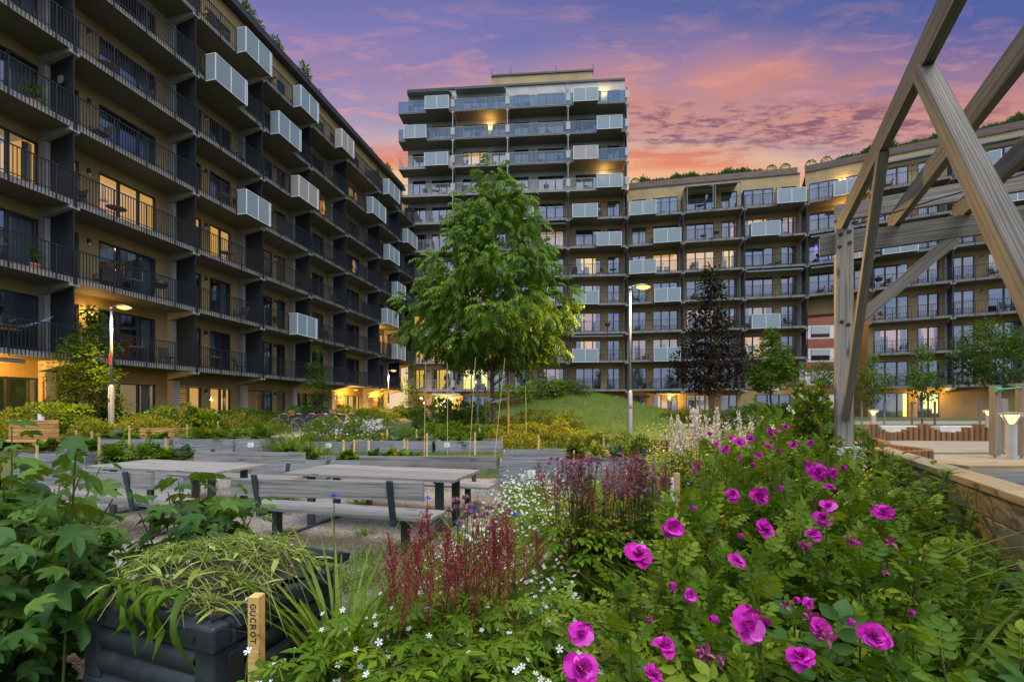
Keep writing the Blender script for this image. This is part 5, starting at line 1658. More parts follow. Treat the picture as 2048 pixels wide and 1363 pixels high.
for px, d, s, sz, v, tx in [(1030, 22.5, 1.3, 1.1, V_mid[0], 'large green shrub on the crown of the mound behind the trunk'), (1085, 23.5, 1.5, .95, V_mid[1], 'broad green shrub on top of the mound, middle of three'), (1145, 24, 1.3, .8, V_dk[0], 'dark green shrub at the right end of the mound top'),
                            (905, 19.5, 1.3, 1.2, V_dk[1], 'dark green shrub left of the tree stakes before the lit entrance'), (960, 19, 1.3, 1.1, V_mid[2], 'green shrub directly behind the tree stakes'), (935, 16.6, 1.2, .9, V_mid[0], 'bright green shrub in front of the left tree stake'),
                            (860, 15.6, 1.1, .8, V_mid[1], 'bright green shrub at the left end of the tree bed'), (1040, 17.5, 1.4, 1.0, V_ol[0], 'olive shrub right of the tree trunk'), (1110, 18.3, 1.3, .85, V_ol[1], 'olive shrub at the foot of the mound'),
                            (1010, 13.8, .9, .75, V_gd[0], 'golden lamplight coloured shrub in front of the tree trunk'), (1070, 13.4, .95, .8, V_gd[1], 'golden lamplight coloured shrub right of the orange stake'), (1130, 13.2, 1.0, .95, V_gd[0], 'tallest golden lamplight coloured shrub left of the street lamp'),
                            (1180, 12.6, .8, .6, V_gd[1], 'small golden lamplight coloured shrub by the lamp foot'), (890, 13.8, 1.0, .7, V_mid[2], 'green shrub behind the bamboo canes'), (960, 13.2, .9, .6, V_mid[0], 'low green shrub under the leaning canes'),
                            (1225, 11.8, .8, .55, V_ol[2], 'olive lamplight tinted low shrub right of the small stake'), (1265, 11.0, .65, .55, V_mid[1], 'low dark leaved shrub beside the lamp post'),
                            (1450, 19.5, 1.3, .9, V_dk[0], 'dark spreading shrub under the copper tree'), (1400, 20.5, 1.3, .9, V_ol[0], 'olive shrub left of the copper tree trunk'), (1500, 19.0, 1.1, .8, V_dk[1], 'dark shrub in front of the concrete bed edge'), (1350, 21.5, 1.0, .6, V_ol[1], 'low olive shrub at the right foot of the mound'),
                            (1570, 14, 1.0, .8, V_mid[2], 'green shrub between the hedge and the roses'), (1660, 13, 1.0, .9, V_mid[0], 'green shrub left of the pergola post foot')]:
    at_s('shrub', v, px, d, s, sz, tx, 'shrub', MG)
# white flowered bush, grasses and bed plants in the middle
def star_extra(L, R_, H):
    pos, d = dome_pts(70, R_, H, 9, .42)
    pos = pos + d * .1
    L.add(T_star, pos, frames(RNG.normal(0, 1, (70, 3)), d + UP, RNG.uniform(.03, .05, 70)), None, 2)
star_extra.mat = M['pet_white']
FB = shrub_mesh(.85, 1.25, 2200, T_leaf, .08, M['leaf_mid'], 12, .36, 9, star_extra)
at_s('flowering_bush', FB, 672, 12.6, 1.1, .78, 'tall bushy plant dotted with small white flowers before the bicycles', 'shrub')
at_s('flowering_bush', FB, 735, 14.5, 1.0, .7, 'second white dotted bush beside the path', 'shrub')
at_s('round_bush', V_mid[1], 255, 10.3, .45, .6, 'rounded leafy clump around a name stake', 'shrub')
at_s('herb_bush', V_mid[2], 470, 13.0, 1.0, .65, 'broad green bush left of the bicycles', 'shrub')
at_s('herb_bush', V_ol[1], 535, 19.0, 1.1, .8, 'olive bush hiding the rack end of the bicycles', 'shrub')
at_s('herb_bush', V_mid[0], 400, 12.6, .8, .6, 'green bush behind the long planter with the white card', 'shrub')
def tuft_mesh(n, h, spread, lean=.5, w=1.0):
    L = LB(); a = RNG.uniform(0, 2 * PI, n); r = RNG.uniform(0, spread, n)
    pos = np.stack([np.cos(a) * r, np.sin(a) * r, np.zeros(n) - .02], -1)
    d = np.stack([np.cos(a) * lean * RNG.uniform(.1, 1, n), np.sin(a) * lean * RNG.uniform(.1, 1, n), np.ones(n)], -1)
    out = np.stack([np.cos(a), np.sin(a), np.full(n, .2)], -1)
    s = RNG.uniform(.6, 1.1, n) * h
    L.add(T_blade, pos, frames(d, out, np.stack([s * w, s, s], -1)))
    return L.mesh('blades', M['grass'])
TU = [tuft_mesh(120, .8, .25), tuft_mesh(160, .6, .4), tuft_mesh(90, .35, .3, .8)]
for px, d, s, tx in [(575, 11.0, 1.1, 'tall tuft of arching grass between the pine stakes'), (625, 10.6, 1.0, 'arching grass tuft spilling over the planter edge'), (600, 11.8, 1.2, 'arching grass tuft at the path edge'), (650, 10.2, .8, 'short arching tuft in front of the white flowered bush')]:
    at_s('grass_tuft', TU[0], px, d, s, s, tx, 'grass')
for px, d, s, sz, v, tx in [(40, 13.6, 1.2, 1.2, V_ol[0], 'yellowish bush behind the slatted bench at the left edge'), (120, 14.2, 1.2, 1.15, V_mid[0], 'green bush just behind the slatted bench'), (300, 14.6, 1.1, 1.0, V_ol[1], 'yellow green bush right of the near street lamp'), (255, 14.0, 1.0, .85, V_gd[0], 'golden lamplight coloured bush at the foot of the near street lamp'),
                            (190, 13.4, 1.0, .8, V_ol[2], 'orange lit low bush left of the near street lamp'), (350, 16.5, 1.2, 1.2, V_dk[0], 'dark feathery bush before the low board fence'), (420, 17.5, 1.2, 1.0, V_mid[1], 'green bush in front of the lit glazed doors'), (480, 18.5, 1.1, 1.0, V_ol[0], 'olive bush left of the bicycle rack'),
                            (775, 24.0, 1.2, 1.0, V_gd[1], 'golden lamplight coloured bush beside the distant lamp post'), (740, 26.0, 1.2, 1.0, V_ol[1], 'olive bush behind the white dotted bush'), (860, 27.0, 1.5, 1.0, V_dk[1], 'dark bush right of the passage'), (980, 12.9, .8, .6, V_gd[1], 'golden lamplight coloured low bush between the tree stakes'), (900, 12.6, .8, .55, V_ol[0], 'olive low bush behind the poppy'), (1040, 12.4, .8, .6, V_gd[0], 'golden lamplight coloured low bush under the tie strap'), (820, 12.9, .7, .5, V_mid[0], 'green low bush behind the cabbages')]:
    at_s('shrub', v, px, d, s, sz, tx, 'shrub', 'shrubs between the planters and the long block')
TW2 = tuft_mesh(70, .32, .16, .9)
for (x, y) in [(-4.9, 5.2), (-4.3, 5.9), (-3.2, 5.0), (-2.7, 4.6), (-2.2, 4.55), (-1.6, 4.7), (-.9, 4.4), (-2.9, 5.7), (-1.9, 5.5), (-.8, 5.3), (-1.2, 6.6), (-3.6, 6.6), (-5.6, 5.7), (-2.4, 7.4), (-.6, 7.2), (-3.9, 7.7), (-1.9, 3.7), (-1.3, 3.9), (-2.6, 3.6), (-.8, 3.7), (-3.3, 4.2), (-1.0, 3.2), (-1.6, 3.2)]:
    x += rs.uniform(-.12, .12); y += rs.uniform(-.12, .12); s_ = rs.uniform(.6, 1.25)
    put('weed_tuft', TW2, x, y, 'short green weed tuft growing in the gravel around the picnic tables', 'weed', 'weed tufts in the gravel', s_, s_ * rs.uniform(.6, 1.2), 0)
# vegetables in the planters
def lettuce(mat, tpl, n, s, h):
    L = LB(); a = RNG.uniform(0, 2 * PI, n); e = RNG.uniform(.15, 1.3, n)
    d = np.stack([np.cos(a) * np.cos(e), np.sin(a) * np.cos(e), np.sin(e)], -1)
    pos = d * .05 * RNG.uniform(.3, 1.5, (n, 1)) + UP * RNG.uniform(0, h, (n, 1))
    L.add(tpl, pos, frames(d, np.tile(UP, (n, 1)), RNG.uniform(.6, 1.1, n) * s))
    return L.mesh('leaves', mat)
VG = [lettuce(M['leaf_mid'], T_round, 60, .17, .12), lettuce(M['leaf_kale'], T_round, 50, .2, .1), lettuce(M['leaf_dark'], T_lobe, 45, .15, .18), lettuce(M['leaf_gold_lamplit'], T_leaf, 80, .1, .2), lettuce(M['leaf_mid'], T_pinn_small, 60, .28, .12)]
veg_rows = [(-5.3, -4.0, 9.55, .40, 2), (-3.7, -1.95, 9.6, .38, 0), (-5.3, -4.3, 11.75, .55, 0), (-4.0, -2.2, 11.85, .56, 1), (-1.9, -.4, 11.85, .56, 0), (-11.3, -9.0, 11.65, .72, 0), (-8.6, -7.3, 11.65, .74, 4), (-11.0, -9.7, 10.3, .62, 0), (-8.4, -6.7, 9.1, .48, 2), (1.2, 2.4, 9.2, .55, 3), (-6.9, -6.4, 11.7, .74, 3)]
for (x0, x1, y, z, ki) in veg_rows:
    x = x0 + .1
    while x < x1:
        if rs.random() < .22:
            o = inst('vegetable_plant', VG[rs.choice([3, 4, 2])], None, (x, y - .1, z - .03), (0, 0, rs.uniform(0, 6)), (1.2, 1.2, rs.uniform(1.3, 1.9)))
            tag(o, 'small leafy vegetable plant growing in a grey planter box', 'vegetable plant', 'vegetables and herbs in the planter boxes')
        o = inst('vegetable_plant', VG[ki if rs.random() < .7 else rs.randrange(5)], None, (x, y + rs.uniform(-.2, .25), z - .03), (0, 0, rs.uniform(0, 6)), rs.uniform(.9, 1.45))
        tag(o, 'small leafy vegetable plant growing in a grey planter box', 'vegetable plant', 'vegetables and herbs in the planter boxes')
        x += rs.uniform(.18, .30)

# ------------------------------------------------------------------ trees
def tree(name, label, x, y, prof, trunk_r, tpl, lsize, mat, ncl, per, clr, bark, lean=0, group=None, droop=.0, limbs=40, zb=None, flat=.7, seedz=0):
    """prof: (height above ground, crown radius) from the lowest to the top"""
    global RNG
    RNG = np.random.default_rng(int(abs(x) * 131 + y * 17))
    zg = g1(x, y) if zb is None else zb
    t = thing(name, label, 'tree', (x, y, zg), 0, group)
    H = prof[-1][0]; h0 = prof[0][0]
    zs = np.array([p[0] for p in prof]); rs_ = np.array([p[1] for p in prof])
    L = LB(); k = 9
    tp = [(lean * (i / k) ** 1.5 + .04 * math.sin(i * 1.7) * min(1, H / 6), .03 * math.cos(i * 2.1), -.2 + (H * .96 + .2) * i / k) for i in range(k + 1)]
    b = MB(); b.tube(tp, [trunk_r * (1.15 if i == 0 else 1 - .88 * (i / k)) for i in range(k + 1)], 9)
    tpts = np.array(tp)
    def axis(z):
        return np.array([np.interp(z, tpts[:, 2], tpts[:, 0]), np.interp(z, tpts[:, 2], tpts[:, 1]), z])
    # cluster centres
    grid = np.linspace(h0, H, 200); w = np.interp(grid, zs, rs_) ** 1.5 + .02
    cz = RNG.choice(grid, ncl, p=w / w.sum())
    a = RNG.uniform(0, 2 * PI, ncl); rr = np.interp(cz, zs, rs_) * np.sqrt(RNG.uniform(.12, 1, ncl)) * RNG.uniform(.80, 1.06, ncl)
    cz[:4] = np.linspace(H * .90, H * .985, 4); rr[:4] = np.interp(cz[:4], zs, rs_) * .3
    C = np.stack([np.interp(cz, tpts[:, 2], tpts[:, 0]) + np.cos(a) * rr, np.sin(a) * rr, cz], -1)
    for i in range(min(limbs, ncl)):
        base = axis(max(h0 * .75, cz[i] - rr[i] * .55 - .15))
        mid = (base + C[i]) / 2 + np.array([0, 0, .08 * rr[i]])
        r0 = max(.012, trunk_r * .32 * (1 - cz[i] / H * .7))
        b.tube([tuple(base), tuple(mid), tuple(C[i])], [r0, r0 * .6, r0 * .25], 5)
    b.build('trunk', bark, t, smooth=True)
    n = ncl * per
    ki = np.repeat(np.arange(ncl), per)
    d = nrm(RNG.normal(0, 1, (n, 3)))
    outw = np.stack([np.cos(a), np.sin(a), np.zeros(ncl)], -1)[ki]
    pos = C[ki] + d * (RNG.uniform(.25, 1, n) ** .7)[:, None] * clr * np.array([1, 1, flat])
    dd = nrm(d + outw * .7 + np.array([0, 0, -droop]))
    # leaves of one cluster share a tone, as on a real crown
    rv = np.clip(np.repeat(RNG.random(ncl), per) * .45 + RNG.random(n) * .55, 0, 1)
    L.add(tpl, pos, frames(dd, np.tile(UP, (n, 1)) + RNG.normal(0, .25, (n, 3)), RNG.uniform(.75, 1.2, n) * lsize), rv)
    L.build('crown', mat, t)
    return t
CT = tree('walnut_tree', 'tall full leafed green tree staked in the middle of the garden', -.72, 16, [(2.5, .9), (3.0, 2.3), (3.7, 2.95), (4.4, 3.0), (5.3, 2.75), (6.2, 2.35), (7.2, 1.95), (7.9, 1.6), (8.5, 1.25), (8.9, .75), (9.4, .7), (9.75, .18)], .085, T_pinn, .50, M['leaf_tree'], 235, 13, .46, M['bark'], .1, droop=.5, limbs=80, flat=.55)
for dx, dy, h, tx, m in [(-.52, -.1, 1.95, 'grey round tree stake left of the trunk', 'wood_grey'), (-.28, .5, 1.9, 'grey tree stake just behind and left of the trunk', 'wood_grey'), (.58, -.1, 1.85, 'orange brown tree stake right of the trunk', 'wood_warm')]:
    x, y = -.72 + dx, 16 + dy
    b = MB(); b.tube([(-.3, 0, 0), (h, 0, 0)], .045, 10)
    o = b.build('tree_stake', M[m], None, (x, y, g1(x, y)), (0, -PI / 2, 0)); tag(o, tx, 'stake', 'stakes around the central tree')
for (xa, ya, xb, yb, tx) in [(-1.24, 15.9, -.70, 15.9, 'rubber tie strap from the trunk to the left stake'), (-.74, 15.9, -.14, 15.9, 'rubber tie strap from the trunk to the right stake')]:
    b = MB(); z = 2.05 if xb < -.5 else 1.85
    b.bar((xa, ya, z), (xb, yb, z - .08 if xb < -.5 else z + .15), .012, .06); o = b.build('tie_strap', M['metal_galv']); tag(o, tx, 'strap')
tree('copper_beech', 'dark purple leaved tree before the curved wing', 11.0, 24.5, [(1.6, .5), (2.3, 1.7), (3.2, 2.1), (4.2, 1.75), (5.2, 1.25), (6.2, 1.0), (7.3, .55), (8.5, .15)], .10, T_leaf, .20, M['leaf_purple'], 200, 36, .52, M['bark'], .1, zb=.9, limbs=60)
tree('bushy_tree', 'yellowish lit bushy tree rising behind the near street lamp', -16.0, 16.6, [(.3, .8), (1.2, 1.1), (2.2, 1.0), (3.2, .75), (4.0, .5), (4.8, .12)], .05, T_round, .11, M['leaf_dark'], 130, 50, .36, M['bark'], .1, zb=.5)
tree('columnar_tree', 'slim columnar tree beside the bicycles against the long block', -11.9, 26.8, [(.4, .5), (1.2, .95), (2.4, .8), (3.6, .5), (4.8, .1)], .06, T_leaf, .11, M['leaf_dark'], 90, 36, .3, M['bark'], zb=.6)
tree('climbing_tree', 'thin dark tree against the pale wall by the passage', -8.6, 37.5, [(.5, .6), (1.6, .9), (3.0, .75), (4.2, .4), (5.0, .1)], .06, T_leaf, .14, M['leaf_dark'], 60, 30, .35, M['bark'], zb=.8)
tree('maple_tree', 'fresh green young tree in front of the blank ochre wall', 16.2, 27.5, [(2.0, .5), (2.4, 1.5), (2.9, 1.6), (3.5, 1.2), (4.2, .9), (5.0, .5), (5.6, .1)], .08, T_lobe, .22, M['leaf_mid'], 75, 30, .42, M['bark'], zb=.85)
tree('cherry_tree', 'small flat crowned tree before the archway', 21.6, 30.5, [(2.0, .6), (2.6, 1.6), (3.3, 1.4), (4.0, .5)], .08, T_leaf, .16, M['leaf_dark'], 50, 30, .4, M['bark'], zb=.9)
tree('young_tree', 'young green tree with stakes left of the lit doorway', 19.2, 23.5, [(.9, .5), (1.5, .85), (2.3, .9), (3.0, .5), (3.6, .1)], .05, T_leaf, .16, M['leaf_mid'], 45, 30, .32, M['bark_pale'], zb=.8)
tree('young_tree', 'young yellowish green tree in front of the lit doorway', 21.6, 23.2, [(1.0, .4), (1.6, .9), (2.4, .95), (3.2, .55), (4.0, .12)], .05, T_leaf, .16, M['leaf_mid'], 45, 30, .34, M['bark_pale'], zb=.8)
tree('round_tree', 'dense round dark tree above the climbing frame', 22.2, 20.4, [(1.9, .5), (2.3, 1.4), (3.0, 1.65), (3.8, 1.5), (4.5, .9), (5.0, .2)], .07, T_leaf, .16, M['leaf_dark'], 110, 36, .40, M['bark_pale'], zb=.75)
q = 0
for tx_, ty_, nm in ((19.2, 23.5, 'left young tree'), (21.6, 23.2, 'right young tree'), (22.2, 20.4, 'round dark tree'), (11.0, 24.5, 'copper tree')):
    for dx in (-.6, .6):
        b = MB(); b.tube([(-.2, 0, 0), (1.5, 0, 0)], .045, 8)
        o = b.build('tree_stake', M['wood_grey'], None, (tx_ + dx, ty_ - .1, g1(tx_ + dx, ty_)), (0, -PI / 2, 0))
        tag(o, f"grey timber stake on the {'left' if dx < 0 else 'right'} of the {nm} trunk", 'stake', 'stakes around the young trees')
# hedge
HM = []
L = LB(); n = 4200
pos = np.stack([RNG.uniform(-1.7, 1.7, n), RNG.uniform(-.55, .55, n), RNG.uniform(.0, .95, n)], -1)
pos[:, 2] += .06 * np.sin(pos[:, 0] * 5) + .05 * RNG.normal(0, 1, n)
d = nrm(np.stack([RNG.normal(0, .4, n), np.sign(pos[:, 1]) * .6 + RNG.normal(0, .4, n), .3 + pos[:, 2] + RNG.normal(0, .3, n)], -1))
L.add(T_leaf, pos, frames(d, np.tile(UP, (n, 1)), RNG.uniform(.10, .16, n)))
o = L.build('hedge', M['leaf_dark'], None, (13.7, 22.9, g1(13.7, 22.9) + .2)); tag(o, 'dense dark green clipped hedge before the yellow lobby doors', 'hedge')
# roof plants
RP = shrub_mesh(.7, .9, 260, T_leaf, .16, M['leaf_dark'], 7, .4, 8)
for i, (xx, s, tx) in enumerate([(7.8, .9, 'nearest scraggly shrub on the long block roof'), (10.5, 1.2, 'second scraggly shrub on the long block roof'), (12.5, .9, 'thin shrub beside the roof edge, third'), (15.0, 1.2, 'leafy fourth shrub on the long block roof'), (17.2, .9, 'fifth shrub on the long block roof with bare twigs'), (24.5, .8, 'far shrub on the long block roof'), (28.5, 1.0, 'last shrub on the long block roof beside the tower')]):
    p = W_(LB1, ZERO, xx, 1.7, 25.6)
    o = inst('roof_shrub', RP, None, p, (0, 0, i * 1.3), (s, s, s * 1.3)); tag(o, tx, 'shrub', 'shrubs on the long block roof')
def roof_green(fx, x0, x1, label):
    L = LB(); n = int((x1 - x0) * 420)
    x = RNG.uniform(x0, x1, n); h = .35 + .25 * np.sin(x * 1.3) + .18 * np.sin(x * 3.7 + 1)
    z = RNG.uniform(0, 1, n) * np.maximum(h, .12)
    pos = np.stack([x, RNG.uniform(2.3, 3.2, n), z], -1)
    L.add(T_narrow, pos, frames(np.stack([RNG.normal(0, .5, n), RNG.normal(-.2, .4, n), np.full(n, .8)], -1), np.tile(np.array([0, -1., 0]), (n, 1)), RNG.uniform(.25, .5, n)))
    p = W_(WG, fx, 0, 0, 26.0)
    o = L.build('roof_planting', M['leaf_dark'], None, p, (0, 0, WG.rotation_euler.z + fx[2])); tag(o, label, 'planting', kind='stuff')
roof_green(ZERO, 1.6, 13.6, 'strip of dark green planting along the roof edge of the curved wing')
roof_green(fx2, 2.6, 20.5, 'strip of grassy planting along the right roof edge of the curved wing')
BX = []
L = LB(); n = 420; d = nrm(RNG.normal(0, 1, (n, 3))); L.add(T_leaf, d * .42 + UP * .4, frames(d + RNG.normal(0, .3, (n, 3)), np.tile(UP, (n, 1)), RNG.uniform(.1, .16, n))); BXM = L.mesh('foliage', M['leaf_dark'])
for i, (fx, x, tx) in enumerate([(ZERO, 1.0, 'small clipped ball shrub on the roof beside the tower'), (ZERO, 14.6, 'clipped ball shrub on the roof, first right of the planting'), (ZERO, 15.9, 'clipped ball shrub on the roof, middle of the row'), (fx2, .6, 'clipped ball shrub on the roof at the bend'), (fx2, 1.9, 'clipped ball shrub on the roof right of the bend')]):
    p = W_(WG, fx, x, 2.6, 25.95); o = inst('ball_shrub', BXM, None, p, (0, 0, i), 1.0); tag(o, tx, 'shrub', 'clipped balls on the roof')
for (x, h, tx) in [(2.0, 1.4, 'thin roof vent pipe'), (6.8, 1.0, 'wide pale roof chimney pipe')]:
    p = W_(WG, ZERO, x, 4.5, 25.2); b = MB(); r = .05 if h > 1.2 else .25
    b.lathe([(r, 0), (r, h + .8), (r * 1.15, h + .8), (r * 1.15, h + 1.0), (0, h + 1.0)], 12); o = b.build('roof_pipe', M['metal_galv'], None, p); tag(o, tx + ' on the curved wing', 'roof pipe')

# ================================================================== FOREGROUND
# roses -------------------------------------------------------------
def rose_bush_mesh(seed, canes=26, per=19, tpl=None, size=.15, mat='leaf_rose', spread=.42):
    L = LB()
    P = []; D = []; U = []
    for i in range(canes):
        a = RNG.uniform(0, 2 * PI); r1 = spread * math.sqrt(RNG.uniform(0, 1)); h = RNG.choice([RNG.uniform(.66, .98), RNG.uniform(.98, 1.16)], p=[.8, .2]) * (1.06 - .25 * (r1 / spread) ** 2)
        p0 = np.array([.08 * math.cos(a), .08 * math.sin(a), 0]); p2 = np.array([r1 * math.cos(a), r1 * math.sin(a), h]); p1 = (p0 + p2) / 2 + np.array([.1 * math.cos(a), .1 * math.sin(a), .05])
        pts = [tuple(p0), tuple(p1), tuple(p2)]
        L.tube(pts, [.007, .005, .0028], 5, RNG.random(), 1)
        t_ = np.linspace(.28, 1, per)[:, None]
        q = (1 - t_) ** 2 * p0 + 2 * t_ * (1 - t_) * p1 + t_ ** 2 * p2
        ang = np.arange(per) * 2.4 + RNG.uniform(0, 6)
        el = np.interp(t_[:, 0], [.28, .8, 1], [.1, .65, 1.3]) + RNG.normal(0, .18, per)
        P.append(q); D.append(np.stack([np.cos(ang) * np.cos(el), np.sin(ang) * np.cos(el), np.sin(el)], -1))
    P = np.concatenate(P); D = np.concatenate(D); n = len(P)
    L.add(tpl or T_rose, P, frames(D, np.tile(UP, (n, 1)) + RNG.normal(0, .35, (n, 3)), RNG.uniform(.7, 1.15, n) * size, .12))
    return L.mesh('foliage', [M[mat], M['stem']])
RM = [rose_bush_mesh(i) for i in range(3)]
RMB = rose_bush_mesh(9, 12, 11, pinnate_t(3, .66, .40, .3, .2, 3, 66, .2, .012), .23, 'leaf_currant', .36)
def zb(d):
    return .85 + .22 * min(d, 2.6)
rose_pos = []
rows = {.80: (.42, .70, 1.0), 1.12: (.55, .88, 1.2), 1.45: (.72, 1.08, 1.45, 1.8), 1.9: (.98, 1.38, 1.78, 2.15), 2.35: (1.22, 1.62, 2.05, 2.45), 2.85: (1.5, 1.95, 2.4, 2.75), 3.4: (1.85, 2.3, 2.78), 4.1: (2.3, 2.8, 3.25), 4.9: (2.9, 3.5)}
for y, xs in rows.items():
    for x in xs:
        rose_pos.append((x + rs.uniform(-.08, .08), y + rs.uniform(-.08, .08)))
rose_roots = []
for i, (x, y) in enumerate(rose_pos):
    wd = (1.525 + .559 * y) - x
    zt = zb(y) - .03 - .68 * max(0, min(1, 1.2 - wd * .9)) * (1 if y > 1.7 else .32)
    big = (y < 1.3 and x > .9)
    t = thing('rose_bush', 'leafy magenta flowered rose bush in the foreground bed', 'rose bush', (x, y, .36), 0, 'rose bushes in the foreground bed')
    hs = (zt - .36) * rs.uniform(.88, 1.06)
    inst('foliage', RMB if big else RM[i % 3], t, (0, 0, 0), (0, 0, rs.uniform(0, 6.28)), (.8, .8, hs * (.92 if big else 1)))
    rose_roots.append(t)
def bloom_meshes():
    """open double rose, facing +Z, radius 1"""
    out = []
    for s in range(6):
        L = LB()
        def petal(r0, size, tilt, az, wv):
            n = 6; V = []; F = []
            for i in range(n + 1):
                u = i / n
                for j in range(5):
                    v = (j / 4 - .5) * 2
                    w = size * .62 * (math.sin(PI * (u * .80 + .10)) ** .7)
                    x = v * w; y = r0 + size * u * math.cos(tilt); z = size * u * math.sin(tilt) - .22 * size * u * u * (1 if tilt < .7 else -.4) + .12 * size * abs(v) ** 2 + .13 * size * math.sin(4.5 * v + wv) * u
                    V.append((x, y, z))
            for i in range(n):
                for j in range(4):
                    a = i * 5 + j
                    F += [(a, a + 1, a + 6), (a, a + 6, a + 5)]
            c, s_ = math.cos(az), math.sin(az)
            V = [(x * c - y * s_, x * s_ + y * c, z) for x, y, z in V]
            L.raw(V, F, float(np.clip(RNG.normal(.55, .25), 0, 1)))
        for ring, (cnt, r0, sz, tl) in enumerate([(5, .05, .98, .12), (5, .05, .86, .42), (4, .03, .64, .8), (4, .02, .42, 1.1)]):
            for kk in range(cnt):
                petal(r0, sz * RNG.uniform(.72, 1.12), tl + RNG.normal(0, .24), 2 * PI * kk / cnt + ring * .5 + RNG.normal(0, .22), RNG.uniform(0, 6))
        n = 16; a = RNG.uniform(0, 2 * PI, n)
        dd = np.stack([np.cos(a) * .5, np.sin(a) * .5, np.ones(n)], -1)
        L.add(T_narrow, np.tile(np.array([[0, 0, .05]]), (n, 1)), frames(dd, np.tile(np.array([1., 0, .2]), (n, 1)), RNG.uniform(.2, .34, n)), None, 1)
        a = np.arange(5) * 2 * PI / 5
        dd = np.stack([np.cos(a), np.sin(a), np.full(5, -.5)], -1)
        L.add(T_narrow, np.tile(np.array([[0, 0, -.04]]), (5, 1)), frames(dd, np.tile(UP, (5, 1)), np.full(5, .6)), None, 2)
        out.append(L.mesh('bloom', [M['pet_rose'], M['stamen'], M['stem']]))
    L = LB(); n = 9; a = np.arange(n) * 2.4      # closed bud
    dd = np.stack([np.cos(a) * .25, np.sin(a) * .25, np.ones(n)], -1)
    L.add(leaf_t(.8, 3, .3, -.1), np.stack([np.cos(a) * .12, np.sin(a) * .12, np.zeros(n)], -1), frames(dd, np.stack([np.cos(a), np.sin(a), np.zeros(n)], -1), np.full(n, 1.2)))
    bud = L.mesh('bud', [M['pet_rose']])
    L = LB(); n = 16; dd = nrm(RNG.normal(0, 1, (n, 3)) + np.array([0, 0, -.5]))
    L.add(leaf_t(.6, 3, .3, .5), dd * .1, frames(dd, RNG.normal(0, 1, (n, 3)), RNG.uniform(.5, 1.0, n)))
    old = L.mesh('wilted_bloom', [M['pet_old']])
    return out, bud, old
BL, BUD, OLD = bloom_meshes()
ROSES = [(1275, 1107, 60), (1345, 1055, 42), (1162, 1265, 56), (1165, 1335, 76), (1465, 988, 34), (1521, 990, 40), (1634, 943, 42), (1528, 1056, 36), (1656, 1010, 32), (1648, 1036, 36), (1628, 1067, 40), (1475, 1120, 38), (1765, 1023, 32), (1380, 1190, 32), (1497, 1245, 60), (1605, 1312, 62),
         (1330, 1290, 54), (1750, 1272, 64), (1616, 1205, 30), (1305, 1348, 44), (1565, 868, 27), (1538, 886, 26), (1452, 896, 19), (1480, 884, 20), (1500, 876, 19), (1540, 864, 18), (1571, 853, 17), (1587, 888, 18), (1621, 885, 20), (1519, 912, 20), (1477, 914, 20), (1446, 903, 18), (1462, 876, 17), (1433, 888, 16), (1388, 940, 18), (1660, 974, 24), (1665, 945, 20), (1640, 1255, 44)]
def to_bush(p):
    return min(rose_roots, key=lambda r: (r.location.x - p.x) ** 2 + (r.location.y - p.y) ** 2)
def bloom_at(px, py, mesh, size, name, tilt=.9, spin=None):
    # blooms sit at the top of the foliage
    d = (EYE - .89) / ((py - 818) / FOC + .22)
    if d > 2.6: d = min((EYE - 1.46) / max((py - 818) / FOC, .02), 4.2)
    p = at(px, py, d)
    r = to_bush(p)
    az = rs.uniform(-.6, .6)
    sc = size * d / FOC
    o = inst(name, mesh, r, (p.x - r.location.x, p.y - r.location.y, p.z - r.location.z), (tilt, rs.uniform(-.35, .35), az), (sc * rs.uniform(.85, 1.1), sc * rs.uniform(.85, 1.1), sc * rs.uniform(.8, 1.25)))
    return o
for i, (px, py, s) in enumerate(ROSES):
    bloom_at(px, py, BL[(i * 5) % 6], s * rs.uniform(.42, .54), 'bloom', rs.uniform(.2, 1.5))
for (px, py, s) in [(1427, 1243, 18), (1532, 1249, 20), (1345, 1176, 16), (1700, 1250, 18), (1712, 1090, 14), (1560, 980, 12), (1685, 940, 12), (1480, 1075, 12), (1385, 1020, 12), (1590, 1205, 14), (1820, 1230, 12), (1610, 930, 12), (1505, 935, 11), (1560, 905, 11), (1420, 870, 10)]:
    bloom_at(px, py, BUD, s * .7, 'bud', rs.uniform(.0, .5))
for (px, py, s) in [(1410, 1310, 44), (1345, 1180, 22), (1620, 1235, 40), (1650, 1275, 44), (1700, 1080, 22), (1780, 1085, 30), (1395, 930, 22), (1610, 1090, 34), (1300, 1240, 20), (1440, 1320, 30), (1570, 1210, 26), (1770, 1145, 18), (1855, 1265, 18)]:
    bloom_at(px, py, OLD, s * .5, 'wilted_bloom', rs.uniform(-.4, 1.2))

# astilbes ------------------------------------------------------------
def astilbe_leaves(n=46, R_=.30, H=.42):
    L = LB(); a = RNG.uniform(0, 2 * PI, n); r = R_ * np.sqrt(RNG.uniform(0, 1, n)); z = H * (RNG.uniform(.35, 1, n)) * (1.05 - .45 * (r / R_) ** 2)
    pos = np.stack([np.cos(a) * r * .75, np.sin(a) * r * .75, z], -1)
    e = RNG.uniform(.0, .7, n)
    d = np.stack([np.cos(a) * np.cos(e), np.sin(a) * np.cos(e), np.sin(e)], -1)
    L.add(T_jag, pos, frames(d, np.tile(UP, (n, 1)), RNG.uniform(.16, .26, n), .1))
    for i in range(0, n, 2):
        L.tube([(0, 0, 0), (pos[i, 0] * .5, pos[i, 1] * .5, pos[i, 2] * .65), tuple(pos[i])], [.004, .003, .002], 4, .3, 1)
    return L.mesh('foliage', [M['leaf_astilbe'], M['stem_red']])
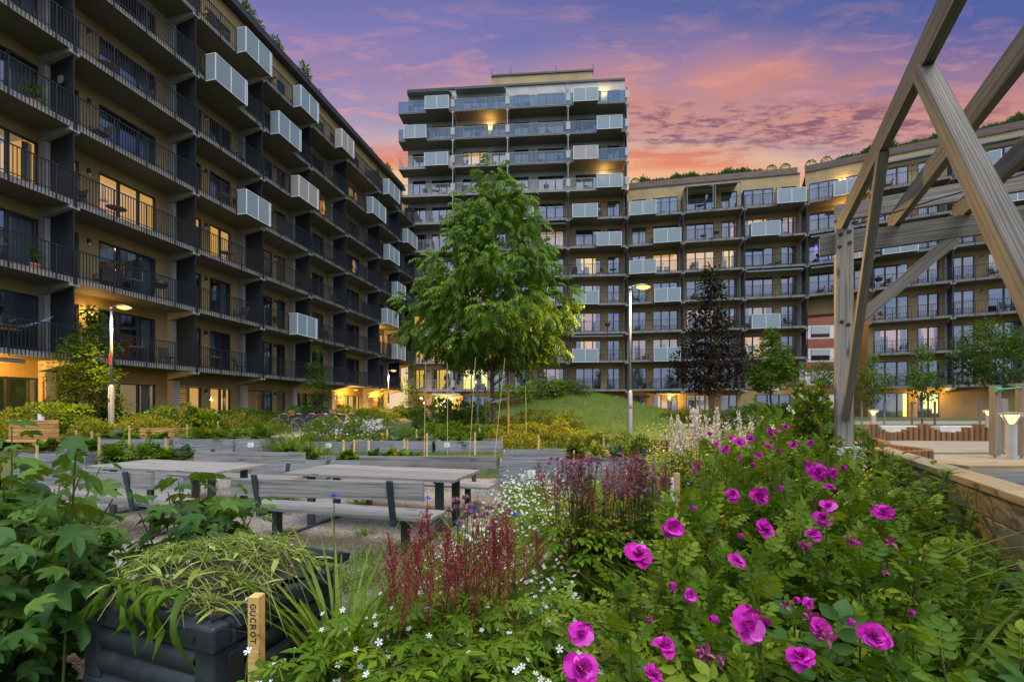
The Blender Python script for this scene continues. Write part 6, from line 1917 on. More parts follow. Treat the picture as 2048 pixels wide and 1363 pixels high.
def plume_mesh(mat, dens=1.0, branch=.46, fl=.022):
    """feathery spike, height 1: bare stalk below, side branches of tiny florets above"""
    L = LB(); bend = RNG.uniform(-.05, .05, 2)
    def ax(t): return np.array([bend[0] * t * t, bend[1] * t * t, t])
    L.tube([tuple(ax(t)) for t in (0, .35, .7, 1.0)], [.007, .006, .004, .0015], 4, .4, 1)
    P = []
    nb = int(26 * dens)
    for i in range(nb):
        t = .42 + .54 * i / nb
        ln = branch * (1 - (t - .42) / .62) ** 1.1 * RNG.uniform(.6, 1.1) + .02
        a = i * 2.4 + RNG.normal(0, .3)
        d = np.array([math.cos(a) * .62, math.sin(a) * .62, .85])
        m = max(4, int(ln / .0125 * dens))
        for j in range(m):
            s = ln * (j + 1) / m
            P.append(ax(t) + d * s + np.array([0, 0, -.35 * s * s]) + RNG.normal(0, .007, 3))
        L.tube([tuple(ax(t)), tuple(ax(t) + d * ln)], [.0025, .001], 3, .5, 1)
    for j in range(int(30 * dens)):
        P.append(ax(.80 + .2 * j / 30) + RNG.normal(0, .006, 3))
    P = np.array(P); n = len(P)
    d = nrm(RNG.normal(0, 1, (n, 3)) + UP * .4)
    L.add(leaf_t(.6, 1, .2, .1), P, frames(d, RNG.normal(0, 1, (n, 3)), RNG.uniform(.7, 1.3, n) * fl))
    return L.mesh('plume', [mat, M['stem_red']])
AF = [astilbe_leaves() for _ in range(2)]
PR = [plume_mesh(M['pet_red']) for _ in range(4)]
PD = [plume_mesh(M['pet_dusky'], .8, .22) for _ in range(3)]
PC = [plume_mesh(M['pet_cream'], .75, .24, .046) for _ in range(3)]
def astilbe(x, y, zg, label, plumes, group, s=1.0, leafs=1.0):
    t = thing('astilbe', label, 'astilbe', (x, y, zg), 0, group)
    inst('foliage', AF[rs.randrange(2)], t, (0, 0, 0), (0, 0, rs.uniform(0, 6)), (s, s, s * leafs))
    for (dx, dy, h, ms) in plumes:
        inst('plume', rs.choice(ms), t, (dx, dy, .25 * s), (rs.uniform(-.16, .16), rs.uniform(-.16, .16), rs.uniform(0, 6)), (.72 * h, .72 * h, h))
    return t
# crimson ones in the foreground: plume tips at measured spots
tips = [(762, 1100, 1.75), (790, 1160, 1.7), (815, 1120, 1.8), (842, 1085, 1.85), (862, 1075, 1.95), (885, 1050, 2.0), (905, 1060, 1.9), (930, 1045, 2.0), (950, 1075, 1.9), (968, 1050, 2.05), (985, 1030, 2.1), (1003, 1035, 2.05), (1020, 1020, 2.15), (1040, 1045, 2.1), (880, 1100, 1.8), (915, 1110, 1.8), (825, 1025, 2.0), (870, 1010, 2.1), (1050, 1090, 2.05), (990, 1090, 1.9), (1080, 1045, 2.2), (800, 1060, 1.85), (855, 1130, 1.75), (940, 1130, 1.75), (1010, 1120, 1.85)]
ac = []
for (x, y) in [(-.50, 1.62), (-.28, 1.78), (-.12, 1.95), (.05, 2.05), (-.30, 2.1), (-.02, 1.7)]:
    ac.append(dict(x=x, y=y, p=[]))
for px, py, d in tips:
    p = at(px, py, d); c = min(ac, key=lambda q: (q['x'] - p.x) ** 2 + (q['y'] - p.y) ** 2)
    c['p'].append((p.x - c['x'], p.y - c['y'], max(.35, p.z - .36 - .25), PR))
for i, c in enumerate(ac):
    astilbe(c['x'], c['y'], .36, 'crimson plumed astilbe with divided leaves in the foreground bed', c['p'], 'crimson astilbes in the foreground bed', 1.0)
for (x, y) in [(-.72, 1.42), (-.42, 1.30), (-.12, 1.42), (.12, 1.52), (-.22, 1.12), (.08, 1.18), (-.55, 1.08), (.28, 1.85), (.22, 1.32), (.1, .98)]:
    astilbe(x, y, .30, 'leafy astilbe clump without plumes at the front of the bed', [], 'leafy clumps at the front of the bed', 1.0, .95)
for i, (x, y, tx) in enumerate([(.45, 3.55, 'left'), (.72, 3.75, 'second'), (.98, 3.6, 'third'), (1.2, 3.9, 'right')]):
    astilbe(x, y, .30, f'dusky red plumed astilbe clump, {tx} of the four before the carded planter', [(rs.uniform(-.2, .2), rs.uniform(-.2, .2), rs.uniform(.42, .66), PD + PR[:1]) for _ in range(11)], 'dusky astilbes in the middle of the bed', 1.25, .95)
for i, (px, d, tx) in enumerate([(1370, 4.7, 'left'), (1400, 4.9, 'second'), (1430, 4.7, 'third'), (1455, 5.0, 'right')]):
    x = (px - 1024) / FOC * d
    astilbe(x, d, .42, f'cream plumed astilbe, {tx} of the four behind the roses', [(rs.uniform(-.18, .18), rs.uniform(-.18, .18), rs.uniform(.60, .86), PC) for _ in range(5)], 'cream astilbes behind the roses', 1.5, 1.1)

# masterwort, cornflowers, poppies --------------------------------------------
def head_mesh(mat, n=34, cup=.5):
    L = LB(); a = np.arange(n) * 2.4; r = np.sqrt(np.arange(n) / n)
    d = np.stack([np.cos(a) * r, np.sin(a) * r, 1.05 - r * cup], -1)
    L.add(leaf_t(.3, 1, .2, .1), d * .25, frames(d, np.tile(UP, (n, 1)) + RNG.normal(0, .2, (n, 3)), RNG.uniform(.7, 1.0, n)))
    return L.mesh('flower_head', mat)
MWH = head_mesh(M['pet_dusky'], 40); CFH = head_mesh(M['pet_blue'], 22, 1.0)
def flower(name, label, cat, px, py, d, mesh, r, zg, group, extra=()):
    p = at(px, py, d)
    t = thing(name, label, cat, (p.x, d, zg), 0, group)
    L = LB()
    h = p.z - zg; tops = [(0, 0, h)] + [(dx, dy, h + dz) for dx, dy, dz in extra]
    for q in tops:
        L.tube([(0, 0, 0), (q[0] * .35, q[1] * .35, h * .6), q], [.004, .003, .002], 4, .4)
    n = 12; a = RNG.uniform(0, 6.28, n); z = RNG.uniform(.1, .75, n) * h
    dd = np.stack([np.cos(a), np.sin(a), np.full(n, .8)], -1)
    L.add(T_narrow, np.stack([z * 0, z * 0, z], -1), frames(dd, np.tile(UP, (n, 1)), RNG.uniform(.08, .16, n)))
    L.build('stem', M['stem'], t)
    for q in tops:
        inst('flower_head', mesh, t, q, (rs.uniform(-.2, .5), rs.uniform(-.3, .3), rs.uniform(0, 6)), r * rs.uniform(.85, 1.1))
for i, (px, py, d, tx) in enumerate([(668, 994, 2.0, 'in front of the nearer bench seat'), (855, 998, 2.3, 'at the right end of the nearer bench'), (948, 1020, 2.2, 'beside the dusky masterwort'), (1030, 1030, 2.3, 'above the white daisies'), (1290, 901, 4.0, 'beside the white thistle head'), (1330, 868, 5.2, 'under the cream astilbes')]):
    flower('cornflower', 'vivid blue cornflower ' + tx, 'cornflower', px, py, d, CFH, .026 if d < 3 else .03, .3, 'blue cornflowers')
for i, (px, py, d) in enumerate([(930, 1000, 2.2), (972, 1032, 2.2), (915, 1020, 2.25), (958, 1010, 2.4), (1000, 1015, 2.5)]):
    flower('masterwort', 'dusky purple masterwort rising over the crimson astilbes', 'masterwort', px, py, d, MWH, .030, .3, 'masterworts over the crimson astilbes', [(.05, .02, -.03), (-.05, .03, -.02), (.02, -.05, -.06)])
for i in range(26):
    px = rs.uniform(1110, 1330); py = rs.uniform(905, 990) + max(0, (px - 1250)) * .35; d = rs.uniform(3.4, 4.3)
    flower('masterwort', 'dusky purple masterwort among the dusky red plumes', 'masterwort', px, py, d, MWH, .035, .3, 'masterworts in the middle of the bed', [(rs.uniform(-.08, .08), rs.uniform(-.08, .08), rs.uniform(-.08, .02)) for _ in range(4)])
L = LB(); a = np.arange(5) * 2 * PI / 5; L.add(T_round, np.zeros((5, 3)), frames(np.stack([np.cos(a), np.sin(a), np.full(5, .6)], -1), np.tile(UP, (5, 1)), np.full(5, 1.0))); POP = L.mesh('petals', M['pet_poppy'])
flower('poppy', 'single red poppy by the nearer table back', 'poppy', 976, 905, 9.3, POP, .045, .3, 'red poppies')
flower('poppy', 'single red poppy beside the kale planter', 'poppy', 843, 903, 9.3, POP, .04, .3, 'red poppies')

# white flowers (uncountable) and grasses of the bed ---------------------------
def poly_pts(n, poly):
    P = np.array(poly); lo, hi = P.min(0), P.max(0); out = []
    while len(out) < n:
        q = RNG.uniform(lo, hi); c = False; j = len(P) - 1
        for i in range(len(P)):
            if (P[i, 1] > q[1]) != (P[j, 1] > q[1]) and q[0] < (P[j, 0] - P[i, 0]) * (q[1] - P[i, 1]) / (P[j, 1] - P[i, 1]) + P[i, 0]: c = not c
            j = i
        if c: out.append(q)
    return np.array(out)
def meadow(name, label, poly, nfl, nbl, zr, fr, bl, cat):
    L = LB()
    if nfl:
        xy = poly_pts(nfl, poly); z = RNG.uniform(zr[0], zr[1], nfl); zg = gz(xy[:, 0], xy[:, 1])
        pos = np.stack([xy[:, 0], xy[:, 1], zg + z], -1)
        nn = nrm(np.stack([RNG.normal(0, .45, nfl), RNG.normal(-.5, .45, nfl), np.ones(nfl)], -1))
        L.add(T_star, pos, frames(np.cross(nn, RNG.normal(0, 1, (nfl, 3))), nn, RNG.uniform(fr[0], fr[1], nfl)), None, 1)
        d = np.stack([RNG.normal(0, .12, nfl), RNG.normal(0, .12, nfl), np.ones(nfl)], -1)
        L.add(strip_t([(0, 0, 0), (0, -.5, 0), (0, -1, .05)], .004), pos, frames(d, RNG.normal(0, 1, (nfl, 3)), np.stack([np.full(nfl, .6), z, z], -1)), None, 0)
    if nbl:
        xy = poly_pts(nbl, poly); zg = gz(xy[:, 0], xy[:, 1])
        a = RNG.uniform(0, 2 * PI, nbl); d = np.stack([np.cos(a) * .3, np.sin(a) * .3, np.ones(nbl)], -1); s = RNG.uniform(bl[0], bl[1], nbl)
        L.add(T_blade, np.stack([xy[:, 0], xy[:, 1], zg - .02], -1), frames(d, np.stack([np.cos(a), np.sin(a), a * 0], -1), np.stack([s * .55, s, s], -1)), None, 0)
    o = L.build(name, [M['grass'], M['pet_white']]); return tag(o, label, cat, kind='stuff')
meadow('white_flowers', 'drift of small white star flowers beside the picnic bench', [(-.75, 3.3), (-.45, 2.9), (.35, 2.6), (.55, 3.4), (.75, 4.6), (1.1, 6.5), (.9, 8.2), (-.1, 8.2), (-.25, 6.2), (-.5, 4.5)], 1150, 4400, (.22, .5), (.012, .021), (.25, .5), 'flowers')
meadow('white_flowers', 'loose sprays of white star flowers around the lettered stake', [(-1.10, 1.35), (-.55, 1.0), (.15, 1.0), (.35, 1.6), (.3, 2.6), (-.25, 2.7), (-.7, 2.2), (-.95, 1.75)], 430, 1300, (.40, .74), (.010, .016), (.3, .62), 'flowers')
meadow('grass', 'tall green grass between the masterworts and the roses', [(.7, 3.1), (1.25, 2.8), (1.9, 3.8), (2.6, 5.2), (3.0, 7.0), (1.4, 7.6), (1.0, 6), (.8, 4.6)], 30, 4200, (.4, .7), (.012, .018), (.45, .85), 'grass')
meadow('grass', 'weedy grass tufts growing in the gravel around the tables', [(-7, 4.2), (-3.8, 4.3), (-1, 4.2), (-.4, 5), (-.3, 7.9), (-7, 8.4)], 0, 1500, (.1, .2), (.01, .02), (.06, .2), 'grass')
meadow('grass', 'fringe of grass under the front bench and beside the bin', [(-2.6, 3.2), (-1.4, 3.0), (-.5, 3.2), (-.4, 4.6), (-1.2, 4.9), (-2.8, 4.5)], 0, 2300, (.1, .2), (.01, .02), (.12, .42), 'grass')
meadow('grass', 'grass along the planter box feet', [(-6, 8.35), (1, 8.2), (1, 8.55), (-3.4, 9.1), (-6, 9.1)], 0, 900, (.1, .2), (.01, .02), (.1, .3), 'grass')
meadow('grass', 'ragged grass around the beds beyond the planters', [(-13, 10.6), (-6.5, 10.3), (2.8, 10.6), (6.6, 9.5), (6.6, 14), (2.5, 13.4), (-4, 13), (-6, 12.6), (-13, 13.2)], 0, 6500, (.1, .2), (.01, .02), (.12, .36), 'grass')
meadow('grass', 'grass on the slope of the mound', [(1, 17.5), (5, 17.6), (9.8, 20.0), (11, 24.5), (8, 26), (4, 26), (0, 22)], 12, 30000, (.1, .16), (.02, .03), (.14, .30), 'grass')
meadow('grass', 'mown verge behind the log palisade', [(12, 15.8), (24, 15.5), (26, 22), (13, 22)], 0, 5000, (.1, .16), (.02, .03), (.08, .2), 'grass')
# leafy ground layer filling the bed under the taller plants
L = LB(); n = 5200
xy = poly_pts(n, [(-1.1, .95), (.2, .6), (1.5, .6), (3.0, 2.7), (4.5, 5.4), (3.2, 7.2), (1.2, 7.8), (.5, 5), (.0, 2.9), (-.7, 2.4)])
zz = gz(xy[:, 0], xy[:, 1]) + RNG.uniform(.02, .38, n)
a = RNG.uniform(0, 6.28, n)
L.add(T_leaf3, np.stack([xy[:, 0], xy[:, 1], zz], -1), frames(np.stack([np.cos(a), np.sin(a), RNG.uniform(-.1, .9, n)], -1), np.tile(UP, (n, 1)), RNG.uniform(.06, .13, n)))
o = L.build('undergrowth', M['leaf_mid']); tag(o, 'dense leafy undergrowth beneath the flowers of the foreground bed', 'undergrowth', kind='stuff')
n = 5200
L = LB()
xy = poly_pts(n, [(1.6, 3.0), (3.0, 2.9), (4.6, 5.6), (4.9, 9.5), (7, 12), (3.5, 12), (2.2, 7)])
a = RNG.uniform(0, 6.28, n)
zz = gz(xy[:, 0], xy[:, 1]) + RNG.uniform(.05, .75, n) ** 1.0
L.add(T_leaf, np.stack([xy[:, 0], xy[:, 1], zz], -1), frames(np.stack([np.cos(a), np.sin(a), RNG.uniform(-.1, .9, n)], -1), np.tile(UP, (n, 1)), RNG.uniform(.05, .10, n)))
o = L.build('undergrowth', M['leaf_rose']); tag(o, 'yellow green leafy growth between the roses and the pergola post', 'undergrowth', kind='stuff')

meadow('grass', 'long grass blades growing up through the rose bushes', [(.5, 1.0), (1.1, 1.0), (1.9, 2.6), (2.8, 4.6), (2.4, 4.6), (1.3, 2.6)], 0, 420, (.1, .2), (.01, .02), (.7, 1.12), 'grass')
# tall grass clump beside the bin
o = inst('grass_tuft', tuft_mesh(60, .85, .10, .22, .8), None, (-.80, 2.05, .28), (0, 0, 1)); tag(o, 'tall upright grass clump right of the compost bin', 'grass')
o = inst('grass_tuft', tuft_mesh(40, .8, .16, .25, .7), None, (-.12, 2.75, .25), (0, 0, 2)); tag(o, 'tall thin grass clump before the bench end', 'grass')
# willowherb at the wall, broad leaved climber on the post ---------------------
def willow_mesh():
    L = LB()
    for i in range(9):
        a = RNG.uniform(0, 6.28); r = RNG.uniform(0, .22); h = RNG.uniform(.7, 1.0)
        b0 = np.array([.5 * r * math.cos(a), .5 * r * math.sin(a), 0]); b1 = np.array([r * math.cos(a), r * math.sin(a), h])
        L.tube([tuple(b0), tuple(b1)], [.005, .002], 4, .5, 1)
        n = 46; t_ = RNG.uniform(.3, 1, n)[:, None]; q = b0 + (b1 - b0) * t_; an = RNG.uniform(0, 6.28, n)
        d = np.stack([np.cos(an), np.sin(an), np.full(n, .9)], -1)
        L.add(T_narrow, q, frames(d, np.tile(UP, (n, 1)), RNG.uniform(.09, .16, n) * (1.15 - .5 * t_[:, 0])))
    return L.mesh('foliage', [M['leaf_rose'], M['stem']])
WM = willow_mesh()
for i, (px, d, zt, tx) in enumerate([(1770, 4.3, 1.14, 'farthest along the plank wall'), (1795, 3.9, 1.06, 'second from the far wall end'), (1880, 3.1, 1.06, 'tallest before the wall joint'), (1735, 4.8, 1.2, 'close to the pergola post')]):
    x = (px - 1024) / FOC * d
    o = inst('willowherb', WM, None, (x, d, .38), (0, 0, i * 1.1), (1.1, 1.1, zt - .24)); tag(o, 'narrow leaved willowherb plant, ' + tx, 'weed', 'willowherbs along the plank wall')
def climber_extra(L, R_, H):
    pos, d = dome_pts(26, R_, H, 9, .45)
    pos += d * .06
    L.add(star_t(4, .8, .05, .1), pos, frames(RNG.normal(0, 1, (26, 3)), d + np.array([0, -.8, .3]), RNG.uniform(.03, .045, 26)), None, 2)
climber_extra.mat = M['pet_white']
M['leaf_climb_lit'] = m_leaf('leaf_climber_lit', [(.05, .10, .008), (.13, .20, .014), (.26, .29, .03)])  # brighter and yellower: the light on the climber is put into its colour
CLM = shrub_mesh(.32, .95, 900, T_round, .085, M['leaf_climb_lit'], 12, .40, 6, climber_extra)
for (x, y, z, s, sz, tx) in [(3.82, 5.6, .95, .75, 1.05, 'leafy climber with white flowers left of the pergola post'), (4.18, 5.75, .75, .8, 1.0, 'leafy climber right of the pergola post'), (3.7, 5.35, .5, .8, .75, 'leafy climber spreading at the pergola post foot')]:
    o = inst('climbing_plant', CLM, None, (x, y, z), (0, 0, 1.7 * x), (s, s, sz)); tag(o, tx, 'climbing plant', 'climbing plants at the pergola post')

# currant bushes ---------------------------------------------------------------
def d_out(P):
    q = P.copy(); q[:, 2] = 0
    return nrm(q)
def currant_mesh(canes, R_, H, per=15, size=.165):
    L = LB(); P = []; D = []
    for i in range(canes):
        a = RNG.uniform(0, 6.28); r = R_ * math.sqrt(RNG.uniform(.02, 1)); h = H * RNG.uniform(.6, 1.0) * (1.05 - .35 * (r / R_) ** 2)
        p0 = np.array([.1 * math.cos(a), .1 * math.sin(a), 0]); p2 = np.array([r * math.cos(a), r * math.sin(a), h]); p1 = np.array([r * .55 * math.cos(a), r * .55 * math.sin(a), h * .62])
        L.tube([tuple(p0), tuple(p1), tuple(p2)], [.009, .006, .003], 5, .5, 1)
        t_ = np.linspace(.18, 1, per)[:, None]; q = (1 - t_) ** 2 * p0 + 2 * t_ * (1 - t_) * p1 + t_ ** 2 * p2
        an = np.arange(per) * 2.4 + RNG.uniform(0, 6); el = np.interp(t_[:, 0], [.2, 1], [-.1, .55])
        d = np.stack([np.cos(an) * np.cos(el), np.sin(an) * np.cos(el), np.sin(el)], -1)
        P.append(q + d * .05); D.append(d + np.array([0, 0, -.25]))
    P = np.concatenate(P); D = np.concatenate(D); n = len(P)
    L.add(T_lobe, P, frames(D + np.array([0, 0, -.35]), np.tile(UP, (n, 1)) + d_out(P) * .7 + RNG.normal(0, .28, (n, 3)), RNG.uniform(.65, 1.15, n) * size, .2))
    return L.mesh('foliage', [M['leaf_currant'], M['stem']])
for (x, y, z, me, tx) in [(-2.55, 2.15, 0, currant_mesh(46, .66, 1.36), 'large leaved currant bush at the left edge in front of the table'), (-1.98, 2.75, 0, currant_mesh(34, .46, 1.16), 'smaller currant bush with leafy shoots before the half hidden bench'), (-2.95, 2.6, 0, currant_mesh(30, .55, 1.56), 'tallest currant bush at the very left')]:
    t = thing('currant_bush', tx, 'currant bush', (x, y, z), 0, 'currant bushes beside the bin'); inst('foliage', me, t)
L = LB()
sp = at(118, 860, 2.0)
q0 = np.array([0, 0, 0.]); q1 = np.array([.03, .05, sp.z - .02]); per = 11
L.tube([tuple(q0), tuple(q1 * .6), tuple(q1)], [.008, .006, .003], 5, .5, 1)
t_ = np.linspace(.45, 1, per)[:, None]; P = q0 + (q1 - q0) * t_; an = np.arange(per) * 2.4
d = np.stack([np.cos(an), np.sin(an), np.full(per, .05)], -1)
L.add(T_lobe, P, frames(d + np.array([0, 0, -.75]), np.tile(UP, (per, 1)) + d, np.linspace(.24, .15, per), .15), np.full(per, .3))
t = thing('currant_shoot', 'single upright currant shoot with hanging dark leaves', 'currant shoot', (sp.x, 2.0, 0)); L.build('foliage', [M['leaf_currant'], M['stem']], t)

# pulled weeds heaped on the bin -----------------------------------------------
cr_, sr_ = math.cos(R(-19.7)), math.sin(R(-19.7))
def binp(u, v, z):
    return np.array([-1.97 + u * cr_ - v * sr_, 2.07 + u * sr_ + v * cr_, z])
def heap_z(u, v):
    return .69 + .20 * math.exp(-((u - .36) / .36) ** 2 - ((v - .42) / .32) ** 2) + .035 * math.sin(u * 9 + v * 4) + .03 * math.sin(v * 13 - u * 5)
b = MB(); n = 18
for i in range(n):
    for j in range(n):
        f = lambda a, c: tuple(binp(.03 + .74 * a / n, .03 + .62 * c / n, heap_z(.03 + .74 * a / n, .03 + .62 * c / n) - .04 + .012 * math.sin(a * 2.1 + c * 3.3)))
        b.quad(f(i, j), f(i + 1, j), f(i + 1, j + 1), f(i, j + 1))
o = b.build('soil_heap', M['soil'], None, smooth=True); tag(o, 'dark soil and roots piled in the compost bin', 'soil', kind='stuff')
L = LB()
for i in range(300):
    u, v = rs.uniform(.05, .72), rs.uniform(.03, .66); ln = rs.uniform(.18, .46); a = rs.gauss(.15, .75) + (PI if rs.random() < .3 else 0)
    pts = []
    for k in range(6):
        s = ln * k / 5
        uu, vv = u + s * math.cos(a) * .9, v + s * math.sin(a) * .45
        z = heap_z(uu, vv) + .012 + rs.uniform(0, .03) + .07 * math.sin(PI * k / 5) * rs.uniform(.3, 1)
        if uu > .80 or uu < -.02 or vv < -.03: z -= .4 * max(uu - .80, -.02 - uu, -.03 - vv)
        pts.append(tuple(binp(uu, vv, max(z, .35))))
    L.tube(pts, [.0025, .0023, .0020, .0016, .0012, .0007], 4, rs.random(), 0)
n = 240
uv = np.stack([RNG.uniform(.0, .78, n), RNG.uniform(.02, .66, n)], -1)
P = np.array([binp(u, v, heap_z(u, v) + rs.uniform(.0, .06)) for u, v in uv]); a = RNG.uniform(0, 6.28, n)
L.add(T_narrow, P, frames(np.stack([np.cos(a), np.sin(a), RNG.uniform(-.2, .5, n)], -1), np.tile(UP, (n, 1)), RNG.uniform(.06, .15, n)), None, 0)
n = 60; uv = np.stack([RNG.uniform(.3, .85, n), RNG.uniform(.1, .66, n)], -1)
P = np.array([binp(u, v, heap_z(u, v) + rs.uniform(.03, .08)) for u, v in uv])
L.add(T_star, P, frames(RNG.normal(0, 1, (n, 3)), np.tile(UP, (n, 1)) + RNG.normal(0, .5, (n, 3)), RNG.uniform(.006, .011, n)), None, 1)
o = L.build('pulled_weeds', [M['weeds'], M['pet_white']]); tag(o, 'heap of pulled yellowish green weed stems on the compost bin', 'weeds', kind='stuff')
# long limp leaves hanging over the front rim
T_limp = leaf_t(.15, 7, .10, 0, .5)
L = LB()
for i in range(17):
    u = rs.uniform(.17, .60); ln = rs.uniform(.13, .33); a = rs.uniform(-.9, .9); cv_ = rs.uniform(-1.2, 1.2); wv_ = rs.uniform(.7, 1.5); ph_ = rs.uniform(0, 6)
    tv, tf = T_limp
    out = []
    for x, y, z in tv:
        s = y * ln; r0 = .10
        # out over the rim, then straight down
        if s < r0: vv, zz = -s - .0, .02 + .03 * math.sin(PI * s / r0)
        else: vv, zz = -r0 - (s - r0) * .12, -(s - r0) * .95
        out.append(binp(u + x * ln * wv_ * (1 + .3 * math.sin(9 * y + ph_)) + a * s * .8 + cv_ * s * s * 1.6, vv + .03 + z * .3 + .02 * math.sin(7 * y + ph_) - .10 * abs(x), .775 + zz + abs(x) * .08 + .01 * math.sin(11 * y + x * 30 + ph_)))
    L.raw(np.array(out), tf, rs.uniform(0, .6), 0)
o = L.build('wilted_leaves', M['leaf_rose']); tag(o, 'long limp wilted leaves hanging over the front rim of the bin', 'weeds', kind='stuff')
# ================================================================== LIGHT, SKY, CAMERA
world = bpy.data.worlds.new('World'); SC.world = world; world.use_nodes = True
nt = world.node_tree; nt.nodes.clear()
class WT(NT):
    def __init__(s, t):
        s.t = t
w = WT(nt)
tc = w.n('TexCoord'); sep = w.n('SeparateXYZ', {'Vector': tc.outputs['Generated']})
X, Y, Zz = sep.outputs['X'], sep.outputs['Y'], sep.outputs['Z']
zc = w.math('MAXIMUM', Zz, .06)
cx = w.math('DIVIDE', X, zc); cy = w.math('DIVIDE', Y, zc)     # place on a flat cloud layer
cvec = w.n('CombineXYZ', {'X': w.math('MULTIPLY', cx, .9), 'Y': w.math('MULTIPLY', cy, 2.6), 'Z': 0.0}).outputs[0]
n1 = w.n('TexNoise', {'Vector': cvec, 'Scale': 1.3, 'Detail': 5.0, 'Roughness': .55, 'Distortion': .6}).outputs['Fac']
cvec2 = w.n('CombineXYZ', {'X': w.math('MULTIPLY', cx, 2.2), 'Y': w.math('MULTIPLY', cy, 7.0), 'Z': 3.0}).outputs[0]
n2 = w.n('TexNoise', {'Vector': cvec2, 'Scale': 2.4, 'Detail': 6.0, 'Roughness': .6, 'Distortion': .4}).outputs['Fac']
cvec3 = w.n('CombineXYZ', {'X': w.math('MULTIPLY', cx, 6.0), 'Y': w.math('MULTIPLY', cy, 15.0), 'Z': 5.0}).outputs[0]
n3 = w.n('TexNoise', {'Vector': cvec3, 'Scale': 2.0, 'Detail': 6.0, 'Roughness': .68}).outputs['Fac']
tt = w.math('ADD', cy, w.math('ADD', w.math('MULTIPLY', w.math('SUBTRACT', n1, .5), .34), w.math('MULTIPLY', cx, -.07)))
f = w.n('MapRange', {'Value': tt, 'From Min': .9, 'From Max': 2.2}).outputs[0]
def sg(*c): return tuple(((x / 255 + .055) / 1.055) ** 2.4 if x > 10 else x / 255 / 12.92 for x in c)
def P_(t): return (t - .9) / 1.3
base = w.ramp(f, [(P_(.92), sg(60, 82, 150)), (P_(1.06), sg(80, 92, 160)), (P_(1.18), sg(108, 108, 174)), (P_(1.29), sg(148, 124, 170)), (P_(1.42), sg(190, 142, 152)), (P_(1.52), sg(202, 146, 144)), (P_(1.60), sg(196, 160, 160)), (P_(1.68), sg(226, 184, 156)), (P_(1.76), sg(238, 168, 124)), (P_(1.86), sg(248, 188, 132)), (P_(2.1), sg(250, 212, 162))])
mor = w.math('MULTIPLY', w.n('MapRange', {'Value': cx, 'From Min': .0, 'From Max': .55}).outputs[0], w.math('MULTIPLY', w.n('MapRange', {'Value': cy, 'From Min': 1.12, 'From Max': 1.32}).outputs[0], w.n('MapRange', {'Value': cy, 'From Min': 1.75, 'From Max': 1.45}).outputs[0]))
base = w.mix(w.math('MULTIPLY', mor, w.ramp(n1, [(.36, (.35, .35, .35)), (.58, (.95, .95, .95))])), base, sg(216, 138, 112))
lav = w.math('MULTIPLY', w.n('MapRange', {'Value': cx, 'From Min': .25, 'From Max': -.4}).outputs[0], w.n('MapRange', {'Value': cy, 'From Min': 1.6, 'From Max': 1.25}).outputs[0])
base = w.mix(w.math('MULTIPLY', lav, .45), base, sg(126, 116, 184))
# blue gaps on the left and to the upper right
mleft = w.math('MULTIPLY', w.n('MapRange', {'Value': cx, 'From Min': -.15, 'From Max': -.5}, clamp=True).outputs[0], w.math('MULTIPLY', w.n('MapRange', {'Value': cy, 'From Min': 1.32, 'From Max': 1.5}).outputs[0], w.n('MapRange', {'Value': cy, 'From Min': 1.78, 'From Max': 1.60}).outputs[0]))
mleft = w.math('MULTIPLY', mleft, w.ramp(n1, [(.38, (1, 1, 1)), (.62, (.25, .25, .25))]))
base = w.mix(mleft, base, sg(104, 138, 212))
mright = w.math('MULTIPLY', w.n('MapRange', {'Value': w.math('SUBTRACT', cx, w.math('MULTIPLY', cy, .6)), 'From Min': -.15, 'From Max': .5}).outputs[0], w.n('MapRange', {'Value': cy, 'From Min': 1.5, 'From Max': 1.12}).outputs[0])
base = w.mix(w.math('MULTIPLY', mright, .9), base, sg(58, 82, 158))
# streaks and the mottled dark red cloud bank
st = w.ramp(n2, [(.50, (0, 0, 0)), (.66, (1, 1, 1))])
msk = w.math('MULTIPLY', w.n('MapRange', {'Value': cy, 'From Min': .98, 'From Max': 1.3}).outputs[0], w.n('MapRange', {'Value': cy, 'From Min': 2.1, 'From Max': 1.8}).outputs[0])
base = w.mix(w.math('MULTIPLY', w.math('MULTIPLY', st, msk), .42), base, sg(240, 160, 140))
bank = w.math('MULTIPLY', w.math('MULTIPLY', w.n('MapRange', {'Value': cy, 'From Min': 1.40, 'From Max': 1.48}).outputs[0], w.n('MapRange', {'Value': cy, 'From Min': 1.76, 'From Max': 1.62}).outputs[0]), w.math('MULTIPLY', w.n('MapRange', {'Value': cx, 'From Min': .2, 'From Max': .5}).outputs[0], w.n('MapRange', {'Value': cx, 'From Min': 2.0, 'From Max': 1.5}).outputs[0]))
mott = w.ramp(w.math('ADD', w.math('MULTIPLY', n3, .55), w.math('MULTIPLY', n2, .45)), [(.47, (0, 0, 0)), (.56, (1, 1, 1))])
base = w.mix(w.math('MULTIPLY', w.math('MULTIPLY', bank, mott), .88), base, sg(116, 72, 98))
low = w.math('MULTIPLY', w.n('MapRange', {'Value': cy, 'From Min': 1.66, 'From Max': 1.72}).outputs[0], w.math('MULTIPLY', w.n('MapRange', {'Value': cy, 'From Min': 1.86, 'From Max': 1.80}).outputs[0], w.n('MapRange', {'Value': cx, 'From Min': 1.05, 'From Max': .8}).outputs[0]))
base = w.mix(w.math('MULTIPLY', w.math('MULTIPLY', low, w.ramp(n2, [(.36, (0, 0, 0)), (.55, (1, 1, 1))])), .62), base, sg(226, 100, 66))
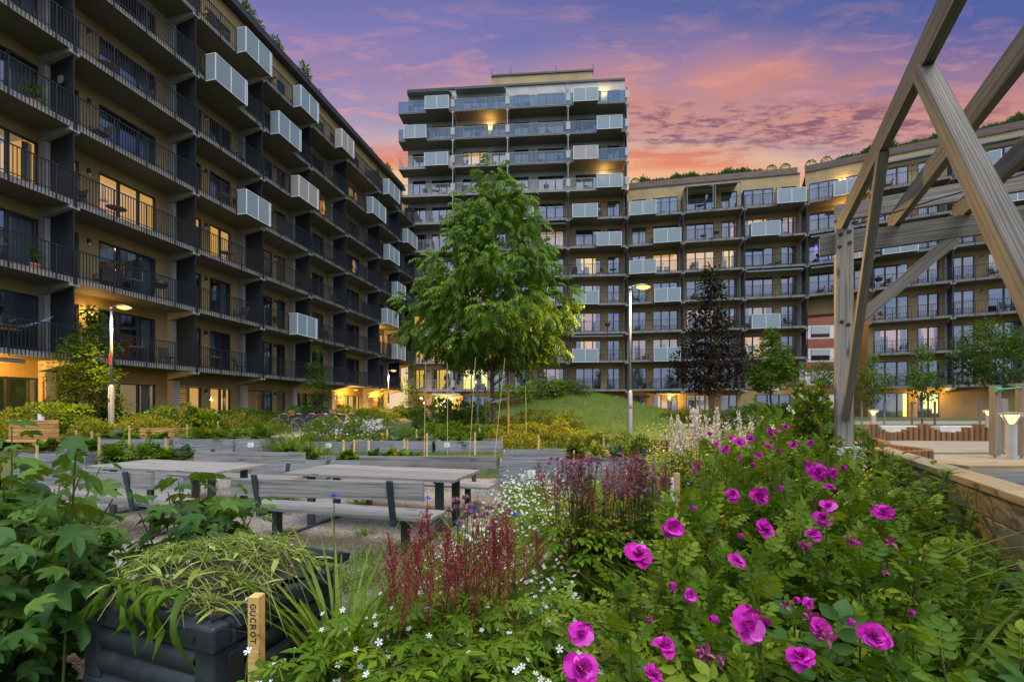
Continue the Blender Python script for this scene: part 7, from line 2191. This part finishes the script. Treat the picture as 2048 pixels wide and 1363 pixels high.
# the brighter sky overhead and behind the viewer
back = w.n('MapRange', {'Value': Y, 'From Min': .42, 'From Max': .05}).outputs[0]
zen = w.n('MapRange', {'Value': Zz, 'From Min': .74, 'From Max': .90}).outputs[0]
bk = w.math('MAXIMUM', back, zen)
sky = w.n('TexSky'); sky.sky_type = 'NISHITA'; sky.sun_disc = False
SUN_EL, SUN_ROT = R(14), R(200)
sky.sun_elevation = SUN_EL; sky.sun_rotation = SUN_ROT
skyc = w.mix(1.0, sky.outputs[0], (.003, .003, .003), 'MULTIPLY')
rear = w.mix(1.0, w.ramp(n1, [(.35, (.50, .68, 1.0)), (.65, (.98, .92, .92))]), skyc, 'ADD')
rear = w.mix(1.0, rear, w.ramp(Zz, [(0, (.55, .55, .58)), (.3, (.74, .74, .77)), (.65, (1.15, 1.15, 1.12)), (1, (1.3, 1.3, 1.28))]), 'MULTIPLY')
rear = w.mix(1.0, rear, (REAR, REAR, REAR), 'MULTIPLY')
base = w.mix(.18, base, sg(134, 134, 148))
base = w.mix(1.0, base, (.80, .80, .80), 'MULTIPLY')
colr = w.mix(bk, base, rear)
bg = w.n('Background', {'Color': colr, 'Strength': 1.0})
out = nt.nodes.new('ShaderNodeOutputWorld'); nt.links.new(bg.outputs[0], out.inputs[0])
try:
    world.cycles.sampling_method = 'MANUAL'; world.cycles.sample_map_resolution = 512
except Exception: pass

s = bpy.data.lights.new('sun', 'SUN'); s.energy = SUN; s.angle = R(30); s.color = (1, .98, .95)
so = bpy.data.objects.new('sun', s); link(so)
az, el = R(158), R(62)     # soft light from behind the viewer
dvec = Vector((math.sin(az) * math.cos(el), math.cos(az) * math.cos(el), math.sin(el)))
so.rotation_euler = dvec.to_track_quat('Z', 'Y').to_euler()
so.location = (0, -20, 40)

def lamp(loc, power, col, kind='point', size=.08, name='lamp_light'):
    l = bpy.data.lights.new(name, 'SPOT' if kind != 'point' else 'POINT'); l.energy = power; l.color = col; l.shadow_soft_size = size
    if kind != 'point':
        l.spot_size = R(kind); l.spot_blend = .5 if kind < 150 else .2
    o = bpy.data.objects.new(name, l); link(o); o.location = loc
    return o
for (p, pw, c, k) in lights:
    lamp(p, pw * LAMPK, c, k)
for (root, fx, x, y, z) in lamp_points:
    p = W_(root, fx, x, y, z)
    lamp(p, (13 if p.y < 30 else 30) * LAMPK, (1, .56, .14))
# ceiling lamps of the ground floor and the entrances
for p in [W_(LB1, ZERO, -2.6, .7, 3.2), W_(LB1, ZERO, 20.5, .5, 3.2), W_(LB1, ZERO, 25.8, 1.0, 3.1), W_(LB1, ZERO, 29.5, 4.0, 5.9), W_(TR, ZERO, 4.6, .2, 2.95), W_(WG, ZERO, 4.6, .7, 3.0), W_(WG, fx2, 9.3, .6, 3.2)]:
    b = MB(); b.lathe([(0, 0), (.14, 0), (.15, .05), (0, .05)], 14)
    lamp(p - Vector((0, 0, .12)), (150 if p.y < 20 else 75 if p.y < 24 else 75) * LAMPK, (1, .50, .09), size=.12)
for (x, y, root, fx, tx, z) in [(-2.6, .7, LB1, ZERO, 'glowing ceiling lamp under the first balcony at the left edge', 3.2), (20.5, .5, LB1, ZERO, 'glowing ceiling lamp over the slat screens', 3.2), (25.8, 1.0, LB1, ZERO, 'glowing ceiling lamp beside the passage', 3.1), (4.6, .2, TR, ZERO, 'glowing lamp under the tower entrance canopy', 2.95), (4.6, .7, WG, ZERO, 'glowing lamp over the curved wing entrance', 3.0), (9.3, .6, WG, fx2, 'glowing lamp over the right lit doorway', 3.2)]:
    b = MB(); b.lathe([(0, 0), (.15, 0), (.16, .05), (0, .05)], 14, (0, 0, 0), 0)
    o = b.build('ceiling_lamp', M['bulb'], None, W_(root, fx, x, y, z)); tag(o, tx, 'lamp', 'ceiling lamps at the entrances')

cam = bpy.data.cameras.new('camera'); co = bpy.data.objects.new('camera', cam); link(co)
co.location = (0, 0, EYE); co.rotation_euler = (R(90), 0, 0)
cam.sensor_width = 36; cam.lens = FOC / 2048 * 36
cam.shift_y = (818 - 681.5) / 2048
cam.clip_start = .05; cam.clip_end = 3000
SC.camera = co
SC.render.engine = 'CYCLES'
vs = SC.view_settings; vs.view_transform = 'Standard'; vs.look = 'None'; vs.exposure = EXPO; vs.gamma = 1; vs.use_curve_mapping = False
cy_ = SC.cycles
cy_.max_bounces = 6; cy_.diffuse_bounces = 3; cy_.glossy_bounces = 3; cy_.transmission_bounces = 4; cy_.transparent_max_bounces = 10
cy_.sample_clamp_indirect = 4; cy_.caustics_reflective = False; cy_.caustics_refractive = False
cy_.use_denoising = True
SC.render.resolution_x, SC.render.resolution_y = 1024, 681
for lab, nm in LABELS.items():
    if len(lab.split()) > 16 or len(lab.split()) < 4: print('LABEL LEN', len(lab.split()), lab)
